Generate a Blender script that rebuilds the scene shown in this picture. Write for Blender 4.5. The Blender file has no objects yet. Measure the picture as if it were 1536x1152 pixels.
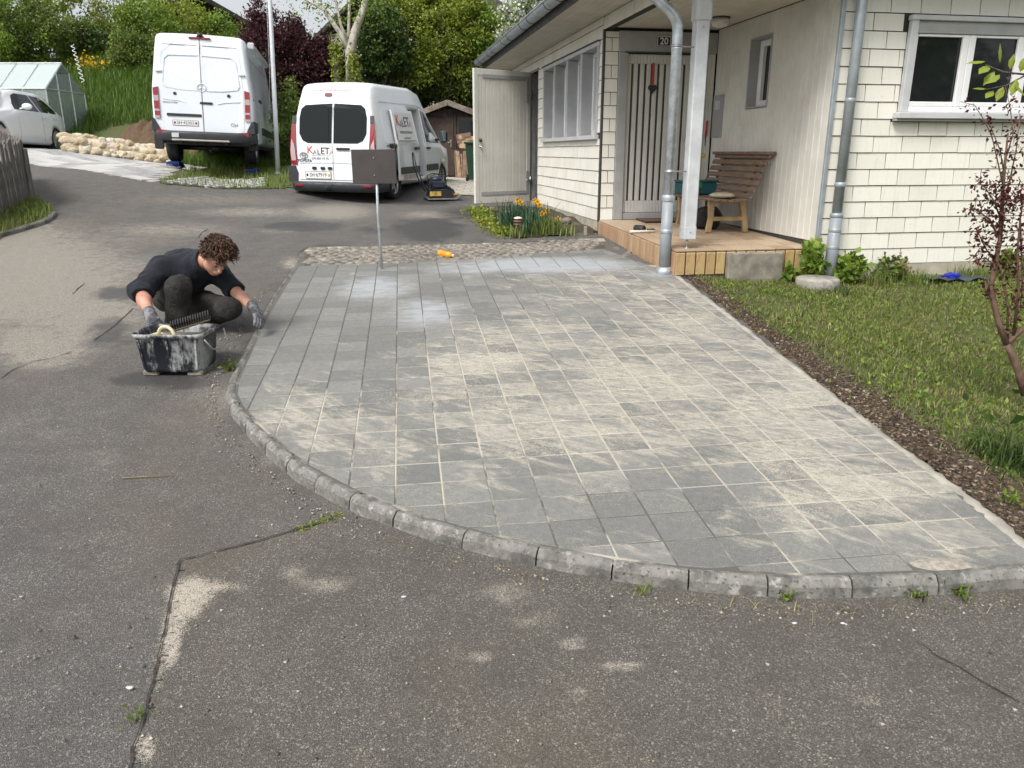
import bpy, bmesh, math, random
import numpy as np
from mathutils import Vector, Matrix
S = bpy.context.scene
C = S.collection
R = math.radians
random.seed(7); rng = np.random.default_rng(7)
# ---------------------------------------------------------------- camera, sky, sun, exposure
CZ = 1.574; PITCH = R(16.8); FPX = 1154.0
cam_d = bpy.data.cameras.new('camera'); cam = bpy.data.objects.new('camera', cam_d); C.objects.link(cam)
cam.location = (0, 0, CZ); cam.rotation_euler = (R(90) - PITCH, 0, 0)
cam_d.sensor_width = 36; cam_d.lens = 36 * FPX / 1536; cam_d.clip_end = 2000; cam_d.clip_start = 0.05
S.camera = cam
S.view_settings.view_transform = 'Standard'; S.view_settings.look = 'None'
S.view_settings.gamma = 1; S.view_settings.use_curve_mapping = False
S.view_settings.exposure = 0.80
SUN_EL, SUN_AZ = R(52), R(215)          # azimuth clockwise from +Y
W = bpy.data.worlds.new('World'); S.world = W; W.use_nodes = True
wn = W.node_tree.nodes; wl = W.node_tree.links
bg = wn['Background']; sky = wn.new('ShaderNodeTexSky'); sky.sky_type = 'NISHITA'; sky.sun_disc = False
sky.sun_elevation = SUN_EL; sky.sun_rotation = SUN_AZ; sky.air_density = 1.0; sky.dust_density = 4.0; sky.ozone_density = 1.0
hs = wn.new('ShaderNodeHueSaturation'); hs.inputs['Saturation'].default_value = 0.22; hs.inputs['Value'].default_value = 1.0
wl.new(sky.outputs[0], hs.inputs['Color']); wl.new(hs.outputs[0], bg.inputs['Color']); bg.inputs['Strength'].default_value = 0.12
sd = bpy.data.lights.new('sun', 'SUN'); sd.energy = 1.5; sd.angle = R(18); sd.color = (1, .96, .9)
sun = bpy.data.objects.new('sun', sd); C.objects.link(sun)
_d = Vector((math.sin(SUN_AZ) * math.cos(SUN_EL), math.cos(SUN_AZ) * math.cos(SUN_EL), math.sin(SUN_EL)))
sun.rotation_euler = (-_d).to_track_quat('-Z', 'Y').to_euler(); sun.location = (0, 0, 30)
S.cycles.use_denoising = True
S.cycles.max_bounces = 6; S.cycles.diffuse_bounces = 3; S.cycles.transparent_max_bounces = 8
# ---------------------------------------------------------------- surveying helpers (photo pixel -> place in the world)
cp, sp = math.cos(PITCH), math.sin(PITCH)
def ray(x, y):
    a, b = (x - 768) / FPX, (y - 576) / FPX
    return np.array([a, -b * sp + cp, -b * cp - sp])
def at(x, y, Y):
    r = ray(x, y) ; r = r * (Y / r[1]); return Vector((r[0], r[1], r[2] + CZ))
def px(P):                                     # world points (n,3) -> photo pixels
    P = np.asarray(P, float); q = P - np.array([0, 0, CZ])
    zc = q[..., 1] * cp - q[..., 2] * sp; yc = -q[..., 1] * sp - q[..., 2] * cp
    zc = np.maximum(zc, .01)
    return q[..., 0] / zc * FPX + 768, yc / zc * FPX + 576
PX, PY = .014038, .06111                        # fall of the paved bay
def pave_z(x, y): return PX * x + PY * y
def onp(x, y, dz=0.0):                          # pixel on the plane of the paving
    r = ray(x, y); t = (dz - CZ) / (r[2] - PX * r[0] - PY * r[1]); return Vector((r[0] * t, r[1] * t, r[2] * t + CZ))
# ground height: paving plane close by, climbing to the back left (control points: pixel, distance)
_ctl = [(473,299,15.5),(590,303,15.9),(655,273,18.9),(275,262,17.9),(388,264,18.0),(320,272,16.7),(400,284,15.6),(240,272,14.7),(60,248,16.6),(82,229,20.6),(15,224,18),(100,226,20),(262,246,17.4),
        (47,305,12),(0,332,10.7),(-150,300,12),(672,263,24.5),(690,290,17.5),(806,312,13.4),(500,262,20),(420,255,18),(-250,240,18),(-60,225,21),(880,300,17),(880,262,26),(420,232,26)]
_cp = [at(*c) for c in _ctl]
_near = [(x, y) for y in (0, 2, 4, 6, 8, 10) for x in (-6, -3, 0, 3, 6) if not (y == 10 and x > 2)] + [(-9, 4), (-9, 7), (-4, 11.2), (0, 11.5), (-2, 11.5), (12, 0), (-14, 0), (12, 8)]
_pts = np.array([(p.x, p.y) for p in _cp] + _near); _val = np.array([p.z - pave_z(p.x, p.y) for p in _cp] + [0.0] * len(_near))
_A = np.sqrt(((_pts[:, None] - _pts[None]) ** 2).sum(-1) + .8)
_wt = np.linalg.solve(_A + np.eye(len(_pts)) * -.06, _val)
def G(x, y):                                    # natural ground level
    x = np.asarray(x, float); y = np.asarray(y, float); xc = np.clip(x, -13, 9); yc = np.clip(y, -2, 25)
    d = np.sqrt((xc[..., None] - _pts[:, 0]) ** 2 + (yc[..., None] - _pts[:, 1]) ** 2 + .8)
    z = PX * xc + PY * yc + (d * _wt).sum(-1)
    foot = np.interp(x, [-14, -9, -7, -4, -1, 2, 10], [20.8, 20.6, 20.6, 22.5, 25.5, 27, 28])
    t = np.clip((y - foot) / 9.0, 0, 1); bank = np.interp(x, [-14, -6, -2, 4], [3.2, 3.0, 2.2, 1.2])
    return z + bank * t * t * (3 - 2 * t)
def g1(x, y): return float(G(x, y))
def gat(x, y, Y0=None):                         # pixel on the natural ground (march along the ray)
    r = ray(x, y); lo = .5; t = .8
    while t < 60:
        if CZ + r[2] * t < g1(r[0] * t, r[1] * t): break
        t *= 1.02
    lo, hi = t / 1.02, t
    for _ in range(14):
        m = (lo + hi) / 2
        if CZ + r[2] * m < g1(r[0] * m, r[1] * m): hi = m
        else: lo = m
    return Vector((r[0] * hi, r[1] * hi, CZ + r[2] * hi))
# ---------------------------------------------------------------- materials
class Mat:
    def __init__(s, name, rough=.6, color=None, metal=0, spec=None):
        s.m = bpy.data.materials.new(name); s.m.use_nodes = True; s.t = s.m.node_tree; s.N = s.t.nodes
        s.b = s.N['Principled BSDF']; s.b.inputs['Roughness'].default_value = rough; s.b.inputs['Metallic'].default_value = metal
        if spec is not None: s.b.inputs['Specular IOR Level'].default_value = spec
        if color is not None: s.set('Base Color', color)
        s._o = None
    def put(s, sock, v):
        if isinstance(v, bpy.types.NodeSocket): s.t.links.new(v, sock)
        elif v is not None:
            if isinstance(v, (tuple, list)) and sock.type == 'RGBA' and len(v) == 3: v = (*v, 1)
            sock.default_value = v
    def n(s, typ, props=None, **inp):
        nd = s.N.new('ShaderNode' + typ)
        for k, v in (props or {}).items(): setattr(nd, k, v)
        for k, v in inp.items(): s.put(nd.inputs[int(k[1:])] if k[0] == '_' else nd.inputs[k], v)
        return nd
    def set(s, k, v): s.put(s.b.inputs[k], v); return s
    @property
    def obj(s):
        if s._o is None: s._o = s.n('TexCoord').outputs['Object']
        return s._o
    @property
    def pos(s): return s.n('NewGeometry').outputs['Position']
    def rnd(s): return s.n('ObjectInfo').outputs['Random']
    def isl(s): return s.n('NewGeometry').outputs['Random Per Island']
    def attr(s, name): return s.n('Attribute', dict(attribute_name=name)).outputs['Fac']
    def sc(s, vec, sx, sy, sz): return s.n('VectorMath', dict(operation='MULTIPLY'), _0=vec, _1=(sx, sy, sz)).outputs[0]
    def vadd(s, a, b): return s.n('VectorMath', dict(operation='ADD'), _0=a, _1=b).outputs[0]
    def noise(s, scale, detail=4, rough=.55, vec=None, dist=0, col=False):
        nd = s.n('TexNoise', None, Vector=s.obj if vec is None else vec, Scale=scale, Detail=detail, Roughness=rough, Distortion=dist)
        return nd.outputs['Color' if col else 'Fac']
    def voro(s, scale, vec=None, feature='F1', out='Distance', rand=1):
        nd = s.n('TexVoronoi', dict(feature=feature), Vector=s.obj if vec is None else vec, Scale=scale, Randomness=rand); return nd.outputs[out]
    def math(s, op, a, b=0.0, clamp=False): return s.n('Math', dict(operation=op, use_clamp=clamp), _0=a, _1=b).outputs[0]
    def mr(s, v, a, b, c=0., d=1., smooth=True):
        return s.n('MapRange', dict(interpolation_type='SMOOTHSTEP' if smooth else 'LINEAR'), Value=v, **{'From Min': a, 'From Max': b, 'To Min': c, 'To Max': d}).outputs[0]
    def mix(s, f, a, b, mode='MIX'):
        nd = s.n('Mix', dict(data_type='RGBA', blend_type=mode)); s.put(nd.inputs[0], f); s.put(nd.inputs[6], a); s.put(nd.inputs[7], b); return nd.outputs[2]
    def ramp(s, f, stops, interp='LINEAR'):
        nd = s.n('ValToRGB', None, Fac=f); cr = nd.color_ramp; cr.interpolation = interp
        while len(cr.elements) < len(stops): cr.elements.new(.5)
        for e, (p, c) in zip(cr.elements, stops): e.position = p; e.color = (*c, 1) if len(c) == 3 else c
        return nd.outputs[0]
    def hsv(s, c, h=.5, sa=1., v=1.): return s.n('HueSaturation', None, Color=c, Hue=h, Saturation=sa, Value=v).outputs[0]
    def bump(s, h, strength=.3, dist=.01): s.put(s.b.inputs['Normal'], s.n('Bump', None, Height=h, Strength=strength, Distance=dist).outputs[0]); return s
def simple(name, col, rough=.5, metal=0, var=.15, scale=8, dirt=None, bump=0, bs=60, coat=0):
    m = Mat(name, rough, None, metal)
    c = m.mix(m.mr(m.noise(scale, 5), .3, .7), tuple(x * (1 - var) for x in col), tuple(min(1, x * (1 + var)) for x in col))
    if dirt: c = m.mix(m.mr(m.noise(scale * .7, 8, .7), .52, .75, 0, dirt[1]), c, dirt[0])
    m.set('Base Color', c)
    if bump: m.bump(m.noise(bs, 4), bump, .004)
    if coat: m.set('Coat Weight', coat)
    m.set('Roughness', m.mr(m.noise(scale * 1.7, 3), .3, .7, max(.03, rough * .8), min(1, rough * 1.2)))
    return m.m
# ---------------------------------------------------------------- meshes
class MB:
    def __init__(s): s.v = []; s.f = []; s.sm = []
    def add(s, vs, fs, M=None, smooth=False):
        o = len(s.v)
        s.v += [tuple(M @ Vector(p)) for p in vs] if M is not None else [tuple(p) for p in vs]
        s.f += [tuple(i + o for i in f) for f in fs]; s.sm += [smooth] * len(fs); return s
    def box(s, a, b, M=None):
        (x0, y0, z0), (x1, y1, z1) = a, b
        return s.add([(x0,y0,z0),(x1,y0,z0),(x1,y1,z0),(x0,y1,z0),(x0,y0,z1),(x1,y0,z1),(x1,y1,z1),(x0,y1,z1)], [(0,3,2,1),(4,5,6,7),(0,1,5,4),(1,2,6,5),(2,3,7,6),(3,0,4,7)], M)
    def cbox(s, a, b, c=.005, M=None):             # box with chamfered edges
        lo, hi = np.array(a, float), np.array(b, float); c = min(c, *((hi - lo) * .45)); vs = []; idx = {}
        for i in (0, 1):
            for j in (0, 1):
                for k in (0, 1):
                    for ax in range(3):
                        p = []
                        for d, t in enumerate((i, j, k)):
                            e = hi[d] if t else lo[d]
                            p.append(e if d == ax else (e - c if t else e + c))
                        idx[(i, j, k, ax)] = len(vs); vs.append(p)
        fs = []
        for ax in range(3):
            o = [d for d in range(3) if d != ax]
            for t in (0, 1):
                q = []
                for (m, n) in ((0, 0), (1, 0), (1, 1), (0, 1)):
                    key = [0, 0, 0]; key[ax] = t; key[o[0]] = m; key[o[1]] = n; q.append(idx[(*key, ax)])
                if (t == 0) != (ax == 1): q.reverse()
                fs.append(q)
                # edges along the third axis are added below
        for ax in range(3):
            a1, a2 = [d for d in range(3) if d != ax]
            for m in (0, 1):
                for n in (0, 1):
                    k0 = [0, 0, 0]; k1 = [0, 0, 0]; k1[ax] = 1
                    for kk in (k0, k1): kk[a1] = m; kk[a2] = n
                    fs.append([idx[(*k0, a1)], idx[(*k1, a1)], idx[(*k1, a2)], idx[(*k0, a2)]])
        for i in (0, 1):
            for j in (0, 1):
                for k in (0, 1): fs.append([idx[(i, j, k, 0)], idx[(i, j, k, 1)], idx[(i, j, k, 2)]])
        return s.add(vs, fs, M)
    def tube(s, pts, rad, n=10, caps=True, smooth=True, flat=1.0):
        pts = [Vector(p) for p in pts]; rad = rad if hasattr(rad, '__len__') else [rad] * len(pts); vs = []; fs = []
        up = Vector((0, 0, 1)); t0 = (pts[1] - pts[0]).normalized()
        if abs(t0.z) > .9: up = Vector((0, 1, 0))
        for i, p in enumerate(pts):
            t = (pts[min(i + 1, len(pts) - 1)] - pts[max(i - 1, 0)]).normalized()
            a = t.cross(up)
            if a.length < 1e-4: a = t.cross(Vector((1, 0, 0)))
            a.normalize(); b = a.cross(t).normalized(); up = b if abs(t.dot(b)) < .1 else up
            for k in range(n):
                w = 2 * math.pi * k / n; vs.append(p + (a * math.cos(w) + b * math.sin(w) * flat) * rad[i])
        for i in range(len(pts) - 1):
            for k in range(n): fs.append((i * n + k, i * n + (k + 1) % n, (i + 1) * n + (k + 1) % n, (i + 1) * n + k))
        o = len(fs)
        s.add(vs, fs, None, smooth)
        if caps: s.add([vs[k] for k in range(n)], [tuple(range(n))[::-1]]); s.add([vs[(len(pts) - 1) * n + k] for k in range(n)], [tuple(range(n))])
        return s
    def lathe(s, prof, n=20, M=None, smooth=True, caps=True):
        vs = [(r * math.cos(2 * math.pi * k / n), r * math.sin(2 * math.pi * k / n), z) for r, z in prof for k in range(n)]
        fs = [(i * n + k, i * n + (k + 1) % n, (i + 1) * n + (k + 1) % n, (i + 1) * n + k) for i in range(len(prof) - 1) for k in range(n)]
        s.add(vs, fs, M, smooth)
        if caps: s.add(vs[:n], [tuple(range(n))[::-1]], M); s.add(vs[-n:], [tuple(range(n))], M)
        return s
    def prism(s, poly, z0, z1, M=None, axis='z', c=0):    # polygon pulled from z0 to z1 (axis: the pull direction)
        f = {'z': lambda p, z: (p[0], p[1], z), 'y': lambda p, z: (p[0], z, p[1]), 'x': lambda p, z: (z, p[0], p[1])}[axis]
        n = len(poly); rings = [(z0, 0), (z1, 0)]
        if c: rings = [(z0, c), (z0 + c, 0), (z1 - c, 0), (z1, c)]
        cx = sum(p[0] for p in poly) / n; cy = sum(p[1] for p in poly) / n; vs = []
        for z, q in rings:
            for p in poly:
                d = math.hypot(p[0] - cx, p[1] - cy) or 1; k = 1 - q / d; vs.append(f((cx + (p[0] - cx) * k, cy + (p[1] - cy) * k), z))
        L = len(rings); fs = [tuple(range(n))[::-1], tuple((L - 1) * n + i for i in range(n))]
        for r in range(L - 1): fs += [(r * n + i, r * n + (i + 1) % n, (r + 1) * n + (i + 1) % n, (r + 1) * n + i) for i in range(n)]
        return s.add(vs, fs, M)
    def ball(s, c, r, n=12, m=8, M=None):
        r = r if hasattr(r, '__len__') else (r, r, r); vs = []; fs = []
        for i in range(m + 1):
            th = math.pi * i / m
            for k in range(n):
                w = 2 * math.pi * k / n; vs.append((c[0] + r[0] * math.sin(th) * math.cos(w), c[1] + r[1] * math.sin(th) * math.sin(w), c[2] - r[2] * math.cos(th)))
        for i in range(m):
            for k in range(n): fs.append((i * n + k, i * n + (k + 1) % n, (i + 1) * n + (k + 1) % n, (i + 1) * n + k))
        return s.add(vs, fs, M, True)
    def mesh(s, name, mat=None):
        me = bpy.data.meshes.new(name); me.from_pydata(s.v, [], s.f); me.polygons.foreach_set('use_smooth', s.sm)
        if mat: me.materials.append(mat)
        bm = bmesh.new(); bm.from_mesh(me)
        bmesh.ops.remove_doubles(bm, verts=bm.verts, dist=1e-5); bmesh.ops.recalc_face_normals(bm, faces=bm.faces); bm.to_mesh(me); bm.free()
        return me
    def build(s, name, mat, parent=None, **kw): return link(name, s.mesh(name, mat), parent, **kw)
def link(name, me, parent=None, loc=None, rot=None, kind=None):
    o = bpy.data.objects.new(name, me); C.objects.link(o)
    if parent is not None: o.parent = parent
    if loc is not None: o.location = loc
    if rot is not None: o.rotation_euler = rot
    if kind: o['kind'] = kind
    return o
def raw(name, v, f, mat, parent=None, smooth=False, kind=None, attrs=None):   # numpy vertices and equal-sized faces
    me = bpy.data.meshes.new(name); v = np.asarray(v, np.float32); f = np.asarray(f, np.int32); n, k = f.shape
    me.vertices.add(len(v)); me.vertices.foreach_set('co', v.ravel()); me.loops.add(n * k); me.loops.foreach_set('vertex_index', f.ravel())
    me.polygons.add(n); me.polygons.foreach_set('loop_start', np.arange(0, n * k, k, dtype=np.int32))
    try: me.polygons.foreach_set('loop_total', np.full(n, k, np.int32))
    except Exception: pass
    me.update(calc_edges=True)
    if smooth: me.polygons.foreach_set('use_smooth', np.ones(n, bool))
    for an, av in (attrs or {}).items():
        a = me.attributes.new(an, 'FLOAT', 'POINT'); a.data.foreach_set('value', np.asarray(av, np.float32))
    me.materials.append(mat)
    return link(name, me, parent, kind=kind)
def tag(o, label, cat, group=None):
    o['label'] = label; o['category'] = cat
    if group: o['group'] = group
    return o
def thing(name, label, cat, loc=(0, 0, 0), rz=0, group=None, rot=None):
    o = bpy.data.objects.new(name, None); C.objects.link(o); o.empty_display_size = .1
    o.location = loc; o.rotation_euler = rot if rot else (0, 0, rz); return tag(o, label, cat, group)
def copy_thing(o, parent=None):
    c = o.copy(); C.objects.link(c); c.parent = parent
    for ch in list(o.children): copy_thing(ch, c)
    return c
def T(x=0, y=0, z=0, rx=0, ry=0, rz=0, s=1):
    return Matrix.Translation((x, y, z)) @ Matrix.Rotation(rz, 4, 'Z') @ Matrix.Rotation(ry, 4, 'Y') @ Matrix.Rotation(rx, 4, 'X') @ Matrix.Scale(s, 4)
def basis(o, x, y, z):                          # matrix from origin and three axis vectors
    x, y, z = Vector(x), Vector(y), Vector(z); return Matrix(((x.x, y.x, z.x, o[0]), (x.y, y.y, z.y, o[1]), (x.z, y.z, z.z, o[2]), (0, 0, 0, 1)))
def text(name, body, size, mat, parent, M, depth=.002, align='CENTER', shear=0, sx=1, bold=0):
    cu = bpy.data.curves.new(name, 'FONT'); cu.body = body; cu.size = size; cu.extrude = depth; cu.align_x = align; cu.align_y = 'CENTER'; cu.shear = shear; cu.resolution_u = 3; cu.offset = bold
    o = bpy.data.objects.new(name, cu); C.objects.link(o); dg = bpy.context.evaluated_depsgraph_get(); dg.update()
    me = bpy.data.meshes.new_from_object(o.evaluated_get(dg)); bpy.data.objects.remove(o); bpy.data.curves.remove(cu)
    me.transform(M @ Matrix.Diagonal((sx, 1, 1, 1))); me.materials.clear(); me.materials.append(mat); return link(name, me, parent)
def clip(poly, a, b):                           # keep the part of a polygon left of the line a->b
    out = []; n = len(poly); side = lambda p: (b[0] - a[0]) * (p[1] - a[1]) - (b[1] - a[1]) * (p[0] - a[0])
    for i in range(n):
        p, q = poly[i], poly[(i + 1) % n]; sp_, sq = side(p), side(q)
        if sp_ >= 0: out.append(p)
        if (sp_ >= 0) != (sq >= 0):
            t = sp_ / (sp_ - sq); out.append((p[0] + (q[0] - p[0]) * t, p[1] + (q[1] - p[1]) * t))
    return out
def area(p): return abs(sum(p[i][0] * p[(i + 1) % len(p)][1] - p[(i + 1) % len(p)][0] * p[i][1] for i in range(len(p)))) / 2
def inside(px_, py_, poly):
    r = np.zeros(np.shape(px_), bool); n = len(poly)
    for i in range(n):
        (x1, y1), (x2, y2) = poly[i], poly[(i + 1) % n]
        if y1 == y2: continue
        c = ((y1 > py_) != (y2 > py_)) & (px_ < (x2 - x1) * (py_ - y1) / (y2 - y1) + x1); r ^= c
    return r
def blobs(u, v, lst):                           # soft patches given in pixels of the survey photo: (x, y, rx, ry, amount)
    o = np.zeros_like(u)
    for x, y, rx, ry, a in lst: o = np.maximum(o, a * np.exp(-(((u - x) / rx) ** 2 + ((v - y) / ry) ** 2)))
    return o
# ================================================================ the setting: ground, road, paving
def poly_px(l, f=onp): return [tuple(f(*p)[:2]) for p in l]
in_px = [(455,378),(447,399),(418,440),(397,480),(374,530),(357,568),(353,590),(362,609),(387,636),(410,657),(439,681),(462,699),(496,717),(527,733),(561,748),(595,761),(652,780),(690,790),(752,806),(838,823),(926,838),(1012,850),(1109,858),(1200,862),(1286,861),(1372,858),(1440,854),(1536,846),(1660,834)]
inner = poly_px(in_px)
right_px = [(1016,413),(1062,448),(1108,483),(1150,517),(1192,549),(1263,603),(1315,644),(1380,691),(1460,751),(1536,812),(1660,905)]
right = poly_px(right_px)
back = poly_px([(455,399),(600,395.5),(780,386),(906,373)])
corner = tuple(onp(1566, 839)[:2]); tile_poly = inner[1:-1] + [corner] + right[:-1][::-1] + back[::-1]
def hull(pts):
    pts = sorted(set((round(p[0], 4), round(p[1], 4)) for p in pts)); cr = lambda o, a, b: (a[0]-o[0])*(b[1]-o[1])-(a[1]-o[1])*(b[0]-o[0]); lo = []; up = []
    for p in pts:
        while len(lo) > 1 and cr(lo[-2], lo[-1], p) <= 0: lo.pop()
        lo.append(p)
    for p in reversed(pts):
        while len(up) > 1 and cr(up[-2], up[-1], p) <= 0: up.pop()
        up.append(p)
    return lo[:-1] + up[:-1]
_rd = Vector((right[-1][0] - right[0][0], right[-1][1] - right[0][1])).normalized(); _rn = Vector((-_rd.y, _rd.x))   # points to the lawn? fixed below
if _rn.x < 0: _rn = -_rn
def edge_d(x, y): return (x - right[0][0]) * _rn.x + (y - right[0][1]) * _rn.y
def lawn_z(x, y): return pave_z(x, y) - .015 - .075 * np.clip(edge_d(x, y), 0, 1.7)
# ---- materials of the ground
def m_asphalt(name, base, light, amt, brown):
    m = Mat(name, .85); P = m.pos; v = m.voro(330, P, out='Color'); g = m.n('SeparateColor', None, Color=v).outputs[0]
    v2 = m.voro(210, P, out='Color'); g2 = m.n('SeparateColor', None, Color=v2).outputs[1]
    big = m.noise(.9, 6, .6, P); mid = m.noise(5, 5, .65, P)
    c = m.ramp(g, [(0, tuple(x * .6 for x in base)), (.5, base), (.86, tuple(x * 1.35 for x in base)), (.96, tuple(x * .5 for x in light))])
    c = m.mix(m.mr(g2, .90, .95, 0, .5), c, light)
    c = m.mix(m.mr(mid, .35, .7, 0, .45), c, tuple(x * .62 for x in base))
    c = m.mix(m.mr(big, .45, .72, 0, brown), c, (.17, .125, .085))
    lt = m.attr('pale'); br = m.math('ADD', lt, m.math('MULTIPLY', m.math('SUBTRACT', m.noise(9, 9, .78, P), .5), m.math('MULTIPLY', lt, 2.6)))
    gr = m.mr(m.noise(190, 2, .5, P), .3, .7, .75, 1.2)
    c = m.mix(m.mr(br, .18, .62, 0, .72), c, m.mix(m.mr(g, .2, .9), (.17, .15, .125), (.50, .46, .39)))
    sn = m.attr('sand'); sb = m.math('ADD', sn, m.math('MULTIPLY', m.math('ADD', m.math('SUBTRACT', m.noise(14, 8, .8, P), .5), m.math('MULTIPLY', m.math('SUBTRACT', g, .5), .35)), m.math('MULTIPLY', sn, 2.6)))
    c = m.mix(m.mr(sb, .25, .7, 0, .85), c, (.50, .45, .37))
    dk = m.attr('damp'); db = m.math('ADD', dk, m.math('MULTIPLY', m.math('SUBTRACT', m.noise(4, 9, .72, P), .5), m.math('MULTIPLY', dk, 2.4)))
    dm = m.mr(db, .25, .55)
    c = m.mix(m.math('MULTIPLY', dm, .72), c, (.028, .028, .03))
    m.set('Base Color', m.mix(1, c, m.n('CombineColor', None, Red=gr, Green=gr, Blue=gr).outputs[0], 'MULTIPLY'))
    m.set('Roughness', m.math('SUBTRACT', .9, m.math('MULTIPLY', dm, .42)))
    m.bump(m.math('ADD', m.math('MULTIPLY', m.voro(300, P), -1), m.math('MULTIPLY', mid, .6)), .7, .006); return m.m
m_asph = m_asphalt('asphalt', (.108, .102, .096), (.42, .40, .35), .5, .28)
m_asph2 = m_asphalt('asphalt patch', (.108, .098, .086), (.42, .39, .32), .5, .28)
def m_slab():
    m = Mat('concrete slab', .8); P = m.pos
    # cell coordinates of the laying grid
    cx = m.n('VectorMath', dict(operation='DOT_PRODUCT'), _0=P, _1=(GI[0][0], GI[0][1], 0)).outputs['Value']; cy = m.n('VectorMath', dict(operation='DOT_PRODUCT'), _0=P, _1=(GI[1][0], GI[1][1], 0)).outputs['Value']
    cc = m.math('SUBTRACT', cx, GO[0]); rr = m.math('SUBTRACT', cy, GO[1])
    cell = m.n('CombineXYZ', None, X=m.math('FLOOR', cc), Y=m.math('FLOOR', rr), Z=0.).outputs[0]
    wnz = m.n('TexWhiteNoise', dict(noise_dimensions='3D'), Vector=cell); r1 = wnz.outputs['Value']; rc = wnz.outputs['Color']
    c = m.mix(r1, (.114, .116, .108), (.212, .209, .190))
    c = m.mix(m.mr(m.noise(260, 2, .6, P), .35, .7, 0, .55), c, (.30, .30, .28))
    c = m.mix(m.mr(m.noise(30, 5, .7, P), .35, .65, 0, .4), c, (.105, .11, .11))
    # swept sand left on the slabs: follows the sweeping direction, differs from slab to slab
    off = m.sc(rc, .16, .16, .16); Pw = m.vadd(P, off)
    Ps = m.n('VectorRotate', dict(rotation_type='Z_AXIS'), Vector=Pw, Angle=R(32)).outputs[0]; Ps = m.sc(Ps, 1, 2.6, 1)
    n1 = m.noise(3.4, 8, .68, Ps, .9); n2 = m.noise(.8, 3, .5, P)
    amt = m.attr('dust')
    lvl = m.math('ADD', m.math('MULTIPLY', amt, .34), m.math('ADD', m.math('MULTIPLY', m.math('SUBTRACT', n2, .5), .3), m.math('MULTIPLY', m.math('SUBTRACT', m.n('SeparateColor', None, Color=rc).outputs[1], .5), .12)))
    d = m.math('MULTIPLY', m.mr(m.math('ADD', n1, lvl), .62, .80), m.mr(m.noise(15, 9, .8, Ps, .8), .36, .58, .12, 1))
    fk = m.math('MULTIPLY', m.mr(m.math('ADD', m.noise(10, 9, .8, Ps, .5), m.math('MULTIPLY', m.math('SUBTRACT', m.n('SeparateColor', None, Color=rc).outputs[2], .5), .10)), .57, .62), m.mr(amt, .25, .8, 0, .62)); c = m.mix(fk, c, (.47, .455, .41))
    gk = m.mr(m.noise(120, 3, .7, P), .3, .62, .45, 1)
    c = m.mix(m.math('MULTIPLY', m.math('MULTIPLY', d, gk), .80), c, m.mix(n2, (.45, .405, .315), (.51, .48, .41)))
    # loose grains
    sp_ = m.mr(m.n('SeparateColor', None, Color=m.voro(190, P, out='Color')).outputs[2], .80, .86); sm = m.mr(m.noise(2.4, 4, .6, P), .42, .62)
    c = m.mix(m.math('MULTIPLY', m.math('MULTIPLY', sp_, sm), m.math('MULTIPLY', amt, .8)), c, (.56, .5, .38))
    # lime haze
    hz = m.attr('haze'); hb = m.math('ADD', hz, m.math('MULTIPLY', m.math('SUBTRACT', m.noise(5, 6, .7, m.sc(Pw, 1, 1.6, 1)), .5), m.math('MULTIPLY', hz, 2.0)))
    c = m.mix(m.mr(hb, .2, .75, 0, .8), c, (.36, .38, .40))
    m.set('Base Color', c); m.bump(m.math('ADD', m.noise(220, 3, .6, P), m.math('MULTIPLY', d, .4)), .35, .003); return m.m
# laying grid of the slabs (two edge vectors and an origin)
GA, GB, GT = np.array([.2, .0231]), np.array([-.0272, .197]), np.array([-.054, 2.738])
_Mi = np.linalg.inv(np.column_stack([GA, GB])); GI = _Mi; GO = _Mi @ GT
slab_m = m_slab()
DUST = [(820,640,330,110,.75),(1000,560,260,90,.85),(1150,640,240,110,.9),(720,545,120,40,1.0),(1020,470,120,60,.8),(1280,740,200,90,.75),(480,630,110,50,.75),(600,690,140,50,.45),(900,430,160,40,.55),(1400,800,120,60,.6),(820,500,170,40,.75),(1000,820,300,50,.35)]
HAZE = [(560,432,70,22,.75),(640,470,60,28,.7),(820,398,150,12,1.0),(700,405,90,10,.6),(930,400,60,10,.5),(625,560,14,12,.8),(985,412,40,8,.6),(760,580,40,16,.35),(860,520,50,16,.3)]
PALE = [(60,640,130,40,.3),(160,400,120,30,.5),(380,318,120,10,.5),(30,420,190,90,.85),(120,470,130,60,.7),(60,520,90,40,.75),(330,300,220,14,.35),(500,318,70,14,.7),(640,322,60,8,.5),(420,345,60,8,.4),(250,345,150,16,.45),(20,360,120,40,.7),(480,875,60,18,.5),(440,860,40,16,.42),(640,770,70,26,.42),(430,690,60,20,.4),(860,965,22,12,.75),(720,985,24,9,.7),(935,1000,38,9,.75),(865,1040,24,12,.6),(800,930,60,20,.4),(760,890,60,25,.5),(1290,1050,35,14,.35),(150,690,80,30,.3),(330,600,60,40,.4),(90,360,260,20,.4)]
SAND = [(235,1010,14,40,.5),(262,930,20,40,.7),(305,878,45,14,.6),(280,905,30,30,.8),(285,890,38,26,.95),(255,960,16,45,.9),(320,880,60,10,.6),(215,1125,18,28,.7),(440,395,30,14,.5),(600,392,200,4,.5)]
DAMP = [(225,850,40,60,.25),(120,900,120,120,.22),(175,440,55,12,.8),(165,500,50,30,.6),(250,570,110,20,.65),(450,340,80,9,.75),(640,345,70,22,.75),(700,320,60,14,.6),(560,345,50,10,.5),(500,370,50,10,.45),(400,430,40,40,.35),(640,300,80,12,.6),(380,500,40,60,.4),(470,300,60,8,.5)]
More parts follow.
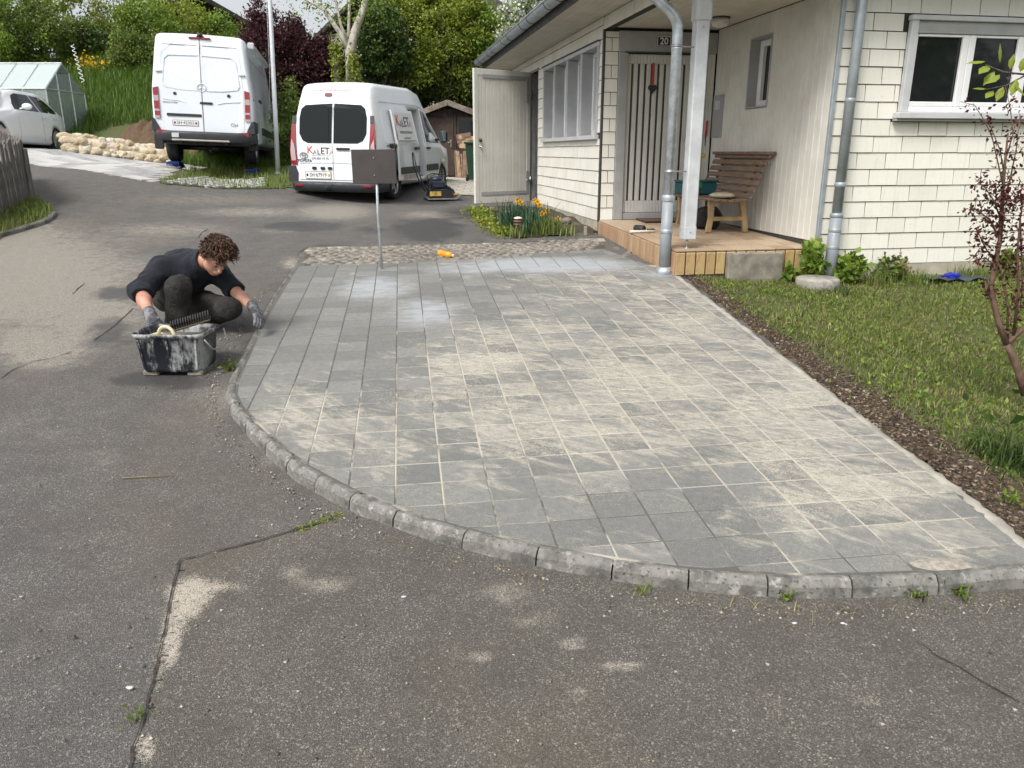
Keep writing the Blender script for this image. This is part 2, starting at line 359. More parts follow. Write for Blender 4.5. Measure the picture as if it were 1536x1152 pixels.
def seg_dist(x, y, pts):
    d = np.full(np.shape(x), 1e9)
    for (x0, y0), (x1, y1) in zip(pts[:-1], pts[1:]):
        dx, dy = x1 - x0, y1 - y0; t = np.clip(((x - x0) * dx + (y - y0) * dy) / (dx * dx + dy * dy), 0, 1); d = np.minimum(d, np.hypot(x - x0 - t * dx, y - y0 - t * dy))
    return d
bay = inner + right[::-1]
bay_full = [tuple(onp(459, 371)[:2])] + inner[:-1] + [corner] + right[:-1][::-1] + [tuple(onp(905, 357)[:2])]
def road_z(x, y):
    z = G(x, y); ins = inside(x, y, bay_full); d = seg_dist(x, y, inner)
    low = np.interp(y, [0, 3.6, 4.4, 5.2], [-.062, -.058, -.03, -.006])
    fade = np.clip(1 - (d - .1) / 1.6, 0, 1); fade = fade * fade * (3 - 2 * fade)
    z = z + low * np.where(ins, 1, fade * .45 + .55 * (y < 5)); return np.where(ins, z - .07, z)
def grid_sheet(name, xs, ys, zf, mat, keep=None, kind='structure', attrs=None, parent=None):
    X, Y = np.meshgrid(xs, ys); x, y = X.ravel(), Y.ravel(); z = zf(x, y); nx, ny = len(xs), len(ys)
    i = np.arange(nx * ny).reshape(ny, nx); f = np.stack([i[:-1, :-1], i[:-1, 1:], i[1:, 1:], i[1:, :-1]], -1).reshape(-1, 4)
    if keep is not None:
        k = keep(x, y); f = f[k[f].all(1)]
    v = np.stack([x, y, z], -1)
    if keep is not None:
        used = np.unique(f); mp = np.zeros(len(v), int); mp[used] = np.arange(len(used)); f = mp[f]; v = v[used]
    at_ = attrs(v) if attrs else None
    return raw(name, v, f, mat, parent, True, kind, at_)
def stain_attrs(v):
    u, w = px(v); return dict(pale=blobs(u, w, PALE), sand=blobs(u, w, SAND), damp=blobs(u, w, DAMP))
# ---- the natural ground (everything else lies on it)
mg = Mat('meadow ground', .95); P_ = mg.pos
mg.set('Base Color', mg.mix(mg.mr(mg.noise(1.3, 6, .6, P_), .35, .65), mg.mix(mg.noise(30, 3, .6, P_), (.035, .075, .014), (.09, .15, .03)), (.10, .085, .045))); mg.bump(mg.noise(20, 5, .7, P_), .6, .05)
gx = np.unique(np.concatenate([np.arange(-16, 12.01, .4), -16 - np.geomspace(.5, 200, 22), 12 + np.geomspace(.5, 200, 22)]))
gy = np.unique(np.concatenate([np.arange(-3, 36, .4), 36 + np.geomspace(.5, 400, 24), -3 - np.geomspace(.5, 60, 10)]))
def ground_z(x, y):
    z = G(x, y) - .09; far = np.clip((y - 34) / 60, 0, 1); e = edge_d(x, y); lw = (e > -.3) & (y < 9.2)
    return np.where(lw, np.minimum(z, lawn_z(x, y) - .10), z) + far * 1.5
grid_sheet('ground', gx, gy, ground_z, mg.m)
# ---- road
ay = 1.0 + (np.geomspace(1, 22, 300) - 1) * (24 / 21.) ; ay = np.concatenate([np.arange(-1.5, 1, .25), ay])
ax_ = np.concatenate([np.arange(-15, -5, .12), np.arange(-5, 3.4, .035), np.arange(3.4, 9, .25)])
park_px = [(-20,242),(50,247),(150,262),(238,277),(300,258),(318,252),(262,243),(100,224),(-40,214)]
verge_px = [(238,277),(330,284),(440,283),(436,262),(440,225),(330,225),(262,243),(318,252)]
left_px = [(-250,470),(-120,408),(0,357),(40,345),(73,331),(81,322),(60,306),(20,285),(-300,285)]
verge = poly_px(verge_px, gat); park = poly_px(park_px, gat); left_v = poly_px(left_px, gat)
bed_px = [(722,331),(745,352),(770,359),(892,352),(905,345),(812,300),(720,300),(706,316)]
bed = poly_px(bed_px, gat)
def road_keep(x, y):
    k = ~((edge_d(x, y) > .05) & (y < 9.0)); k &= ~((x > .75 - .176 * (y - 11.6)) & (y > 9.6))
    foot = np.interp(x, [-14, -9, -7, -4, -1, 2, 10], [20.2, 20.2, 18.6, 19.5, 19.5, 19.5, 19.5]); return k & (y < foot)
grid_sheet('asphalt_road', ax_, ay, road_z, m_asph, road_keep, attrs=stain_attrs)
# nearer, younger asphalt sheet that starts at a ragged joint
patch_px = [(512,770),(470,785),(430,797),(385,812),(340,824),(300,834),(270,842),(264,870),(252,920),(243,965),(232,1010),(218,1070),(203,1130),(196,1180)]
patch_edge = [tuple(Vector(onp(*p, -.05))[:2]) for p in patch_px]; patch_edge = [(p[0] + random.uniform(-.006, .006), p[1] + random.uniform(-.006, .006)) for p in patch_edge]
pe_x = [p[0] for p in patch_edge]; pe_y = [p[1] for p in patch_edge]
mbp = []
for i in range(len(patch_edge) - 1):
    a, b = patch_edge[i], patch_edge[i + 1]
    for t in np.arange(0, 1, .12): mbp.append((a[0] + (b[0] - a[0]) * t + random.uniform(-.004, .004), a[1] + (b[1] - a[1]) * t + random.uniform(-.004, .004)))
patch_poly = mbp + [(-1.25, .2), (4.5, .2), (4.5, 3.0)] + [p for p in inner[::-1] if p[1] < mbp[0][1] + .02]
pxs = np.arange(-1.6, 3.4, .028); pys = np.arange(.4, 3.9, .028)
def patch_keep(x, y): return inside(x, y, patch_poly) & ~inside(x, y, bay_full) | (seg_dist(x, y, inner) < .08) & inside(x, y, patch_poly)
def patch_z(x, y):
    d = seg_dist(x, y, mbp); return road_z(x, y) + .007 * np.clip(d / .03, 0.1, 1)
grid_sheet('asphalt_patch', pxs, pys, patch_z, m_asph2, patch_keep, attrs=stain_attrs)
m_dirt = simple('dark joint dirt', (.042, .036, .030), .95, var=.4, scale=60, bump=.6)
m_moss = simple('moss', (.10, .14, .03), .95, var=.4, scale=60, bump=.8)
def crack(name, pts, w, zf, mat, lift=.009):
    v = []; f = []; n = 0; pr = None
    P = []
    for (a, b) in zip(pts[:-1], pts[1:]):
        L = math.hypot(b[0] - a[0], b[1] - a[1]); k = max(1, int(L / .03))
        P += [(a[0] + (b[0] - a[0]) * i / k, a[1] + (b[1] - a[1]) * i / k) for i in range(k)]
    P.append(pts[-1])
    for i, p in enumerate(P):
        q = P[min(i + 1, len(P) - 1)]; o = P[max(i - 1, 0)]; d = Vector((q[0] - o[0], q[1] - o[1])).normalized(); nn = Vector((-d.y, d.x)); ww = w * random.uniform(.35, 1.2) * (1 if 0 < i < len(P) - 1 else .1); j = random.uniform(-.35, .35) * w
        for s in (-1, 1):
            x, y = p[0] + nn.x * (ww * s * .5 + j), p[1] + nn.y * (ww * s * .5 + j); v.append((x, y, float(zf(np.array(x), np.array(y))) + lift))
    f = [(2 * i, 2 * i + 1, 2 * i + 3, 2 * i + 2) for i in range(len(P) - 1)]
    return raw(name, v, f, mat, None, False, 'structure')
crack('road_joint', patch_edge, .009, road_z, m_dirt, .0075)
crack('road_crack', poly_px([(1366,962),(1385,968),(1405,985),(1440,1002),(1470,1022),(1500,1040),(1540,1062)], lambda x, y: onp(x, y, -.05)), .007, road_z, m_dirt, .0125)
crack('road_crack', poly_px([(0,566),(20,552),(50,541),(78,536),(100,531),(112,526)], lambda x, y: onp(x, y, -.0)), .009, road_z, m_dirt, .004)
crack('road_crack', poly_px([(108,442),(118,432),(128,425)], lambda x, y: onp(x, y, -.0)), .014, road_z, m_dirt, .004)
crack('road_crack', poly_px([(140,512),(170,490),(192,470),(200,462)], lambda x, y: onp(x, y, -.0)), .01, road_z, m_dirt, .004)
crack('road_crack', poly_px([(297,356),(303,348),(312,343)], lambda x, y: onp(x, y, -.0)), .02, road_z, m_dirt, .004)
# ---- paved bay: bed of jointing sand, slabs
mj = Mat('jointing sand', .95); P_ = mj.pos
mj.set('Base Color', mj.mix(mj.mr(mj.math('ADD', mj.noise(2.2, 5, .7, P_), mj.math('MULTIPLY', mj.math('SUBTRACT', mj.attr('dust'), .45), .5)), .36, .56), (.105, .10, .09), mj.mix(mj.noise(200, 2, .5, P_), (.36, .33, .265), (.50, .46, .38)))); mj.bump(mj.noise(150, 3), .6, .004)
def bay_attrs(v):
    u, w = px(v); return dict(dust=blobs(u, w, DUST), haze=blobs(u, w, HAZE))
bxs = np.arange(-2.6, 2.6, .04); bys = np.arange(1.9, 9.7, .04)
hl = hull(tile_poly)
bay_o = grid_sheet('paved_bay', bxs, bys, lambda x, y: pave_z(x, y) - .0022, mj.m, lambda x, y: inside(x, y, bay_full) | (seg_dist(x, y, inner) < .047), attrs=bay_attrs)
slabs = []
for c in range(-14, 14):
    for r in range(-5, 32):
        q = [GT + GA * (c + i + (.015 if i == 0 else -.015)) + GB * (r + j + (.015 if j == 0 else -.015)) for i, j in ((0, 0), (1, 0), (1, 1), (0, 1))]
        p = [(float(w[0]), float(w[1])) for w in q]; full = True
        for k in range(len(hl)):
            a, b = hl[k], hl[(k + 1) % len(hl)]; L = math.hypot(b[0] - a[0], b[1] - a[1]); ins_ = .035 if edge_d((a[0] + b[0]) / 2, (a[1] + b[1]) / 2) > -.03 else .012; nx_, ny_ = -(b[1] - a[1]) / L * ins_, (b[0] - a[0]) / L * ins_
            if all((b[0] - a[0]) * (w[1] - a[1] - ny_) - (b[1] - a[1]) * (w[0] - a[0] - nx_) >= 0 for w in p): continue
            p = clip(p, (a[0] + nx_, a[1] + ny_), (b[0] + nx_, b[1] + ny_)); full = False
            if len(p) < 3: break
        if len(p) >= 3 and area(p) > .0022: slabs.append((c, r, p, full))
# the corner slab left out by the kerb, where the bed shows
hx, hy = onp(1390, 842)[:2]
def slab_mesh(p, name):
    n = len(p); cx = sum(w[0] for w in p) / n; cy = sum(w[1] for w in p) / n; v = []; f = []
    for dz, ins in ((-.05, 0), (-.003, 0), (0, .003)):
        for w in p:
            d = math.hypot(w[0] - cx, w[1] - cy) or 1; k = 1 - ins * 1.4 / d; x, y = cx + (w[0] - cx) * k, cy + (w[1] - cy) * k; v.append((x, y, pave_z(x, y) + dz))
    for L in range(2): f += [(L * n + i, L * n + (i + 1) % n, (L + 1) * n + (i + 1) % n, (L + 1) * n + i) for i in range(n)]
    f.append(tuple(2 * n + i for i in range(n)))
    return v, f
def slab_attr(me, o=(0, 0, 0)):
    co = np.array([v.co for v in me.vertices]) + np.array(o); u, w = px(co)
    for k, a in (('dust', blobs(u, w, DUST)), ('haze', blobs(u, w, HAZE))):
        at_ = me.attributes.new(k, 'FLOAT', 'POINT'); at_.data.foreach_set('value', a.astype(np.float32))
def slab_size(s):
    u, w = px(np.array([(x, y, pave_z(x, y)) for x, y in s[2]])); 
    return area(list(zip(u, w))) if (np.max(u) > 0 and np.min(u) < 1536) else -1
slabs.sort(key=slab_size, reverse=True); rest = MB(); n_ind = 0
for c, r, p, full in slabs:
    if slab_size((c, r, p, full)) < 0 and n_ind < 300 and False: continue
    if inside(np.array(hx), np.array(hy), p): p = clip(p, tuple(onp(1350, 843)[:2]), tuple(onp(1420, 836)[:2]))
    if len(p) < 3: continue
    v, f = slab_mesh(p, 's'); dz = random.uniform(-.0005, .0006); t1, t2 = random.uniform(-.0032, .0032), random.uniform(-.0032, .0032); cx, cy = p[0]
    v = [(a, b, h + dz + (a - cx) * t1 + (b - cy) * t2) for a, b, h in v]
    if n_ind < 298 and slab_size((c, r, p, full)) > 0:
        o = (cx, cy, pave_z(cx, cy)); me = bpy.data.meshes.new('paving_slab'); me.from_pydata([(a - o[0], b - o[1], h - o[2]) for a, b, h in v], [], f); me.materials.append(slab_m); slab_attr(me, o)
        link('paving_slab', me, bay_o, loc=o); n_ind += 1
    else: rest.add(v, f)
me = bpy.data.meshes.new('paving_slabs'); me.from_pydata(rest.v, [], rest.f); me.materials.append(slab_m); slab_attr(me); link('paving_slabs', me, bay_o, kind='stuff')
# mortar haunch along the lawn edge of the bay
m_mort = simple('sandy mortar', (.36, .34, .29), .95, var=.22, scale=9, dirt=((.5, .46, .36), .7), bump=.6, bs=120)
hv = []; hf = []; K = 90
for i in range(K + 1):
    t = i / K * (len(right) - 1); k = min(int(t), len(right) - 2); a = Vector(right[k]).lerp(Vector(right[k + 1]), t - k)
    for d, h in ((-.035, -.003), (-.012, .0), (.02 + random.uniform(-.006, .012), -.008), (.05 + random.uniform(-.012, .025), -.06)):
        x, y = a.x + _rn.x * d, a.y + _rn.y * d; hv.append((x, y, pave_z(x, y) + h + random.uniform(-.002, .002)))
for i in range(K):
    for j in range(3): hf.append((i * 4 + j, i * 4 + 4 + j, i * 4 + 5 + j, i * 4 + 1 + j))
raw('edge_haunch', hv, hf, m_mort, bay_o, True)
# heap of sand in the open corner
sv = []; sf = []; c0 = onp(1412, 845)
for i in range(7):
    for k in range(20):
        w = 2 * math.pi * k / 20; rr_ = i / 6; x, y = c0.x + math.cos(w) * .11 * rr_ * random.uniform(.85, 1.1), c0.y + math.sin(w) * .045 * rr_ * random.uniform(.85, 1.1); sv.append((x, y, pave_z(x, y) + .007 * (1 - rr_ ** 2) - .0015 + random.uniform(-.001, .001)))
for i in range(6):
    for k in range(20): sf.append((i * 20 + k, i * 20 + (k + 1) % 20, i * 20 + 20 + (k + 1) % 20, i * 20 + 20 + k))
m_sand = simple('pale sand', (.31, .285, .24), .95, var=.25, scale=40, bump=.8, bs=200)
raw('sand_spill', sv, sf, m_sand, bay_o, True)
# ---- kerb of rough granite blocks
mk = Mat('granite kerb', .85); O = mk.obj; kn = mk.noise(9, 7, .7, O)
kc = mk.mix(mk.mr(kn, .35, .65), (.085, .083, .076), (.22, .215, .195)); kc = mk.mix(mk.mr(mk.noise(22, 6, .75, mk.vadd(O, mk.n('ObjectInfo').outputs['Location'])), .53, .66, 0, .7), kc, (.40, .39, .36))
kc = mk.mix(mk.mr(mk.noise(60, 3, .6, O), .56, .7, 0, .8), kc, (.05, .05, .048)); mk.set('Base Color', kc); mk.bump(mk.noise(45, 6, .7, O), .6, .007)
kerb_root = thing('granite_kerb', 'low curved kerb of rough grey granite blocks round the paved bay', 'kerb')
line = [Vector(p) for p in inner]; acc = [0]
for a, b in zip(line[:-1], line[1:]): acc.append(acc[-1] + (b - a).length)
def along(s):
    for i in range(len(acc) - 1):
        if s <= acc[i + 1]: t = (s - acc[i]) / (acc[i + 1] - acc[i]); return line[i].lerp(line[i + 1], t), (line[i + 1] - line[i]).normalized()
    return line[-1], (line[-1] - line[-2]).normalized()
def sm_along(s):
    p, d = along(s); d2 = (along(min(s + .12, acc[-1]))[0] - along(max(s - .12, 0))[0]).normalized(); return p, d2
s = 0.02
while s < acc[-1] - .1:
    L = random.uniform(.24, .33); e = min(s + L, acc[-1]); mid, _ = along((s + e) / 2); ny_ = mid.y; wd = float(np.interp(ny_, [3.2, 4.2, 5, 8], [.060, .058, .054, .05])); up = float(np.interp(ny_, [3.4, 4.6, 5.4], [.008, .006, .002]))
    prof = [(.004, -.13), (.006, up - .006), (.018, up), (wd * .55, up + .002), (wd - .018, up - .004), (wd - .002, up - .022), (wd + .010, -.13)]; vs = []; fs = []; NS = 6
    for i in range(NS + 1):
        q = s + .003 + (e - s - .006) * i / NS; p, d = sm_along(q); nn = Vector((d.y, -d.x)); nn = nn if True else -nn
        end = i in (0, NS)
        for j, (o, h) in enumerate(prof):
            jit = .0017 if 0 < j < 6 else 0; o2 = o + random.uniform(-jit, jit) * 1.6; h2 = h + random.uniform(-jit, jit) - (.0035 if end and 0 < j < 6 else 0)
            x, y = p.x + (-d.y) * -o2 * 1, p.y + (d.x) * -o2
            vs.append((x, y, pave_z(x, y) + h2))
    np_ = len(prof)
    for i in range(NS):
        for j in range(np_ - 1): fs.append((i * np_ + j, i * np_ + j + 1, (i + 1) * np_ + j + 1, (i + 1) * np_ + j))
    fs += [tuple(range(np_)), tuple(NS * np_ + j for j in range(np_))[::-1]]
    mb = MB(); o = (mid.x, mid.y, pave_z(mid.x, mid.y)); mb.add([(a - o[0], b - o[1], c_ - o[2]) for a, b, c_ in vs], fs); mb.build('kerb_stone', mk.m, kerb_root, loc=o); s = e
# ---- cobbled strip between bay and road
m_cob = simple('cobble stone', (.20, .18, .155), .85, var=.35, scale=12, dirt=((.42, .38, .31), .75), bump=.7, bs=60)
strip_px = [(455,399),(600,395.5),(780,386),(906,373),(905,357),(700,366),(459,371)]
strip = [tuple(onp(*p)[:2]) for p in strip_px]
mc = Mat('sand filled cobble bed', .95); P_ = mc.pos; mc.set('Base Color', mc.mix(mc.mr(mc.noise(3, 5, .7, P_), .42, .6), (.07, .065, .05), (.40, .36, .29))); mc.bump(mc.noise(90, 3), .7, .006)
cob_o = grid_sheet('cobbled_strip', np.arange(-2.7, 1.4, .05), np.arange(7.3, 9.8, .05), lambda x, y: pave_z(x, y) - .001, mc.m, lambda x, y: inside(x, y, strip) | (seg_dist(x, y, strip + strip[:1]) < .03))
cm = []
for k in range(8):
    mb = MB(); q = []
    for i in range(8):
        w = 2 * math.pi * (i + .5) / 8; rr_ = .052 * (1.12 if i % 2 else 1) * random.uniform(.86, 1.05); q.append((rr_ * math.cos(w) * 1.04, rr_ * math.sin(w)))
    vs = []
    for z, sc_ in ((-.06, .95), (.004, 1), (.014, .86), (.019, .5)): vs += [(a * sc_, b * sc_, z + random.uniform(-.003, .003)) for a, b in q]
    fs = [(L * 8 + i, L * 8 + (i + 1) % 8, L * 8 + 8 + (i + 1) % 8, L * 8 + 8 + i) for L in range(3) for i in range(8)] + [tuple(24 + i for i in range(8))]
    mb.add(vs, fs, None, True); cm.append(mb.mesh('cobble_stone', m_cob))
n_c = 0; row = 0; uA = Vector(GA).normalized(); uB = Vector(GB).normalized(); o0 = Vector(strip[0])
for j in range(0, 16):
    for i in range(-2, 36):
        p = o0 + uA * (i * .118 + (j % 2) * .055 + random.uniform(-.008, .008)) + uB * (j * .112 + .06 - i * .0055 + random.uniform(-.008, .008))
        if not inside(np.array(p.x), np.array(p.y), strip) or seg_dist(np.array(p.x), np.array(p.y), strip + strip[:1]) < .05 or n_c >= 298: continue
        link('cobble_stone', random.choice(cm), cob_o, loc=(p.x, p.y, pave_z(p.x, p.y) - .004 + random.uniform(-.006, .003)), rot=(random.uniform(-.07, .07), random.uniform(-.07, .07), R(7) + random.choice((0, math.pi / 2, math.pi)) + random.uniform(-.12, .12))); n_c += 1
# ---- lawn with its bare soil margin
ml = Mat('lawn soil', .95); P_ = ml.pos
so = ml.attr('soil'); sb = ml.math('ADD', so, ml.math('MULTIPLY', ml.math('SUBTRACT', ml.noise(6, 6, .7, P_), .5), .8))
soil = ml.mix(ml.noise(60, 5, .7, P_), (.045, .028, .018), (.17, .115, .075)); soil = ml.mix(ml.mr(ml.n('SeparateColor', None, Color=ml.voro(70, P_, out='Color')).outputs[0], .88, .92), soil, (.42, .36, .26))
ml.set('Base Color', ml.mix(ml.mr(sb, .35, .6), ml.mix(ml.noise(9, 5, .7, P_), (.07, .085, .025), (.17, .17, .07)), soil)); ml.bump(ml.noise(50, 5, .75, P_), 1, .03)
def soil_amt(x, y):
    e = edge_d(x, y); w = np.interp(y, [1.5, 3, 4.5, 6, 7], [.60, .42, .34, .29, .22]); return np.clip(1.25 - e / w, 0, 1.2)
lx = np.arange(.9, 9.5, .06); ly = np.arange(1.2, 8.6, .06)
def lawn_keep(x, y): return (edge_d(x, y) > .0)
def lawn_zz(x, y): return lawn_z(x, y) + .012 * np.sin(x * 5.1 + y * 3) * np.cos(y * 4.3 - x) - .01 * np.clip(soil_amt(x, y), 0, 1)
grid_sheet('lawn', lx, ly, lawn_zz, ml.m, lawn_keep, attrs=lambda v: dict(soil=soil_amt(v[:, 0], v[:, 1])))
# ---- flower bed, verges, parking place
m_soil = Mat('garden soil', .95); P_ = m_soil.pos; m_soil.set('Base Color', m_soil.mix(m_soil.noise(40, 6, .7, P_), (.03, .022, .015), (.13, .095, .065))); m_soil.bump(m_soil.noise(40, 6, .75, P_), 1, .04)
grid_sheet('flower_bed', np.arange(-1.2, 2, .06), np.arange(8.6, 14, .06), lambda x, y: G(x, y) + .012 + .02 * np.sin(x * 9) * np.sin(y * 7), m_soil.m, lambda x, y: inside(x, y, bed))
m_gv = Mat('verge soil', .95); P_ = m_gv.pos; m_gv.set('Base Color', m_gv.mix(m_gv.noise(8, 5, .7, P_), (.04, .075, .014), (.12, .13, .04)))
grid_sheet('grass_verge', np.arange(-8.5, -3, .1), np.arange(13, 22, .1), lambda x, y: G(x, y) + .015, m_gv.m, lambda x, y: inside(x, y, verge))
grid_sheet('grass_verge', np.arange(-13, -6, .1), np.arange(6, 15, .1), lambda x, y: G(x, y) + .03, m_gv.m, lambda x, y: inside(x, y, left_v))
# parking place laid with long pale and dark pavers
mpp = Mat('paver', .85); rr1 = mpp.rnd(); mpp.set('Base Color', mpp.mix(mpp.mr(mpp.noise(14, 5), .3, .7, 0, .5), mpp.ramp(rr1, [(0, (.40, .40, .40)), (.52, (.46, .455, .445)), (.6, (.20, .20, .215)), (.8, (.26, .26, .275)), (1, (.33, .33, .34))]), (.5, .49, .46))); mpp.bump(mpp.noise(80, 3), .3, .004)
park_o = grid_sheet('parking_place', np.arange(-16, -5, .15), np.arange(13, 22, .15), lambda x, y: G(x, y) + .006, m_mort, lambda x, y: inside(x, y, park))
pa = Vector(gat(50, 247)[:2]); pb = Vector(gat(238, 277)[:2]); pu = (pb - pa).normalized(); pv = Vector((-pu.y, pu.x))
for j in range(0, 14):
    for i in range(-8, 9):
        o = pa + pu * (i * .62 + (j % 2) * .31 + .3) + pv * (j * .31 + .16); cs = [o + pu * a * .305 + pv * b * .15 for a, b in ((-1, -1), (1, -1), (1, 1), (-1, 1))]
        if not all(inside(np.array(w.x), np.array(w.y), park) for w in cs): continue
        zc = g1(o.x, o.y); mb = MB(); vs = [(w.x - o.x, w.y - o.y, g1(w.x, w.y) - zc + h) for h in (-.05, .018) for w in cs]
        mb.add(vs, [(4, 5, 6, 7), (0, 1, 5, 4), (1, 2, 6, 5), (2, 3, 7, 6), (3, 0, 4, 7)]); mb.build('paver', mpp.m, park_o, loc=(o.x, o.y, zc + random.uniform(-.002, .002)))
# grass grid pavers in front of the tall van, and paving by the shed
gp = [tuple(gat(*p)[:2]) for p in [(246,276),(330,283),(395,283),(398,268),(300,265)]]
gpc = MB(); gpc.cbox((-.058, -.055, -.06), (.058, .055, .03), .012); gpc = gpc.mesh('grid_paver', mpp.m); gc = Vector(np.mean(gp, 0))
for o_i in range(-26, 27):
    for j in range(-20, 21):
        o = gc + pu * (o_i * .15 + (j % 2) * .075) + pv * (j * .14)
        if inside(np.array(o.x), np.array(o.y), gp): link('grid_paver', gpc, bpy.data.objects['grass_verge'], loc=(o.x, o.y, g1(o.x, o.y) + .012), rot=(0, 0, math.atan2(pu.y, pu.x)))
m_pv2 = simple('pale paving', (.42, .39, .33), .9, var=.2, scale=3, bump=.4)
yard = [tuple(gat(*p)[:2]) for p in [(655,291),(735,296),(745,262),(660,266)]]
yard_o = grid_sheet('yard_paving', np.arange(-3, 1, .15), np.arange(14, 26, .15), lambda x, y: G(x, y) + .006, m_dirt, lambda x, y: inside(x, y, yard))
for i in range(-14, 14):
    for j in range(44):
        o = (-1.4 + i * .31 + (j % 2) * .15, 15 + j * .24); cs = [(o[0] + a * .15, o[1] + b * .115) for a, b in ((-1, -1), (1, -1), (1, 1), (-1, 1))]
        if not all(inside(np.array(w[0]), np.array(w[1]), yard) for w in cs): continue
        zc = g1(*o); mb = MB(); vs = [(w[0] - o[0], w[1] - o[1], g1(*w) - zc + h) for h in (-.03, .02) for w in cs]; mb.add(vs, [(4, 5, 6, 7), (0, 1, 5, 4), (1, 2, 6, 5), (2, 3, 7, 6), (3, 0, 4, 7)]); mb.build('paver', m_pv2, yard_o, loc=(o[0], o[1], zc))
# kerb of the left verge
mb = MB(); kp = [gat(*p) for p in [(-120,408),(-60,380),(0,355),(36,345),(64,336),(76,329),(80,322)]]
lk = thing('stone_edging', 'grey stone edging of the grass verge below the picket fence', 'edging')
for a, b in zip(kp[:-1], kp[1:]):
    d = (b - a).normalized(); L = (b - a).length; n_ = max(1, round(L / .45))
    for k in range(n_):
        p = a + d * (L * (k + .5) / n_); mb = MB(); mb.cbox((-L / n_ / 2 + .004, -.045, -.1), (L / n_ / 2 - .004, .045, .055), .014); mb.build('kerb_stone', mk.m, lk, loc=(p.x, p.y, p.z), rot=(0, -math.asin(d.z), math.atan2(d.y, d.x)))
# ================================================================ the house (u along the front, v away from the street)
HP = (1.528, 7.215); HA = R(10); hu = Vector((math.cos(HA), math.sin(HA), 0)); hv_ = Vector((-math.sin(HA), math.cos(HA), 0))
def hw(u, v, z): return Vector((HP[0] + hu.x * u + hv_.x * v, HP[1] + hu.y * u + hv_.y * v, z))
house = thing('house', 'cream shingled house with a roofed tiled porch and grey gutters', 'house', (HP[0], HP[1], 0), HA)
ms = Mat('cream shingle', .75); O = ms.pos; rv = ms.rnd(); iv = ms.isl()
sc_ = ms.mix(rv, (.72, .70, .62), (.80, .785, .72)); sc_ = ms.mix(ms.math('MULTIPLY', iv, .35), sc_, (.64, .62, .53))
sc_ = ms.mix(ms.mr(ms.noise(2.6, 6, .7, ms.sc(O, 1, 1, .5)), .5, .8, 0, .42), sc_, (.56, .53, .42)); sc_ = ms.mix(ms.mr(ms.noise(26, 6, .75, O), .58, .72, 0, .35), sc_, (.36, .34, .27))
sc_ = ms.mix(ms.mr(ms.noise(3, 5, .7, ms.sc(O, 9, 9, .6)), .52, .74, 0, .3), sc_, (.40, .39, .29))
ms.set('Base Color', sc_); ms.bump(ms.noise(60, 4, .6, O), .25, .003)
shingle_m = ms.m
m_under = simple('dark backing', (.035, .032, .028), .9)
m_wood = simple('pale painted boards', (.60, .585, .53), .65, var=.08, scale=3, dirt=((.36, .35, .30), .4), bump=.15)
m_ceil = simple('cream ceiling boards', (.56, .53, .45), .7, var=.07, scale=3)
m_grey = simple('grey paint', (.33, .33, .325), .5, var=.08, scale=5)
m_lgrey = simple('pale grey paint', (.50, .51, .52), .45, var=.08, scale=5)
m_white = simple('white paint', (.78, .78, .78), .4, var=.04, scale=4)
m_zinc = simple('weathered zinc', (.35, .39, .42), .42, .35, var=.12, scale=9, dirt=((.42, .45, .47), .4))
m_zinc2 = simple('bright galvanised steel', (.52, .56, .60), .36, .6, var=.2, scale=14, dirt=((.34, .38, .40), .5))
m_pvc = simple('grey plastic pipe', (.25, .275, .30), .5, var=.1, scale=6)
m_dark = simple('dark trim', (.05, .048, .045), .6)
m_rooft = simple('dark roof tile', (.09, .075, .065), .85, var=.3, scale=8, bump=.5)
m_black = simple('black plastic', (.018, .018, .02), .45, var=.2)
m_steel = simple('steel', (.45, .45, .46), .35, .85)
mgl = Mat('window glass', .04, (.012, .014, .016)); mgl.set('Specular IOR Level', .65); m_glass = mgl.m
m_plin = simple('rendered plinth', (.40, .37, .29), .95, var=.25, scale=4, dirt=((.17, .15, .11), .7), bump=.6)
m_conc = simple('rough concrete', (.20, .185, .15), .95, var=.3, scale=10, dirt=((.10, .09, .07), .6), bump=.8, bs=90)
def hbox(name, a, b, mat, parent=house, c=.004): mb = MB(); mb.cbox(a, b, c); return mb.build(name, mat, parent)
# walls
front = hbox('front_wall', (1.437, .03, .2), (7.5, .25, 4.6), m_under, c=0.002)
hbox('plinth', (1.42, .018, .1), (7.5, .029, .515), m_plin, front, .003)

doorw = hbox('door_wall', (.06, 2.66, .3), (1.43, 2.80, 3.2), m_under, c=.002)
mb = MB()
def rect_with_holes(mb, plane, r, holes, t0, t1):           # wall slab in the v-z or u-z plane, cut into strips round its openings
    a0, z0, a1, z1 = r; cuts = sorted({a0, a1, *[h[0] for h in holes], *[h[2] for h in holes]})
    for p, q in zip(cuts[:-1], cuts[1:]):
        m_ = (p + q) / 2; sp_ = [(z0, z1)]
        for h in holes:
            if h[0] <= m_ <= h[2]:
                ns = []
                for s0, s1 in sp_:
                    if h[1] > s0: ns.append((s0, min(s1, h[1])))
                    if h[3] < s1: ns.append((max(s0, h[3]), s1))
                sp_ = [x for x in ns if x[1] - x[0] > 1e-4]
        for s0, s1 in sp_:
            if plane == 'v': mb.box((t0, p, s0), (t1, q, s1))
            else: mb.box((p, t0, s0), (q, t1, s1))
SW = (1.225, 2.03, 1.72, 2.755); mbs = MB(); rect_with_holes(mbs, 'v', (.252, .2, 2.85, 3.2), [SW], 1.4365, 1.6); side = mbs.build('porch_side_wall', m_under, house)
WIN = (2.80, 1.775, 5.86, 2.815); SHED = (6.33, .70, 6.96, 2.845)
rect_with_holes(mb, 'v', (2.62, .3, 8.8, 3.12), [WIN, SHED], .012, .2); wing = mb.build('wing_wall', m_under, house)
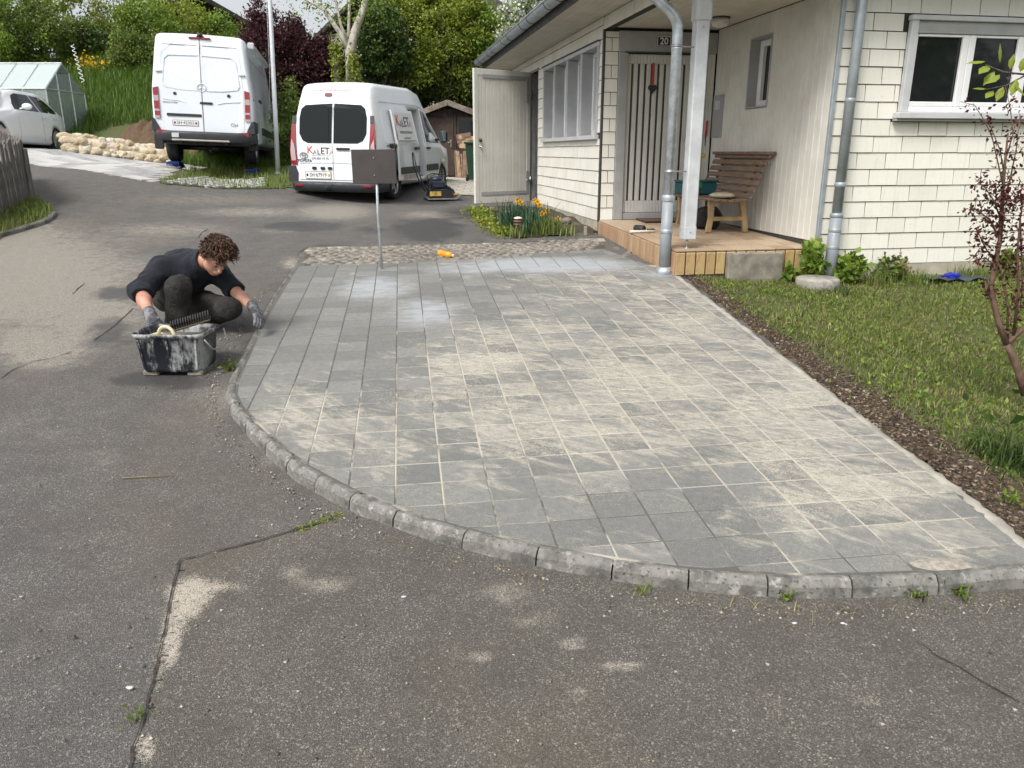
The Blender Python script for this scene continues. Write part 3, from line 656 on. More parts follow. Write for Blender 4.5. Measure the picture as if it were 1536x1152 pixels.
hbox('gable_wall', (.012, 8.81, .3), (3.5, 8.95, 3.12), m_under)
hbox('plinth', (.004, 2.66, .25), (.011, 8.8, .745), m_plin, wing, .002)
# shingles: every piece that shows is one object, the smallest ones joined
SH = []                                                     # (parent, matrix to house frame, w, h)
def shingle_rows(plane, r, holes, parent, pitch=.30, rowh=.15, ph=0.):
    a0, z0, a1, z1 = r; k = 0; z = z0
    while z < z1 - .02:
        h = min(rowh, z1 - z); a = a0 - pitch * (.5 if k % 2 else 0) + ph
        while a < a1:
            s0, s1 = max(a, a0), min(a + pitch, a1); b0, b1 = z, z + h
            a += pitch
            for H in holes:
                if H[0] < s1 - .003 and H[2] > s0 + .003 and H[1] < b1 - .003 and H[3] > b0 + .003:
                    if b0 < H[1]: b1 = H[1]
                    elif b1 > H[3]: b0 = H[3]
                    elif s0 < H[0]: s1 = H[0]
                    elif s1 > H[2]: s0 = H[2]
                    else: s1 = s0
            if s1 - s0 > .02 and b1 - b0 > .02: SH.append((parent, plane, s0, s1, b0, b1))
        z += rowh; k += 1
FW = (2.095, 1.845, 4.1, 2.745)
shingle_rows('f', (1.445, .515, 4.6, 3.3), [FW], front)
shingle_rows('w', (2.645, .745, 8.8, 3.085), [(WIN[0] - .03, WIN[1] - .05, WIN[2] + .02, WIN[3] + .03), (SHED[0] - .02, .6, SHED[2] + .04, SHED[3] + .03)], wing)
shingle_rows('d', (.02, .755, .185, 2.925), [], doorw, .165)
beam = hbox('porch_beam', (.015, -.25, 2.95), (.12, 2.60, 3.085), m_under, c=.003)
shingle_rows('b', (-.25, 2.94, 2.645, 3.083), [], beam)
def shingle(plane, s0, s1, b0, b1):
    g = .0040; s0, s1 = s0 + g, s1 - g; t = .011; v = [(s0, -.004), (s1, -.004), (s1, -t), (s0, -t)]; j = random.uniform(-.0015, .0015); w1, w2 = random.uniform(0, .003), random.uniform(0, .003)
    P = []
    for z, k in ((b0 + .002, 1), (b1 - .004, .55)):
        for i, (s_, o) in enumerate(v): P.append((s_, o * (k if o < -.005 else 1) - (.004 if k == 1 and o < -.005 else 0) + j, z + (w1 if i in (0, 3) else w2) * (k == 1)))
    F = [(0, 1, 5, 4), (1, 2, 6, 5), (2, 3, 7, 6), (3, 0, 4, 7), (0, 3, 2, 1), (4, 5, 6, 7)]
    if plane in 'fd': off = .03 if plane == 'f' else 2.616; P = [(a, off + o, z) for a, o, z in P]
    else: P = [(.012 + o if plane == 'w' else .015 + o, a, z) for a, o, z in P]
    return P, F
def sh_size(s):
    P, F = shingle(*s[1:]); w = np.array([hw(*p) for p in P]); u, y = px(w)
    if u.max() < 0 or u.min() > 1536 or y.max() < 0 or y.min() > 1152: return 0
    return (np.ptp(u)) * (np.ptp(y))
SH.sort(key=sh_size, reverse=True); restS = {}
for i, s in enumerate(SH):
    P, F = shingle(*s[1:])
    if i < 298 and sh_size(s) > 0: mb = MB(); mb.add(P, F); mb.build('shingle', shingle_m, s[0])
    else: restS.setdefault(s[0].name, (s[0], MB()))[1].add(P, F)
for nme, (par, mb) in restS.items(): mb.build('shingles', shingle_m, par, kind='stuff')
# corner trims
hbox('corner_trim', (-.006, 2.600, .74), (.018, 2.640, 2.945), m_dark, wing); hbox('corner_trim', (1.405, -.012, .35), (1.443, .026, 4.2), m_zinc, front)
# wing window: four deep bays between fins
ww = hbox('wing_window', (.185, WIN[0], WIN[1]), (.199, WIN[2], WIN[3]), m_glass, house)
hbox('sill', (-.05, WIN[0] - .05, WIN[1] - .055), (.19, WIN[2] + .03, WIN[1] - .004), m_lgrey, ww); hbox('head_frame', (-.022, WIN[0] - .04, WIN[3] - .03), (.18, WIN[2] + .03, WIN[3] + .02), m_lgrey, ww); hbox('head_flashing', (-.04, WIN[0] - .05, WIN[3] + .022), (.01, WIN[2] + .04, WIN[3] + .034), m_dark, ww)
m_fin = simple('mid grey paint', (.37, .38, .39), .5, var=.08, scale=5); NB = 4; bw = (WIN[2] - WIN[0]) / NB
for k in range(NB + 1):
    c_ = WIN[0] + bw * k; t = .045 if 0 < k < NB else .04; lo_, hi_ = c_ - t, c_ + t
    if k == 0: lo_ = WIN[0] - .035
    if k == NB: hi_ = WIN[2] + .022
    hbox('fin', (-.016, lo_, WIN[1] - .002), (.183, hi_, WIN[3] - .032), m_fin, ww)
for k in range(NB):
    a = WIN[0] + bw * k + .046; b = a + bw - .092
    for (p, q) in (((.13, a, WIN[1] + .0), (.18, b, WIN[1] + .06)), ((.13, a, WIN[3] - .09), (.18, b, WIN[3] - .033)), ((.13, a, WIN[1] + .061), (.18, a + .055, WIN[3] - .091)), ((.13, b - .055, WIN[1] + .061), (.18, b, WIN[3] - .091))): hbox('sash', p, q, m_white, ww)
    mb = MB(); mb.tube([(.118, a + .03, WIN[1] + .08), (.10, a + .03, WIN[1] + .08)], .012, 8); mb.build('stay_knob', m_black, ww)
# shed doorway (dark inside) and its open door
sdw = hbox('shed_doorway', (.9, SHED[0] - .3, .6), (.92, SHED[2] + .3, 2.95), m_under, house)
for nme, a, b in (('jamb', (-.004, SHED[0] - .018, .70), (.19, SHED[0], 2.85)), ('jamb', (-.004, SHED[2], .70), (.19, SHED[2] + .03, 2.85)), ('head', (-.004, SHED[0] + .001, 2.846), (.19, SHED[2] - .001, 2.87)), ('threshold', (.0, SHED[0] + .001, .66), (.19, SHED[2] - .001, .70))): hbox(nme, a, b, m_grey, sdw)
hg = hw(-.02, 6.95, 0); fr = at(712, 300, 13.35); dl = Vector((fr.x - hg.x, fr.y - hg.y, 0)); dlen = dl.length; da = math.atan2(dl.y, dl.x)
dpar = bpy.data.objects.new('shed_door', None); C.objects.link(dpar); dpar.parent = house
Mh = Matrix.Translation((HP[0], HP[1], 0)) @ Matrix.Rotation(HA, 4, 'Z'); dpar.matrix_local = Mh.inverted() @ (Matrix.Translation((hg.x, hg.y, .735)) @ Matrix.Rotation(da, 4, 'Z'))
DH = 2.13; m_door = simple('cream door paint', (.60, .59, .54), .55, var=.06, scale=3, dirt=((.45, .44, .38), .35))
hbox('door_core', (.03, -.015, .03), (dlen - .03, .012, DH - .03), m_door, dpar)
nb = 13; bwid = (dlen - .16) / nb
for k in range(nb): hbox('door_board', (.08 + bwid * k + .002, .0125, .11), (.08 + bwid * (k + 1) - .002, .024, DH - .10), m_door, dpar, .004)
for a, b in (((0, -.02, 0), (.078, .03, DH)), ((dlen - .078, -.02, 0), (dlen, .03, DH)), ((.079, -.02, 0), (dlen - .079, .03, .108)), ((.079, -.02, DH - .098), (dlen - .079, .03, DH))): hbox('door_frame', a, b, m_door, dpar)
for a, b in (((.10, .0305, DH - .14), (dlen - .15, .038, DH - .075)), ((.10, .0305, .13), (dlen - .12, .038, .19)), ((.035, .0305, DH - .50), (.095, .037, DH - .074)), ((.035, .0305, .13), (.095, .037, .52))): hbox('strap_hinge', a, b, m_grey, dpar)
for z in (DH - .36, .36): mb = MB(); mb.tube([(-.03, .034, z), (.10, .034, z)], .012, 8); mb.tube([(.0, .034, z - .06), (.0, .034, z + .06)], .014, 8); mb.build('hinge_pin', m_steel, dpar)
mb = MB(); mb.lathe([(.028, 0), (.03, .006), (.018, .03), (.0, .032)], 14, T(dlen - .11, .031, 1.02, rx=-math.pi / 2)); mb.build('door_knob', m_black, dpar)
mb = MB(); mb.lathe([(.022, 0), (.022, .006), (.008, .008), (.008, .04), (.0, .042)], 12, T(dlen - .11, .031, .92, rx=-math.pi / 2)); mb.tube([(dlen - .11, .068, .92), (dlen - .11, .066, .87)], .008, 8); mb.build('door_latch', m_steel, dpar)
# entrance door
fd = hbox('entrance_door', (.31, 2.650, .845), (1.30, 2.658, 2.68), simple('smoky door glass', (.055, .05, .045), .4), house)
m_slat = simple('pale grey slats', (.53, .52, .485), .55, var=.06, scale=4)
for a, b in (((.182, 2.585, 2.70), (1.41, 2.66, 2.93)), ((.186, 2.58, .76), (.30, 2.66, 2.698)), ((1.19, 2.58, .76), (1.30, 2.66, 2.698)), ((.301, 2.60, .76), (1.189, 2.66, .84))): hbox('door_frame', a, b, m_grey, fd)
hbox('drip_bar', (.26, 2.565, 2.69), (1.2, 2.60, 2.705), m_dark, fd)
pit = .0815
for k in range(11): a = .305 + pit * k; hbox('slat', (a, 2.622, .99), (a + .051, 2.648, 2.575), m_slat, fd, .003)
for k in range(22): a = .303 + pit / 2 * k; b = min(a + pit / 2 - .003, 1.188); hbox('door_board', (a, 2.618, .845), (b, 2.648, .988), m_slat, fd, .003); hbox('door_board', (a, 2.618, 2.577), (b, 2.648, 2.682), m_slat, fd, .003)
mb = MB(); mb.tube([(1.14, 2.60, 1.72), (1.14, 2.56, 1.72), (1.05, 2.555, 1.72)], .012, 8); mb.build('door_handle', m_steel, fd)
mh = hbox('house_number', (.640, 2.572, 2.765), (.815, 2.584, 2.880), simple('dark enamel', (.02, .022, .03), .3), house); m_let = simple('white lettering', (.8, .8, .8), .5, var=.03)
for a, b in (((.644, 2.5695, 2.769), (.811, 2.5715, 2.775)), ((.644, 2.5695, 2.870), (.811, 2.5715, 2.876)), ((.644, 2.5695, 2.776), (.650, 2.5715, 2.869)), ((.805, 2.5695, 2.776), (.811, 2.5715, 2.869))): hbox('border', a, b, m_let, mh, .0005)
text('numerals', '20', .105, m_let, mh, T(.728, 2.571, 2.8215, rx=math.pi / 2), .001, bold=.001)
# boarded porch walls and ceiling
def boards_v(v0, v1, z0, z1, par, u0=1.41, wd=.104):
    n = max(1, round((v1 - v0) / wd)); w = (v1 - v0) / n
    for k in range(n): hbox('wall_board', (u0, v0 + w * k + .002, z0), (u0 + .024, v0 + w * (k + 1) - .002, z1), m_wood, par, .005)
boards_v(.03, SW[0], .745, 2.965, side); boards_v(SW[0], SW[2], .745, SW[1], side); boards_v(SW[0], SW[2], SW[3], 2.965, side); boards_v(SW[2], 2.58, .745, 2.965, side)
n_ = 3
for k in range(2): hbox('wall_board', (1.302 + .052 * k, 2.60, .76), (1.302 + .052 * (k + 1) - .003, 2.66, 2.698), m_wood, doorw)
hbox('skirting_gap', (1.418, .03, .66), (1.434, 2.58, .742), m_dark, side)
sw = hbox('small_window', (1.562, SW[0] + .01, SW[1] + .01), (1.570, SW[2] - .01, SW[3] - .01), m_glass, house, .001)
# deep reveal built out in front of the pane
for a, b in (((1.402, SW[2] - .02, SW[1] + .002), (1.56, SW[2] - .002, SW[3] - .002)), ((1.402, SW[0] + .002, SW[1] + .002), (1.56, SW[0] + .02, SW[3] - .002)), ((1.402, SW[0] + .021, SW[3] - .02), (1.56, SW[2] - .021, SW[3] - .002)), ((1.385, SW[0] + .021, SW[1] + .002), (1.56, SW[2] - .021, SW[1] + .018))): hbox('reveal', a, b, m_grey, sw)
for a, b in (((1.515, SW[0] + .022, SW[1] + .02), (1.5605, SW[0] + .09, SW[3] - .022)), ((1.515, SW[2] - .10, SW[1] + .02), (1.5605, SW[2] - .022, SW[3] - .022)), ((1.515, SW[0] + .091, SW[1] + .02), (1.5605, SW[2] - .101, SW[1] + .085)), ((1.515, SW[0] + .091, SW[3] - .085), (1.5605, SW[2] - .101, SW[3] - .022))): hbox('sash', a, b, m_white, sw)
mbx = hbox('meter_cabinet', (1.392, 2.29, 1.74), (1.4095, 2.56, 2.225), m_grey, house); hbox('cabinet_door', (1.386, 2.305, 1.755), (1.3915, 2.545, 2.21), m_grey, mbx); hbox('notice', (1.3845, 2.35, 2.06), (1.3858, 2.50, 2.16), m_lgrey, mbx, .0003)
ceil = hbox('porch_ceiling', (.125, -.24, 2.985), (1.43, 2.66, 3.06), m_under)
for k in range(13): a = .126 + k * .0985; hbox('ceiling_board', (a + .0015, -.24, 2.968), (a + .097, 2.655, 2.984), m_ceil, ceil, .004)
mb = MB(); mb.lathe([(.05, 0), (.09, -.012), (.10, -.05), (.075, -.09), (.02, -.105), (.0, -.106)], 18, T(1.05, 1.75, 2.966)); lampo = mb.build('ceiling_lamp', simple('opal glass', (.7, .7, .66), .3), house); mb = MB(); mb.lathe([(.105, -.0), (.105, -.012), (.0, -.013)], 18, T(1.05, 1.75, 2.967)); mb.build('lamp_base', m_dark, lampo)
# roof, soffit, gutter
mb = MB(); mb.prism([(-.56, 3.20), (-.56, 3.32), (3.6, 5.35), (7.8, 3.3), (7.8, 3.18), (3.6, 5.2)], -.45, 9.15, None, 'y'); roof = mb.build('roof', m_rooft, house)
nS = 6
for k in range(nS): a = -.53 + k * .0925; hbox('soffit_board', (a, -.42, 3.088), (a + .0905, 9.1, 3.104), m_ceil, roof, .004)
hbox('soffit_board', (.026, 8.96, 3.088), (3.4, 9.1, 3.104), m_ceil, roof)
hbox('fascia', (-.552, -.43, 3.085), (-.532, 9.12, 3.25), m_dark, roof); hbox('rafter_infill', (-.53, -.40, 3.106), (3.4, 9.05, 3.21), m_under, roof)
mb = MB(); pr = []
for k in range(15):
    w = math.pi * k / 14; pr.append((-.632 - .078 * math.cos(w), 3.225 - .078 * math.sin(w)))
for k in range(15):
    w = math.pi * (1 - k / 14); pr.append((-.632 - .074 * math.cos(w), 3.225 - .074 * math.sin(w)))
mb.prism(pr, -.42, 8.95, None, 'y'); gut = mb.build('gutter', m_zinc, roof)
mb = MB(); mb.tube([(-.712, -.42, 3.228), (-.712, 8.95, 3.228)], .010, 8); mb.build('gutter_bead', m_zinc, gut)
mb = MB(); mb.prism(pr[:15], 8.951, 8.956, None, 'y'); mb.build('gutter_end', m_zinc, gut)
for k in range(18):
    vv = .1 + k * .52; mb = MB(); q = []
    for i in range(13): w = math.pi * i / 12; q.append((-.632 - .0795 * math.cos(w), vv, 3.225 - .0795 * math.sin(w)))
    mb.tube(q, .0055, 6); mb.build('gutter_bracket', m_dark if k % 3 else m_zinc, gut)
# downpipe and post at the porch corner
pu_, pv_v = -.062, .115
dp = MB(); dp.tube([(-.60, .10, 3.17), (-.585, .10, 3.07), (-.50, .10, 2.99), (-.15, .112, 2.745), (-.095, .114, 2.69), (-.068, .1145, 2.63), (pu_, pv_v, 2.55), (pu_, pv_v, 1.12)], .046, 16); dpo = dp.build('downpipe', m_zinc2, house)
mb = MB(); mb.tube([(pu_, pv_v, 1.16), (pu_, pv_v, .44)], .053, 16); mb.build('standpipe', m_pvc, dpo)
for z, r_, h_ in ((1.16, .058, .03), (.86, .0575, .02), (2.44, .0485, .012)): mb = MB(); mb.lathe([(r_ - .004, -h_), (r_, -h_ * .6), (r_, h_ * .6), (r_ - .004, h_)], 16, T(pu_, pv_v, z)); mb.build('pipe_collar', m_zinc2, dpo)
mb = MB(); mb.lathe([(.075, .0), (.072, .045), (.056, .075)], 16, T(pu_, pv_v, .455)); mb.build('pipe_shoe', m_zinc2, dpo)
for z in (2.46, 1.40): mb = MB(); mb.tube([(pu_, pv_v, z), (.13, .14, z)], .007, 6); mb.lathe([(.050, -.012), (.053, 0), (.050, .012)], 14, T(pu_, pv_v, z)); mb.build('pipe_clip', m_steel, dpo)
m_post = simple('weathered grey-white post', (.52, .535, .55), .7, var=.12, scale=6, dirt=((.36, .37, .38), .5), bump=.3)
po = hbox('porch_post', (.105, .09, .80), (.225, .21, 2.95), m_post, house, .010); hbox('post_foot', (.103, .088, .78), (.227, .212, .90), m_post, po, .006)
mb = MB(); mb.tube([(.165, .15, .68), (.165, .15, .80)], .012, 8); mb.lathe([(.03, .69), (.03, .702)], 10, T(.165, .15, 0)); mb.build('post_pin', m_steel, po)
for z in (.85, 2.62): mb = MB(); mb.lathe([(.008, 0), (.006, .006), (.0, .007)], 8, T(.165, .089, z, rx=math.pi / 2)); mb.build('bolt', m_steel, po)
mb = MB(); mb.cbox((.09, .075, 2.66), (.24, .225, 2.95), .02); mb.build('post_head', m_post, po)
# downpipe on the front wall
fu, fv = 1.545, -.075
mb = MB(); mb.tube([(fu, fv, .98), (fu, fv, 4.4)], .047, 16); d2 = mb.build('downpipe', m_zinc, house)
mb = MB(); mb.tube([(fu, fv, .30), (fu, fv, .99)], .056, 16); mb.build('standpipe', m_pvc, d2)
for z, r_ in ((1.00, .061), (.86, .059), (1.28, .052), (2.02, .05), (.70, .058)): mb = MB(); mb.lathe([(r_ - .005, -.022), (r_, -.012), (r_, .012), (r_ - .005, .022)], 16, T(fu, fv, z)); mb.tube([(fu, fv + .04, z), (fu, .03, z)], .006, 6); mb.build('pipe_collar', m_zinc, d2)
# front window
fw = hbox('front_window', (FW[0] + .02, .012, 1.93), (FW[2], .029, 2.70), m_glass, house, .001)
hbox('window_sill', (FW[0] - .045, -.075, 1.868), (FW[2], .01, 1.925), m_lgrey, fw, .006); hbox('sill_underside', (FW[0] - .045, -.05, 1.846), (FW[2], .01, 1.866), m_grey, fw, .003)
hbox('surround', (FW[0] - .008, -.045, 1.926), (FW[0] + .062, .01, 2.722), m_lgrey, fw, .005); hbox('surround', (FW[0] - .02, -.06, 2.705), (FW[2], .01, 2.748), m_lgrey, fw, .005); hbox('shutter_guide', (FW[0] + .063, -.03, 2.60), (FW[2], .008, 2.704), m_grey, fw, .004)
hbox('frame_bottom', (FW[0] + .063, -.028, 1.926), (FW[2], .006, 1.975), m_white, fw, .006)
for a, b in ((2.163, 2.185), (2.645, 2.71), (2.713, 2.78), (3.225, 3.29), (3.293, 3.36), (3.80, 3.87)):
    hbox('sash_stile', (a, -.02, 1.977), (b, .0105, 2.598), m_white, fw, .006)
for a, b in ((2.187, 2.643), (2.782, 3.223), (3.362, 3.798)): hbox('sash_rail', (a, -.016, 1.977), (b, .0105, 2.020), m_white, fw, .006); hbox('sash_rail', (a, -.016, 2.575), (b, .0105, 2.598), m_white, fw, .004)
# porch platform with its tiles
mto = Mat('terracotta tile', .6); rr1 = mto.rnd(); mto.set('Base Color', mto.mix(mto.mr(mto.noise(9, 6, .7), .45, .75, 0, .7), mto.ramp(rr1, [(0, (.32, .215, .135)), (.5, (.40, .29, .19)), (1, (.44, .34, .24))]), (.36, .31, .25))); mto.bump(mto.noise(40, 4), .2, .003)
mtf = Mat('ochre riser tile', .5); rr1 = mtf.rnd(); mtf.set('Base Color', mtf.mix(mtf.mr(mtf.noise(9, 4, .6), .5, .75, 0, .6), mtf.ramp(rr1, [(0, (.42, .285, .11)), (.5, (.48, .345, .16)), (1, (.36, .25, .13))]), (.20, .10, .045))); mtf.bump(mtf.noise(30, 3), .2, .003)
mts = Mat('side riser tile', .55); rr1 = mts.rnd(); mts.set('Base Color', mts.mix(mts.mr(mts.noise(12, 6, .7), .45, .7, 0, .7), mts.ramp(rr1, [(0, (.36, .215, .125)), (.5, (.42, .28, .165)), (1, (.45, .33, .21))]), (.33, .22, .14)))
def fl(v): return .692 + .026 * v
mb = MB(); mb.add([(.012, .012, .2), (1.405, .012, .2), (1.405, 2.6, .2), (.012, 2.6, .2), (.012, .012, fl(0) - .012), (1.405, .012, fl(0) - .012), (1.405, 2.6, fl(2.6) - .012), (.012, 2.6, fl(2.6) - .012)], [(0, 3, 2, 1), (4, 5, 6, 7), (0, 1, 5, 4), (1, 2, 6, 5), (2, 3, 7, 6), (3, 0, 4, 7)])
plat = mb.build('porch', simple('tile grout', (.11, .085, .065), .95), house)
nu, nv = 7, 13; tu, tv = 1.408 / nu, 2.585 / nv
tme = MB(); tme.cbox((-tu / 2 + .005, -tv / 2 + .005, -.014), (tu / 2 - .005, tv / 2 - .005, 0), .003); tme = tme.mesh('floor_tile', mto.m)
for i in range(nu):
    for j in range(nv): v = (j + .5) * tv; link('floor_tile', tme, plat, loc=((i + .5) * tu - .002, v, fl(v) + random.uniform(-.0006, .0006)), rot=(.026, 0, 0))
n_ = 14; w = 1.406 / n_; tf = MB(); tf.cbox((-w / 2 + .006, -.008, -.215), (w / 2 - .006, .012, -.006), .006); tf = tf.mesh('riser_tile', mtf.m)
for i in range(n_): link('riser_tile', tf, plat, loc=((i + .5) * w - .002, 0, fl(0) - .016 + random.uniform(-.001, .001)))
n_ = 25; w = 2.58 / n_; ts = MB(); ts.cbox((-.008, -w / 2 + .003, -.42), (.012, w / 2 - .003, -.002), .004); ts = ts.mesh('riser_tile', mts.m)
for i in range(n_): v = (i + .5) * w; link('riser_tile', ts, plat, loc=(0, v + .004, fl(v) - .016 + random.uniform(-.001, .001)), rot=(.026, 0, 0))
# ---- things on and by the porch
bm_w = Mat('weathered bench wood', .75); O = bm_w.obj; g_ = bm_w.noise(6, 6, .7, bm_w.sc(O, 12, 1.2, 12)); bm_w.set('Base Color', bm_w.mix(bm_w.mr(g_, .3, .7), (.11, .065, .04), (.24, .165, .115))); bm_w.bump(g_, .4, .004); m_bench = bm_w.m
m_bleg = simple('pale bench wood', (.34, .235, .12), .7, var=.25, scale=8, bump=.3)
bz = fl(1.5); bench = thing('bench', 'slatted brown wooden bench with curved legs against the porch wall', 'bench', hw(.80, 1.10, bz), HA)
def bb(name, a, b, mat, M=None, par=bench): mb = MB(); mb.cbox(a, b, .006, M); return mb.build(name, mat, par)
for k, (u_, z_) in enumerate(((.03, .352), (.105, .345), (.18, .340), (.255, .345), (.33, .352))): bb('seat_slat', (u_ - .034, -.12, z_ - .014), (u_ + .034, 1.16, z_ + .014), m_bench)
for k in range(7):
    t = k / 6; u_ = .385 + .155 * t; z_ = .385 + .415 * t; M = T(u_, 0, z_, ry=R(20)); bb('back_slat', (-.011, -.17 - .02 * (k == 6), -.027), (.011, 1.16, .027), m_bench, M)
mb = MB(); mb.cbox((.50, -.20, .812), (.60, 1.18, .845), .008); mb.build('top_rail', m_bench, bench)
for v0 in (.06, .92):
    mb = MB(); mb.prism([(.0, 0), (.055, 0), (.075, .16), (.075, .335), (.01, .335), (.022, .16)], v0, v0 + .045, None, 'y', .004); mb.build('leg', m_bleg, bench)
    mb = MB(); mb.prism([(.435, 0), (.49, 0), (.46, .18), (.43, .335), (.36, .335), (.40, .18)], v0, v0 + .045, None, 'y', .004); mb.build('leg', m_bleg, bench)
    mb = MB(); mb.cbox((.045, v0 + .004, .12), (.425, v0 + .04, .165), .005); mb.build('stretcher', m_bleg, bench)
    mb = MB(); mb.prism([(-.01, .338), (.06, .315), (.20, .300), (.34, .315), (.40, .336), (.34, .331), (.2, .327), (.06, .331)], v0 - .002, v0 + .047, None, 'y'); mb.build('seat_bearer', m_bleg, bench)
    mb = MB(); mb.tube([(.40, v0 + .02, .33), (.43, v0 + .02, .42), (.52, v0 + .02, .66), (.57, v0 + .02, .80)], .018, 8); mb.build('back_post', m_bench, bench)
mb = MB(); mb.lathe([(.0, 0), (.10, .0), (.125, .012), (.13, .028), (.10, .045), (.04, .054), (.0, .055)], 22, Matrix.Diagonal((1, 1.2, 1, 1)))
tag(mb.build('cushion', simple('beige felt', (.46, .40, .28), .95, var=.12, scale=20, bump=.4), None, loc=hw(.98, 1.22, bz + .367), rot=(0, 0, .3)), 'small round beige pad lying on the bench seat', 'cushion')
gb = thing('plastic_box', 'dark teal plastic box standing on the far end of the bench', 'box', hw(.99, 1.98, bz + .367), HA); m_teal = simple('teal plastic', (.01, .075, .085), .4, var=.2)
mb = MB(); q = .17
for r0, r1, z0, z1 in ((.13, .15, 0, .14),): mb.prism([(-.21, -.12), (.21, -.12), (.21, .12), (-.21, .12)], 0, .135, None, 'z', .01)
mb.build('box_body', m_teal, gb); mb = MB(); mb.cbox((-.225, -.135, .136), (.225, .135, .158), .006); mb.build('box_lid', m_teal, gb); mb = MB(); mb.cbox((-.03, -.135, .07), (.03, -.121, .135), .004); mb.build('box_clip', simple('green plastic', (.03, .16, .06), .4), gb)
# rubbish bag under the bench
def blob(name, c, r, seed, mat, amp=.25, fr_=3., nu_=20, nv_=14, flat=None, parent=None, smooth=True):
    rs = np.random.default_rng(seed); ph = rs.uniform(0, 6.28, (8, 3)); fq = rs.normal(0, fr_, (8, 3)); v = []; f = []
    for i in range(nv_ + 1):
        th = math.pi * i / nv_
        for k in range(nu_):
            w = 2 * math.pi * k / nu_; d = np.array([math.sin(th) * math.cos(w), math.sin(th) * math.sin(w), -math.cos(th)]); s = 1 + amp * float(np.mean(np.sin(fq @ d + ph[:, 0]))) * 1.8
            p = d * np.array(r) * s
            if flat is not None: p[2] = max(p[2], flat)
            v.append(p)
    for i in range(nv_):
        for k in range(nu_): f.append((i * nu_ + k, i * nu_ + (k + 1) % nu_, (i + 1) * nu_ + (k + 1) % nu_, (i + 1) * nu_ + k))
    mb = MB(); mb.add(v, f, None, smooth); return mb.build(name, mat, parent, loc=c)
m_bag = Mat('black bag foil', .22, (.01, .01, .012)); m_bag.bump(m_bag.noise(14, 6, .7, None, 1.5), 1, .05)
c_ = hw(.97, 1.55, fl(1.55) + .125); tag(blob('rubbish_bag', c_, (.17, .22, .14), 4, m_bag.m, .18, 3, 26, 18, -.125), 'shiny black plastic bag stuffed under the bench', 'bag')
c_ = hw(.78, 2.36, 0); mb = MB(); mb.cbox((-.30, -.17, 0), (.30, .17, .018), .006); dm = thing('doormat', 'reddish brown doormat in front of the slatted entrance door', 'doormat', (c_.x, c_.y, fl(2.36) + .002), rot=(0.026, 0, HA)); mb.build('mat_pile', simple('coir', (.13, .065, .045), .95, var=.35, scale=60, bump=.8, bs=200), dm)
mb = MB(); [mb.cbox(a, b, .004) for a, b in (((-.315, -.185, 0), (.315, -.171, .02)), ((-.315, .171, 0), (.315, .185, .02)), ((-.315, -.17, 0), (-.301, .17, .02)), ((.301, -.17, 0), (.315, .17, .02)))]; mb.build('mat_border', m_black, dm)
q = at(966, 348, 8.6); mp = onp(966, 349, 0); c_ = None
for vv in np.arange(.6, 2.4, .05):      # where the view line meets the porch floor
    pass
r_ = ray(966, 349)
for t in np.arange(6, 12, .01):
    P = Vector((r_[0] * t, r_[1] * t, r_[2] * t + CZ)); lv = (P.x - HP[0]) * hv_.x + (P.y - HP[1]) * hv_.y
    if P.z < fl(lv) + .004: c_ = P; break
ml_ = thing('rubber_mallet', 'black rubber mallet with pale handle lying on the porch tiles', 'mallet', c_, HA + R(8)); mb = MB(); mb.lathe([(.0, -.06), (.034, -.06), (.038, -.05), (.038, .05), (.034, .06), (0, .06)], 16, T(-.02, .07, .039, ry=0, rx=math.pi / 2, rz=.5)); mb.build('head', m_black, ml_)
mb = MB(); mb.tube([(-.16, .02, .014), (.12, -.015, .014)], .014, 8); mb.build('handle', simple('pale ash wood', (.62, .58, .50), .6), ml_); mb = MB(); mb.tube([(.06, .03, .018), (.15, .06, .018)], .018, 8); mb.build('grip', m_black, ml_)
# concrete block leaning on the porch, round lid
cb = hw(.77, -.06, .40); mb = MB(); mb.cbox((-.28, -.035, -.06), (.28, .035, .265), .012); tag(mb.build('concrete_block', m_conc, None, loc=cb, rot=(R(-4), 0, HA)), 'rough grey concrete slab propped against the ochre porch tiles', 'slab')
ld = hw(1.27, -.33, .36); mb = MB(); mb.lathe([(.0, .10), (.06, .10), (.065, .094), (.175, .098), (.19, .09), (.195, .08), (.195, -.08), (0, -.08)], 28); tag(mb.build('manhole_cover', simple('old pale concrete', (.30, .285, .25), .95, var=.25, scale=14, dirt=((.17, .17, .10), .6), bump=.7), None, loc=ld), 'round grey concrete cover in the grass beside the porch', 'cover')
# hanging things
hd = thing('door_heart', 'dark heart hanging on a red ribbon from the entrance door', 'ornament', hw(.625, 2.612, 2.30), HA); mb = MB(); hp = []
for k in range(24): w = 2 * math.pi * k / 24; hp.append((.0035 * 16 * math.sin(w) ** 3, .0035 * (13 * math.cos(w) - 5 * math.cos(2 * w) - 2 * math.cos(3 * w) - math.cos(4 * w))))
mb.prism(hp, -.012, .006, None, 'y', .004); mb.build('heart', m_black, hd); mb = MB(); mb.cbox((-.016, -.004, .035), (.016, .004, .29), .002); mb.build('ribbon', simple('red ribbon', (.42, .05, .05), .7), hd)
rp = thing('hanging_rope', 'dark cord with red top and yellow float hanging on the porch wall', 'cord', hw(1.345, 2.57, 1.50), HA); mb = MB(); mb.tube([(0, .02, .42), (-.005, .03, .30), (-.002, .04, .1), (-.01, .07, -.1), (-.012, .09, -.16)], .009, 6); mb.build('cord', m_black, rp); mb = MB(); mb.tube([(0, .02, .44), (-.003, .025, .26)], .013, 6); mb.build('red_end', simple('red plastic', (.45, .03, .03), .5), rp); mb = MB(); mb.ball((-.012, .045, .03), (.03, .03, .035)); mb.build('float', simple('yellow plastic', (.7, .5, .03), .45), rp)
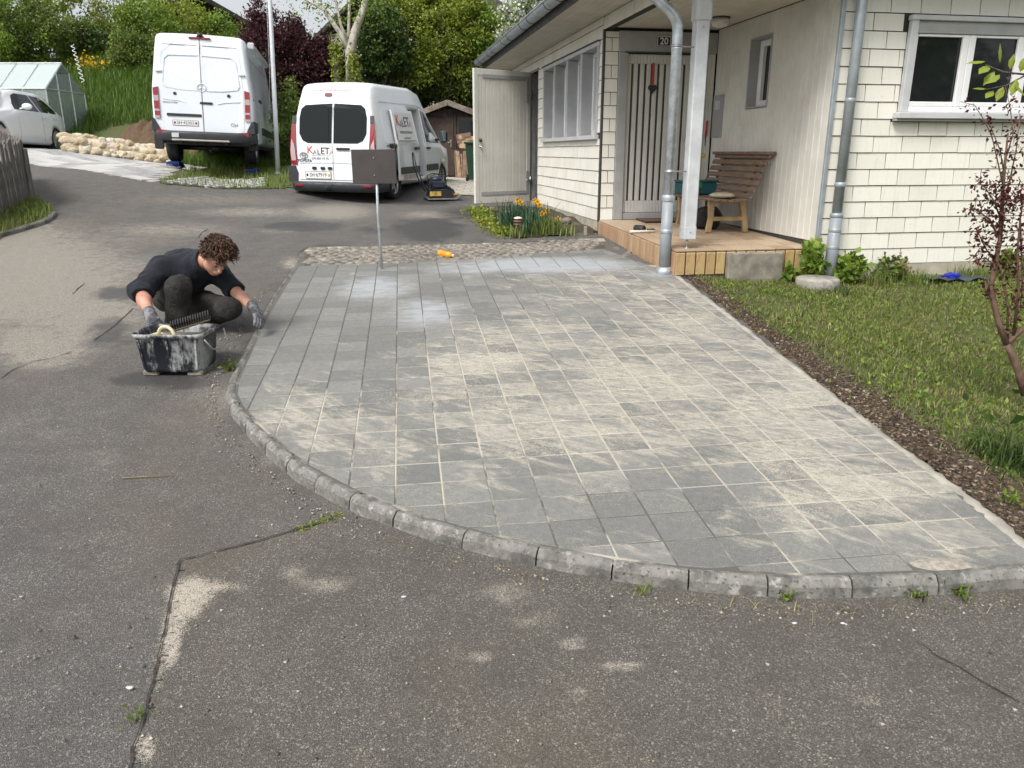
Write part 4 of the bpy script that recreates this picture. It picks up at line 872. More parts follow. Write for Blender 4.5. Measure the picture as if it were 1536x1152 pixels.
# ================================================================ vehicles (x right, y forwards from the tail, z up)
def paint(name, col, rough=.28):
    m = Mat(name, rough); O = m.obj; m.set('Base Color', m.mix(m.mr(m.noise(3, 6, .7, m.sc(O, 1, 1, 1.4)), .5, .8, 0, .35), col, tuple(x * .72 for x in col))); m.set('Coat Weight', .5); m.set('Coat Roughness', .08); m.bump(m.noise(1.6, 2), .05, .02); return m.m
m_pw = paint('white van paint', (.70, .745, .79)); m_pw2 = paint('white paint warm', (.76, .785, .80)); m_pw3 = paint('white car paint', (.78, .79, .80), .2)
m_bump_ = simple('dark bumper plastic', (.028, .030, .036), .55, var=.15, scale=6, dirt=((.07, .07, .07), .4)); m_red = Mat('red lens', .15, (.24, .010, .016)); m_red.set('Coat Weight', .6); m_red = m_red.m; m_clr = Mat('clear lens', .12, (.42, .34, .34)); m_clr = m_clr.m
mcg = Mat('tinted car glass', .03, (.010, .014, .014)); mcg.set('Specular IOR Level', .16); m_cglass = mcg.m
m_tyre = simple('tyre rubber', (.016, .016, .017), .85, var=.2, bump=.3); m_rim = simple('wheel silver', (.48, .49, .50), .35, .6, var=.1); m_seam = simple('panel gap', (.13, .14, .15), .6); m_plate = simple('number plate white', (.74, .74, .72), .4, var=.03); m_ink = simple('black lettering', (.02, .02, .022), .5); m_rink = simple('red lettering', (.58, .07, .05), .5); m_prink = simple('faded pink lettering', (.62, .36, .34), .5); m_gink = simple('grey lettering', (.24, .24, .26), .5); m_dusk = simple('dark vehicle interior', (.035, .035, .04), .8); m_emb = simple('embossed panel edge', (.60, .65, .70), .35)
class Body:
    def __init__(s, st, lean=None): s.st = np.array(st, float); s.lean = lean or (lambda z: 0.0)
    def par(s, y): return [float(np.interp(y, s.st[:, 0], s.st[:, k])) for k in range(1, 6)]
    def prof(s, y):
        w, zb, zm, zt, wr = s.par(y); H = zm - zb; e = min(.10, (zt - zm) * .5); q = [(w * .90, zb), (w * .985, zb + .07 * min(1, H)), (w, zb + .3 * H), (w, zb + .7 * H), (w * .985, zm)]
        a, b = q[-1], (wr, zt - e); q += [(a[0] + (b[0] - a[0]) * t, a[1] + (b[1] - a[1]) * t) for t in (.35, .75, 1)]
        q += [(wr - .025, zt - e * .45), (wr - .08, zt - e * .12), (wr - .20, zt), (wr * .4, zt + .012), (0, zt + .016)]; return q
    def sx(s, y, z):
        q = s.prof(y)[:9]; return float(np.interp(z, [p[1] for p in q], [p[0] for p in q]))
    def yy(s, y, z): return y + s.lean(z) * max(0, 1 - y / .9)
    def mesh(s, name, mat, parent, cuts=(), dense=.16):
        ys = []
        for a, b in zip(s.st[:-1, 0], s.st[1:, 0]): n = max(1, int((b - a) / dense)); ys += [a + (b - a) * k / n for k in range(n)]
        ys.append(s.st[-1, 0]); v = []; f = []
        for y in ys:
            h = s.prof(y); ring = [(-x, z) for x, z in h] + [(x, z) for x, z in h[-2::-1]]
            v += [(x, s.yy(y, z), z) for x, z in ring]
        n = len(ring)
        for i in range(len(ys) - 1):
            for k in range(n - 1): f.append((i * n + k, i * n + k + 1, (i + 1) * n + k + 1, (i + 1) * n + k))
            f.append((i * n + n - 1, i * n, (i + 1) * n, (i + 1) * n + n - 1))
        o = (len(ys) - 1) * n; sm = [True] * len(f)
        for base in (0, o):
            for k in range(n // 2):
                q = (base + k, base + k + 1, base + n - 2 - k, base + n - 1 - k); f.append(q if len(set(q)) == 4 else tuple(dict.fromkeys(q))); sm.append(False)
        mb = MB(); mb.v = v; mb.f = f; mb.sm = sm; ob = mb.build(name, mat, parent)
        if cuts:
            tmp = []
            for cme in cuts: c = bpy.data.objects.new('cut', cme); C.objects.link(c); tmp.append(c); md = ob.modifiers.new('c', 'BOOLEAN'); md.object = c; md.operation = 'DIFFERENCE'; md.solver = 'EXACT'
            pm = ob.parent; ob.parent = None; bpy.context.view_layer.update(); dg = bpy.context.evaluated_depsgraph_get(); me = bpy.data.meshes.new_from_object(ob.evaluated_get(dg)); ob.modifiers.clear(); ob.data = me; ob.parent = pm
            for c in tmp: bpy.data.objects.remove(c)
        return ob
    def rear(s, name, poly, mat, parent, t=.008, base=-.004, sub=.08):
        P = subdiv(poly, sub); n = len(P); v = [(x, s.lean(z) - base_, z) for base_ in (base, t) for x, z in P]; mb = MB()
        mb.add(v, [tuple(range(n))[::-1], tuple(n + i for i in range(n))] + [(i, (i + 1) % n, n + (i + 1) % n, n + i) for i in range(n)]); return mb.build(name, mat, parent)
    def side(s, name, poly, mat, parent, sg=1, t=.006, base=-.006, sub=.12):
        P = subdiv(poly, sub); n = len(P); v = [(sg * (s.sx(y, z) + b_), s.yy(y, z), z) for b_ in (base, t) for y, z in P]; mb = MB()
        mb.add(v, [tuple(range(n))[::-1], tuple(n + i for i in range(n))] + [(i, (i + 1) % n, n + (i + 1) % n, n + i) for i in range(n)]); return mb.build(name, mat, parent)
def subdiv(poly, d):
    o = []
    for i, p in enumerate(poly):
        q = poly[(i + 1) % len(poly)]; n = max(1, int(math.hypot(q[0] - p[0], q[1] - p[1]) / d)); o += [(p[0] + (q[0] - p[0]) * k / n, p[1] + (q[1] - p[1]) * k / n) for k in range(n)]
    return o
def rrect(x0, z0, x1, z1, r=.04, n=4):
    o = []
    for cx, cz, a in ((x1 - r, z0 + r, -90), (x1 - r, z1 - r, 0), (x0 + r, z1 - r, 90), (x0 + r, z0 + r, 180)): o += [(cx + r * math.cos(R(a + 90 * k / n)), cz + r * math.sin(R(a + 90 * k / n))) for k in range(n + 1)]
    return o
def circ(x, z, r, n=20, sz=1): return [(x + r * math.cos(2 * math.pi * k / n), z + sz * r * math.sin(2 * math.pi * k / n)) for k in range(n)]
def wheel(parent, x, y, z, r=.33, w=.22, sg=1, spokes=5, rim=.63, mat=m_rim):
    p = bpy.data.objects.new('wheel', None); C.objects.link(p); p.parent = parent; p.location = (x, y, z); M = T(ry=math.pi / 2 * sg); h = w / 2
    mb = MB(); mb.lathe([(r * rim, -h), (r * .9, -h), (r * .985, -h * .8), (r, -h * .4), (r, h * .4), (r * .985, h * .8), (r * .9, h), (r * rim, h * .92), (r * rim, -h)], 32, M, caps=False); mb.build('tyre', m_tyre, p)
    mb = MB(); mb.lathe([(0, h * .45), (r * .14, h * .55), (r * .17, h * .3), (r * rim * .98, h * .05), (r * rim * .98, h * .05 - .02), (0, h * .05 - .02)], 28, M); mb.lathe([(r * rim * .9, h * .6), (r * rim, h * .88), (r * rim * 1.02, h * .6), (r * rim * .98, 0), (r * rim * .9, 0), (r * rim * .9, h * .6)], 28, M, caps=False)
    for k in range(spokes):
        a = 2 * math.pi * k / spokes + .3
        for da in (-.13, .13): mb.cbox((-.016, 0, h * .25), (.016, r * rim * .95, h * .55), .006, M @ Matrix.Rotation(a + da, 4, 'Z'))
    mb.build('rim', mat, p); return p
def cyl_cut(x0, x1, y, z, r): mb = MB(); mb.lathe([(r, x0), (r, x1)], 36, T(0, y, z, ry=math.pi / 2)); return mb.mesh('cut')
def box_cut(a, b): mb = MB(); mb.box(a, b); return mb.mesh('cut')
def rtext(name, body, size, mat, parent, x, z, lean, off=.010, sx=1, rot=0, al='CENTER', bold=0):
    dz = .15; sl = math.atan2(lean(z + dz) - lean(z - dz), 2 * dz); M = T(x, lean(z) - off, z) @ Matrix.Rotation(math.pi / 2 - sl, 4, 'X') @ Matrix.Rotation(rot, 4, 'Z'); return text(name, body, size, mat, parent, M, .0015, al, 0, sx, bold)
def logo(body, parent, x, z, B, h, sg=None, y0=None, name='lettering'):
    # red capital with black smaller letters behind it
    pass
# ---------------------------------------------------------------- tall white van standing on ramps
q = gat(331, 264); q2 = at(312, 262, 16.75); vz = at(312, 223, 16.7).z - .18
tv = thing('tall_van', 'tall white panel van seen from behind, standing on blue ramps', 'van', (q2.x, q2.y, vz), rot=(R(-1.2), R(2.2), R(11.7))); tv.scale = (1, 1, .885)
ln = lambda z: float(np.interp(z, [0, .9, 1.6, 2.3, 2.75], [0, .0, .02, .07, .16]))
SB = Body([(0, .93, .42, 1.5, 2.60, .80), (.03, .965, .40, 1.5, 2.67, .83), (.10, .985, .38, 1.5, 2.71, .85), (.4, .995, .36, 1.5, 2.72, .86), (4.3, .995, .36, 1.5, 2.72, .86), (4.9, .99, .36, 1.48, 2.62, .84), (5.3, .985, .36, 1.42, 2.15, .80), (5.7, .97, .36, 1.32, 1.70, .77), (5.95, .95, .36, 1.18, 1.36, .76), (6.5, .90, .36, 1.0, 1.14, .72), (6.75, .80, .40, .8, .96, .66)], ln)
SB.mesh('body', m_pw, tv, [cyl_cut(.55, 1.2, 1.05, .30, .43), cyl_cut(-1.2, -.55, 1.05, .30, .43), cyl_cut(.55, 1.2, 5.3, .30, .43), cyl_cut(-1.2, -.55, 5.3, .30, .43)])
mb = MB(); mb.box((-.85, .1, .30), (.85, 6.4, .44)); mb.build('underbody', m_dusk, tv)
SB.rear('door_seam', [(-.005, .5), (.005, .5), (.005, 2.6), (-.005, 2.6)], m_seam, tv, .0055)
for sg in (-1, 1):
    d = SB.rear('rear_door', [(sg * x, z) for x, z in [(.012, .56), (.74, .56), (.80, .66), (.80, 1.55), (.765, 2.2), (.70, 2.54), (.60, 2.60), (.012, 2.615)][::sg]], m_pw, tv, .007, 0)
    SB.rear('panel_edge', [(sg * x, z) for x, z in [(.03, 2.24), (.60, 2.22), (.68, 2.15), (.73, 1.62), (.69, 1.55), (.4, 1.50), (.03, 1.49), (.03, 1.475), (.41, 1.483), (.70, 1.532), (.748, 1.61), (.695, 2.16), (.61, 2.237), (.03, 2.256)][::sg]], m_emb, d, .0125)
    SB.rear('panel_edge', [(sg * x, z) for x, z in [(.05, 2.46), (.71, 2.45), (.71, 2.462), (.05, 2.472)][::sg]], m_seam, d, .0090)
    SB.rear('panel_edge', [(sg * x, z) for x, z in [(.30, 1.20), (.45, 1.24), (.76, 1.27), (.76, 1.283), (.45, 1.253), (.30, 1.214)][::sg]], m_emb, d, .0115)
    SB.rear('blank_plug', circ(sg * .52, 1.40, .035), m_black, d, .014)
    L = SB.rear('tail_light', [(sg * x, z) for x, z in [(.825, .86), (.925, .86), (.935, 1.50), (.83, 1.53)][::sg]], m_red, tv, .022)
    SB.rear('lens', [(sg * x, z) for x, z in [(.832, 1.22), (.928, 1.22), (.93, 1.34), (.834, 1.34)][::sg]], m_clr, L, .026); SB.rear('lens', [(sg * x, z) for x, z in [(.83, 1.0), (.924, 1.0), (.926, 1.045), (.83, 1.045)][::sg]], m_clr, L, .026); SB.rear('lens', [(sg * x, z) for x, z in [(.83, .845), (.924, .845), (.924, .90), (.83, .90)][::sg]], m_clr, L, .026)
    mb = MB(); mb.cbox((sg * .80 - .06, ln(1.86) - .035, 1.85), (sg * .80 + .06, ln(1.86) - .004, 1.895), .008); mb.build('hinge', m_emb, tv)
    SB.rear('reflector', [(sg * x, z) for x, z in [(.66, .50), (.88, .50), (.88, .60), (.66, .58)][::sg]], m_red, tv, .052)
SB.rear('handle_recess', rrect(-.60 + .55, 1.19, .0 + .20, 1.24, .02), m_black, tv, .02); SB.rear('trim_strip', rrect(-.70, .905, -.03, .965, .012), m_black, tv, .016)
pl = SB.rear('number_plate', rrect(-.60, .70, -.10, .82, .015), m_ink, tv, .012); SB.rear('plate_face', rrect(-.59, .708, -.11, .812, .012), m_plate, pl, .0145); rtext('plate_text', 'SH·42303', .095, m_ink, pl, -.35, .76, ln, .0155, .9); SB.rear('shield', rrect(-.575, .735, -.535, .785, .01), m_red, pl, .0155); SB.rear('shield', rrect(-.165, .735, -.125, .785, .01), m_red, pl, .0155)
rtext('lettering', 'CH', .105, m_gink, tv, .60, .755, ln, .0085); rtext('lettering', 'SPRINTER', .045, m_gink, tv, -.62, 1.20, ln, .0085, 1.5)
mb = MB(); q_ = [(.085 * math.cos(2 * math.pi * k / 24), ln(1.58) - .014, 1.55 + .085 * math.sin(2 * math.pi * k / 24)) for k in range(25)]; mb.tube(q_, .007, 6, False)
for a in (90, 210, 330): mb.tube([(0, ln(1.58) - .014, 1.55), (.08 * math.cos(R(a)), ln(1.58) - .014, 1.55 + .08 * math.sin(R(a)))], [.010, .003], 6)
mb.build('emblem', m_emb, tv)
# bumper with corners, step bar, tow parts
bp = MB()
prof = [(-1.0, .55), (-1.0, .10), (-.92, -.03), (-.6, -.075), (0, -.085), (.6, -.075), (.92, -.03), (1.0, .10), (1.0, .55)]
v = []; f = []
for z, ex in ((.36, -.02), (.40, .0), (.52, .012), (.58, .0)): v += [(x * (1 + ex * .3), y - ex, z) for x, y in prof]
v += [(x * .95, .06 if abs(x) < .95 else y, .585) for x, y in prof]; n = len(prof); f = [(i * n + k, i * n + k + 1, (i + 1) * n + k + 1, (i + 1) * n + k) for i in range(4) for k in range(n - 1)]
bp.add(v, f, None, True)
for sg in (-1, 1): bp.prism([(sg * .83, .575), (sg * 1.0, .575), (sg * .995, .86), (sg * .94, .83), (sg * .86, .66)], -.02, .50, None, 'y')
bo = bp.build('bumper', m_bump_, tv)
mb = MB(); mb.cbox((-.60, -.24, .355), (.52, -.10, .395), .012); mb.build('step', simple('worn aluminium step', (.42, .39, .36), .5, .4), bo); mb = MB(); mb.cbox((-.62, -.105, .43), (-.48, -.088, .53), .006); mb.build('socket', m_lgrey, bo); [MB().box((x, -.12, .30), (x + .06, .3, .37)).build('step_bracket', m_black, bo) for x in (-.5, .4)]
SB.side('side_strip', rrect(1.55, .62, 4.8, .80, .02), m_bump_, tv, 1, .02); SB.side('side_strip', rrect(.55, .62, .62, .86, .02), m_bump_, tv, 1, .02); SB.side('door_gap', [(.55, 2.30), (4.0, 2.30), (4.0, 2.312), (.55, 2.312)], m_seam, tv, 1, .003); SB.side('door_gap', [(.55, 1.30), (.562, 1.30), (.562, 2.30), (.55, 2.30)], m_seam, tv, 1, .003); SB.side('panel_edge', [(.3, 1.20), (1.8, 1.10), (4.2, 1.10), (4.2, 1.115), (1.8, 1.115), (.3, 1.215)], m_emb, tv, 1, .005)
SB.side('door_handle', rrect(1.25, 1.40, 1.75, 1.46, .02), m_black, tv, 1, .02); SB.side('blank_plug', circ(.25, 1.36, .03), m_black, tv, 1, .01); SB.side('cab_window', [(4.75, 1.50), (5.65, 1.42), (5.4, 1.72), (5.05, 2.18), (4.75, 2.25)], m_cglass, tv, 1, .006); SB.side('side_patch', [(.62, .46), (.72, .44), (.72, .70), (.62, .72)], m_pw, tv, 1, .03)
aw = MB(); aw.cbox((.90, .35, 2.50), (1.03, 3.6, 2.63), .03); ao = aw.build('awning', m_pw2, tv); aw = MB(); aw.cbox((.905, .34, 2.49), (1.035, .42, 2.64), .02); aw.build('awning_end_cap', m_lgrey, ao)
mb = MB(); mb.cbox((-.20, ln(2.62) - .045, 2.605), (.22, ln(2.62) + .02, 2.645), .012); tb = mb.build('third_brake_light', m_red, tv); mb = MB(); mb.ball((.02, ln(2.65) - .02, 2.69), (.055, .055, .05)); mb.cbox((-.05, ln(2.65) - .03, 2.64), (.09, ln(2.65) + .08, 2.68), .01); mb.build('camera', m_black, tb)
for x in (-.80, .80):
    wheel(tv, x, 1.05, .24, .345, .24, 1 if x > 0 else -1, 6, .58, m_steel); wheel(tv, x, 5.3, .16, .345, .24, 1 if x > 0 else -1, 6, .58, m_steel)
mb = MB(); mb.tube([(-.75, 1.05, .24), (.75, 1.05, .24)], .06, 10); mb.ball((0.05, 1.05, .24), (.16, .16, .14)); mb.build('axle', m_black, tv)
mb = MB(); mb.cbox((-.98, -.02, .16), (-.80, .02, .48), .02); mb.build('mud_flap', m_black, tv); mb = MB(); mb.cbox((.80, -.02 + .55, .2), (.98, .02 + .55, .48), .02); mb.build('mud_flap', m_black, tv)
mb = MB(); mb.cbox((1.08, 5.0, 1.45), (1.24, 5.1, 1.80), .03); mb.tube([(.95, 5.08, 1.5), (1.12, 5.06, 1.5)], .02, 6); mb.build('wing_mirror', m_black, tv)
# two blue ramps
m_ramp = simple('blue plastic ramp', (.012, .03, .16), .5, var=.2)
for i, (xx, lab) in enumerate(((-.80, 'blue levelling ramp under the left rear wheel of the tall van'), (.80, 'blue levelling ramp under the right rear wheel of the tall van'))):
    P = Vector((q2.x, q2.y, 0)) + Matrix.Rotation(R(11.7), 3, 'Z') @ Vector((xx, 1.02, 0)); rp_ = thing('wheel_ramp', lab, 'ramp', (P.x, P.y, g1(P.x, P.y) + .015), R(11.7), 'ramps under the tall van')
    mb = MB(); mb.prism([(-.42, .0), (.30, .0), (.30, .012), (-.42, .012)], -.13, .13, None, 'x'); mb.build('base_plate', m_ramp, rp_)
    mb = MB(); mb.prism([(-.40, .10), (-.16, .125), (.05, .10), (.29, .02), (.29, .045), (.05, .125), (-.16, .15), (-.40, .13)], -.12, .12, None, 'x'); mb.build('tread', m_ramp, rp_)
    mb = MB()
    for sg in (-1, 1):
        mb.box((sg * .118 - .006, -.40, .0), (sg * .118 + .006, -.385, .14)); mb.tube([(sg * .118, -.40, .01), (sg * .118, .27, .02)], .012, 6); mb.tube([(sg * .118, -.40, .10), (sg * .118, -.1, .01)], .01, 6); mb.tube([(sg * .118, -.40, .12), (sg * .118, .25, .04)], .010, 6)
    mb.tube([(-.118, -.40, .07), (.118, -.40, .07)], .01, 6); mb.build('frame', simple('lighter blue plastic', (.03, .075, .28), .5) if i == 0 else bpy.data.materials['lighter blue plastic'], rp_)
# ---------------------------------------------------------------- lower white van with its sliding door open
q3 = at(503, 301, 15.55); pz = at(503, 303, 15.55).z
sv_ = thing('company_van', 'white high-roofed van with red and black lettering and open sliding door', 'van', (q3.x, q3.y, pz), rot=(R(1.0), R(0.8), R(-13.5))); sv_.scale = (1, 1, .97)
lp = lambda z: float(np.interp(z, [0, .7, 1.1, 1.8, 2.3], [.0, .0, .02, .14, .32]))
PB = Body([(0, .87, .40, 1.12, 2.17, .66), (.03, .905, .36, 1.12, 2.225, .69), (.10, .93, .33, 1.12, 2.265, .715), (.35, .945, .30, 1.12, 2.29, .73), (2.4, .95, .28, 1.12, 2.30, .73), (2.9, .95, .28, 1.12, 2.22, .72), (3.3, .95, .28, 1.11, 1.98, .70), (3.7, .945, .28, 1.08, 1.62, .69), (4.0, .935, .28, 1.04, 1.32, .68), (4.35, .90, .28, .98, 1.13, .66), (4.65, .82, .30, .85, .98, .60), (4.8, .68, .36, .70, .82, .50)], lp)
op = (2.02, 2.62)
PB.mesh('body', m_pw2, sv_, [cyl_cut(.6, 1.2, .95, .31, .40), cyl_cut(-1.2, -.6, .95, .31, .40), cyl_cut(.6, 1.2, 3.95, .31, .40), cyl_cut(-1.2, -.6, 3.95, .31, .40), box_cut((.45, op[0], .42), (1.3, op[1], 1.84))])
mb = MB(); mb.box((-.8, .15, .26), (.8, 4.5, .36)); mb.build('underbody', m_dusk, sv_); mb = MB(); mb.box((.448, op[0] - .05, .40), (.455, op[1] + .05, 1.86)); mb.box((.46, op[0] + .01, .40), (.9, op[1] - .01, .43)); mb.build('cargo_interior', m_dusk, sv_)
PB.rear('door_seam', [(-.005, .42), (.005, .42), (.005, 2.2), (-.005, 2.2)], m_seam, sv_, .0025)
for sg in (-1, 1):
    w = PB.rear('rear_window', [(sg * x, z) for x, z in [(.02, 1.14), (.52, 1.14), (.63, 1.19), (.70, 1.32), (.70, 1.62), (.66, 1.79), (.58, 1.86), (.02, 1.89)][::sg]], m_cglass, sv_, .010)
    PB.rear('pane', [(sg * x, z) for x, z in [(.09, 1.21), (.48, 1.21), (.57, 1.27), (.62, 1.37), (.62, 1.62), (.57, 1.75), (.50, 1.79), (.09, 1.80)][::sg]], m_cglass, w, .0135)
    L = PB.rear('tail_light', [(sg * x, z) for x, z in [(.755, .72), (.885, .72), (.90, 1.10), (.86, 1.50), (.78, 1.50), (.765, 1.1)][::sg]], m_red, sv_, .020); PB.rear('lens', [(sg * x, z) for x, z in [(.775, .80), (.87, .80), (.885, 1.0), (.86, 1.22), (.80, 1.10)][::sg]], m_clr, L, .025); PB.rear('cap', [(sg * x, z) for x, z in [(.775, 1.505), (.86, 1.505), (.845, 1.66), (.77, 1.66)][::sg]], m_dark, L, .018)
    PB.rear('crease', [(sg * x, z) for x, z in [(.01, .76), (.72, .75), (.72, .768), (.01, .778)][::sg]], m_emb, sv_, .006)
PB.rear('door_handle', rrect(.08, 1.01, .36, 1.055, .02), m_black, sv_, .026); PB.rear('lower_seam', [(-.72, .425), (.72, .425), (.72, .435), (-.72, .435)], m_seam, sv_, .004); PB.rear('third_brake_light', rrect(-.20, 2.02, -.04, 2.09, .03), simple('dark red lens', (.12, .01, .02), .2), sv_, .014)
for x in (-.40, -.22, -.07): PB.rear('plate_lamp', rrect(x - .045, .63, x + .045, .685, .02), m_black, sv_, .018)
pl = PB.rear('number_plate', rrect(-.60, .445, -.05, .60, .02), m_gink, sv_, .012); PB.rear('plate_face', rrect(-.587, .458, -.063, .587, .015), m_plate, pl, .015); rtext('plate_text', 'SH·67919', .105, m_ink, pl, -.325, .523, lp, .0165, .88); PB.rear('shield', rrect(-.575, .495, -.535, .55, .01), m_red, pl, .0165); PB.rear('shield', rrect(-.115, .495, -.075, .55, .01), simple('gold shield', (.6, .35, .05), .5), pl, .0165)
def kaleta(x, z, k, par, put):
    put('K', k * 1.25, m_rink, x, z + .012 * k * 8); put('A', k * .8, m_gink, x + k * .62, z - k * .16); put('L', k * .9, m_ink, x + k * 1.12, z - k * .1); put('E', k * 1.12, m_ink, x + k * 1.62, z + .0); put('T', k * 1.12, m_ink, x + k * 2.2, z); put('A', k * .8, m_prink, x + k * 2.72, z - k * .14)
kaleta(-.48, .985, .165, sv_, lambda b, s_, m_, x, z: rtext('lettering', b, s_, m_, sv_, x, z, lp, .006))
rtext('lettering', '076 800 45 76', .062, m_gink, sv_, -.27, .845, lp, .006); PB.rear('underline', [(-.45, .895), (-.05, .895), (-.05, .903), (-.45, .903)], m_gink, sv_, .003)
rtext('lettering', 'www.kaleta-dienstleistungen.ch', .074, m_prink, sv_, -.08, 2.145, lp, .012, .98)
rtext('lettering', 'TOYOTA', .075, m_ink, sv_, -.60, .795, lp, .006, 1.0, 0, 'CENTER', .002); mb = MB()
for rx_, rz_, dz in ((.085, .058, 0), (.028, .056, 0), (.06, .024, .028)): mb.tube([(-.615 + rx_ * math.cos(2 * math.pi * k / 24), lp(.9) - .012, .90 + dz + rz_ * math.sin(2 * math.pi * k / 24)) for k in range(25)], .006, 6, False)
mb.build('emblem', m_gink, sv_)
mb = MB(); prof = [(-.95, .50), (-.95, .10), (-.86, -.03), (-.5, -.07), (0, -.08), (.5, -.07), (.86, -.03), (.95, .10), (.95, .50)]; n = len(prof); v = []
for z, ex in ((.20, -.05), (.24, -.005), (.33, .01), (.39, .0)): v += [(x * (1 + ex * .4), y - ex, z) for x, y in prof]
v += [(x * .95, .08 if abs(x) < .9 else y, .395) for x, y in prof]; mb.add(v, [(i * n + k, i * n + k + 1, (i + 1) * n + k + 1, (i + 1) * n + k) for i in range(4) for k in range(n - 1)], None, True)
for sg in (-1, 1): mb.prism([(sg * .77, .385), (sg * .955, .385), (sg * .945, .70), (sg * .80, .70), (sg * .75, .56)], -.02, .42, None, 'y')
bo = mb.build('bumper', m_bump_, sv_)
for sg in (-1, 1): mb = MB(); mb.cbox((sg * .72 - .09, -.075, .30), (sg * .72 + .09, -.045, .345), .008); mb.build('reflector', m_red, bo)
mb = MB(); mb.ball((0, -.08, .34), .022); mb.build('sensor', m_black, bo); mb = MB(); mb.tube([(-.05, .1, .24), (-.08, -.16, .24), (-.08, -.19, .32)], .022, 8); mb.build('tow_hook', m_black, bo)
# raised roof step, side strip, doors
PB.side('roof_step', [(.35, 1.93), (2.5, 1.93), (3.0, 1.86), (3.0, 1.875), (2.5, 1.95), (.35, 1.95)], m_emb, sv_, 1, .008); PB.side('quarter_panel', rrect(.42, 1.14, 1.30, 1.80, .06), m_pw2, sv_, 1, .006); PB.side('side_strip', rrect(2.72, .52, 3.50, .66, .02), m_bump_, sv_, 1, .022); PB.side('door_track', [(.45, 1.085), (1.95, 1.085), (1.95, 1.105), (.45, 1.105)], m_seam, sv_, 1, .004)
PB.side('front_window', [(2.80, 1.16), (3.78, 1.12), (3.55, 1.38), (3.10, 1.80), (2.80, 1.84)], m_cglass, sv_, 1, .008); PB.side('door_handle', rrect(2.76, 1.0, 2.96, 1.05, .02), m_black, sv_, 1, .035)
PB.side('door_gap', [(2.66, .42), (2.672, .42), (2.672, 1.9), (2.66, 1.9)], m_seam, sv_, 1, .003); PB.side('windscreen_pillar', [(3.80, 1.10), (3.86, 1.10), (3.62, 1.42), (3.15, 1.90), (3.08, 1.88), (3.56, 1.40)], m_pw2, sv_, 1, .012)
# slid-back door hangs outside the body
sdp = bpy.data.objects.new('sliding_door', None); C.objects.link(sdp); sdp.parent = sv_
def sd(name, poly, mat, t, base, par=sdp): return PB.side(name, poly, mat, par, 1, t, base)
sd('door_skin', [(.92, .40), (2.0, .36), (2.06, 1.12), (1.98, 1.80), (.86, 1.80), (.86, 1.12)], m_pw2, .085, .045); sd('door_gap', [(.95, 1.14), (1.98, 1.14), (1.98, 1.152), (.95, 1.152)], m_emb, .092, .08); sd('side_strip', rrect(.95, .52, 2.02, .66, .02), m_bump_, .105, .08); sd('door_handle', rrect(1.80, 1.0, 2.0, 1.06, .02), m_black, .12, .08); sd('sign_panel', [(.95, 1.20), (1.93, 1.20), (1.90, 1.76), (.92, 1.76)], m_plate, .091, .084)
mb = MB(); mb.cbox((.92, .62, 1.05), (1.0, .90, 1.14), .02); mb.build('runner', m_black, sdp)
def stext(b, s_, m_, y, z, off=.095, al='CENTER', sx=1):
    dz = .1; x = PB.sx(1.4, z); sl = math.atan2(PB.sx(1.4, z + dz) - PB.sx(1.4, z - dz), 2 * dz); M = basis((x + off, y, z), (0, 1, 0), (math.sin(sl), 0, math.cos(sl)), (1, 0, 0)); text('lettering', b, s_, m_, sdp, M, .002, al, 0, sx)
kaleta(1.06, 1.56, .25, sdp, lambda b, s_, m_, y, z: stext(b, s_, m_, y, z)); stext('DIENSTLEISTUNGEN', .075, m_gink, 1.43, 1.36); stext('www.kaleta.ch', .06, m_gink, 1.45, 1.25); stext('052 740 07 00', .13, m_prink, 1.5, .44, .09)
for x in (-.80, .80): wheel(sv_, x, .95, .325, .325, .21, 1 if x > 0 else -1, 5, .62, m_steel); wheel(sv_, x, 3.95, .325, .325, .21, 1 if x > 0 else -1, 5, .62, m_steel)
mb = MB(); mb.cbox((1.02, 3.42, 1.14), (1.20, 3.54, 1.42), .05); mb.tube([(.90, 3.5, 1.2), (1.06, 3.48, 1.22)], .03, 8); mb.build('wing_mirror', m_black, sv_); mb = MB(); mb.cbox((1.035, 3.41, 1.17), (1.185, 3.418, 1.39), .01); mb.build('mirror_glass', Mat('mirror', .05, (.3, .4, .42), .9).m, sv_)
# ---------------------------------------------------------------- white hatchback at the edge
q4 = at(84, 231, 20.6); cz_ = g1(q4.x, q4.y); hd = Vector((.10, -.99)).normalized(); rzc = math.atan2(-hd.x, hd.y)
HB = Body([(0, .62, .45, .80, .95, .50), (.06, .74, .34, .85, 1.02, .55), (.25, .82, .24, .90, 1.26, .56), (.55, .86, .20, .92, 1.38, .58), (1.0, .875, .18, .92, 1.42, .60), (2.0, .875, .18, .90, 1.42, .60), (2.45, .875, .18, .89, 1.34, .59), (2.85, .875, .18, .88, 1.12, .60), (3.1, .87, .18, .87, .98, .62), (3.6, .85, .19, .80, .90, .60), (4.0, .80, .20, .70, .82, .55), (4.24, .62, .28, .55, .68, .42)])
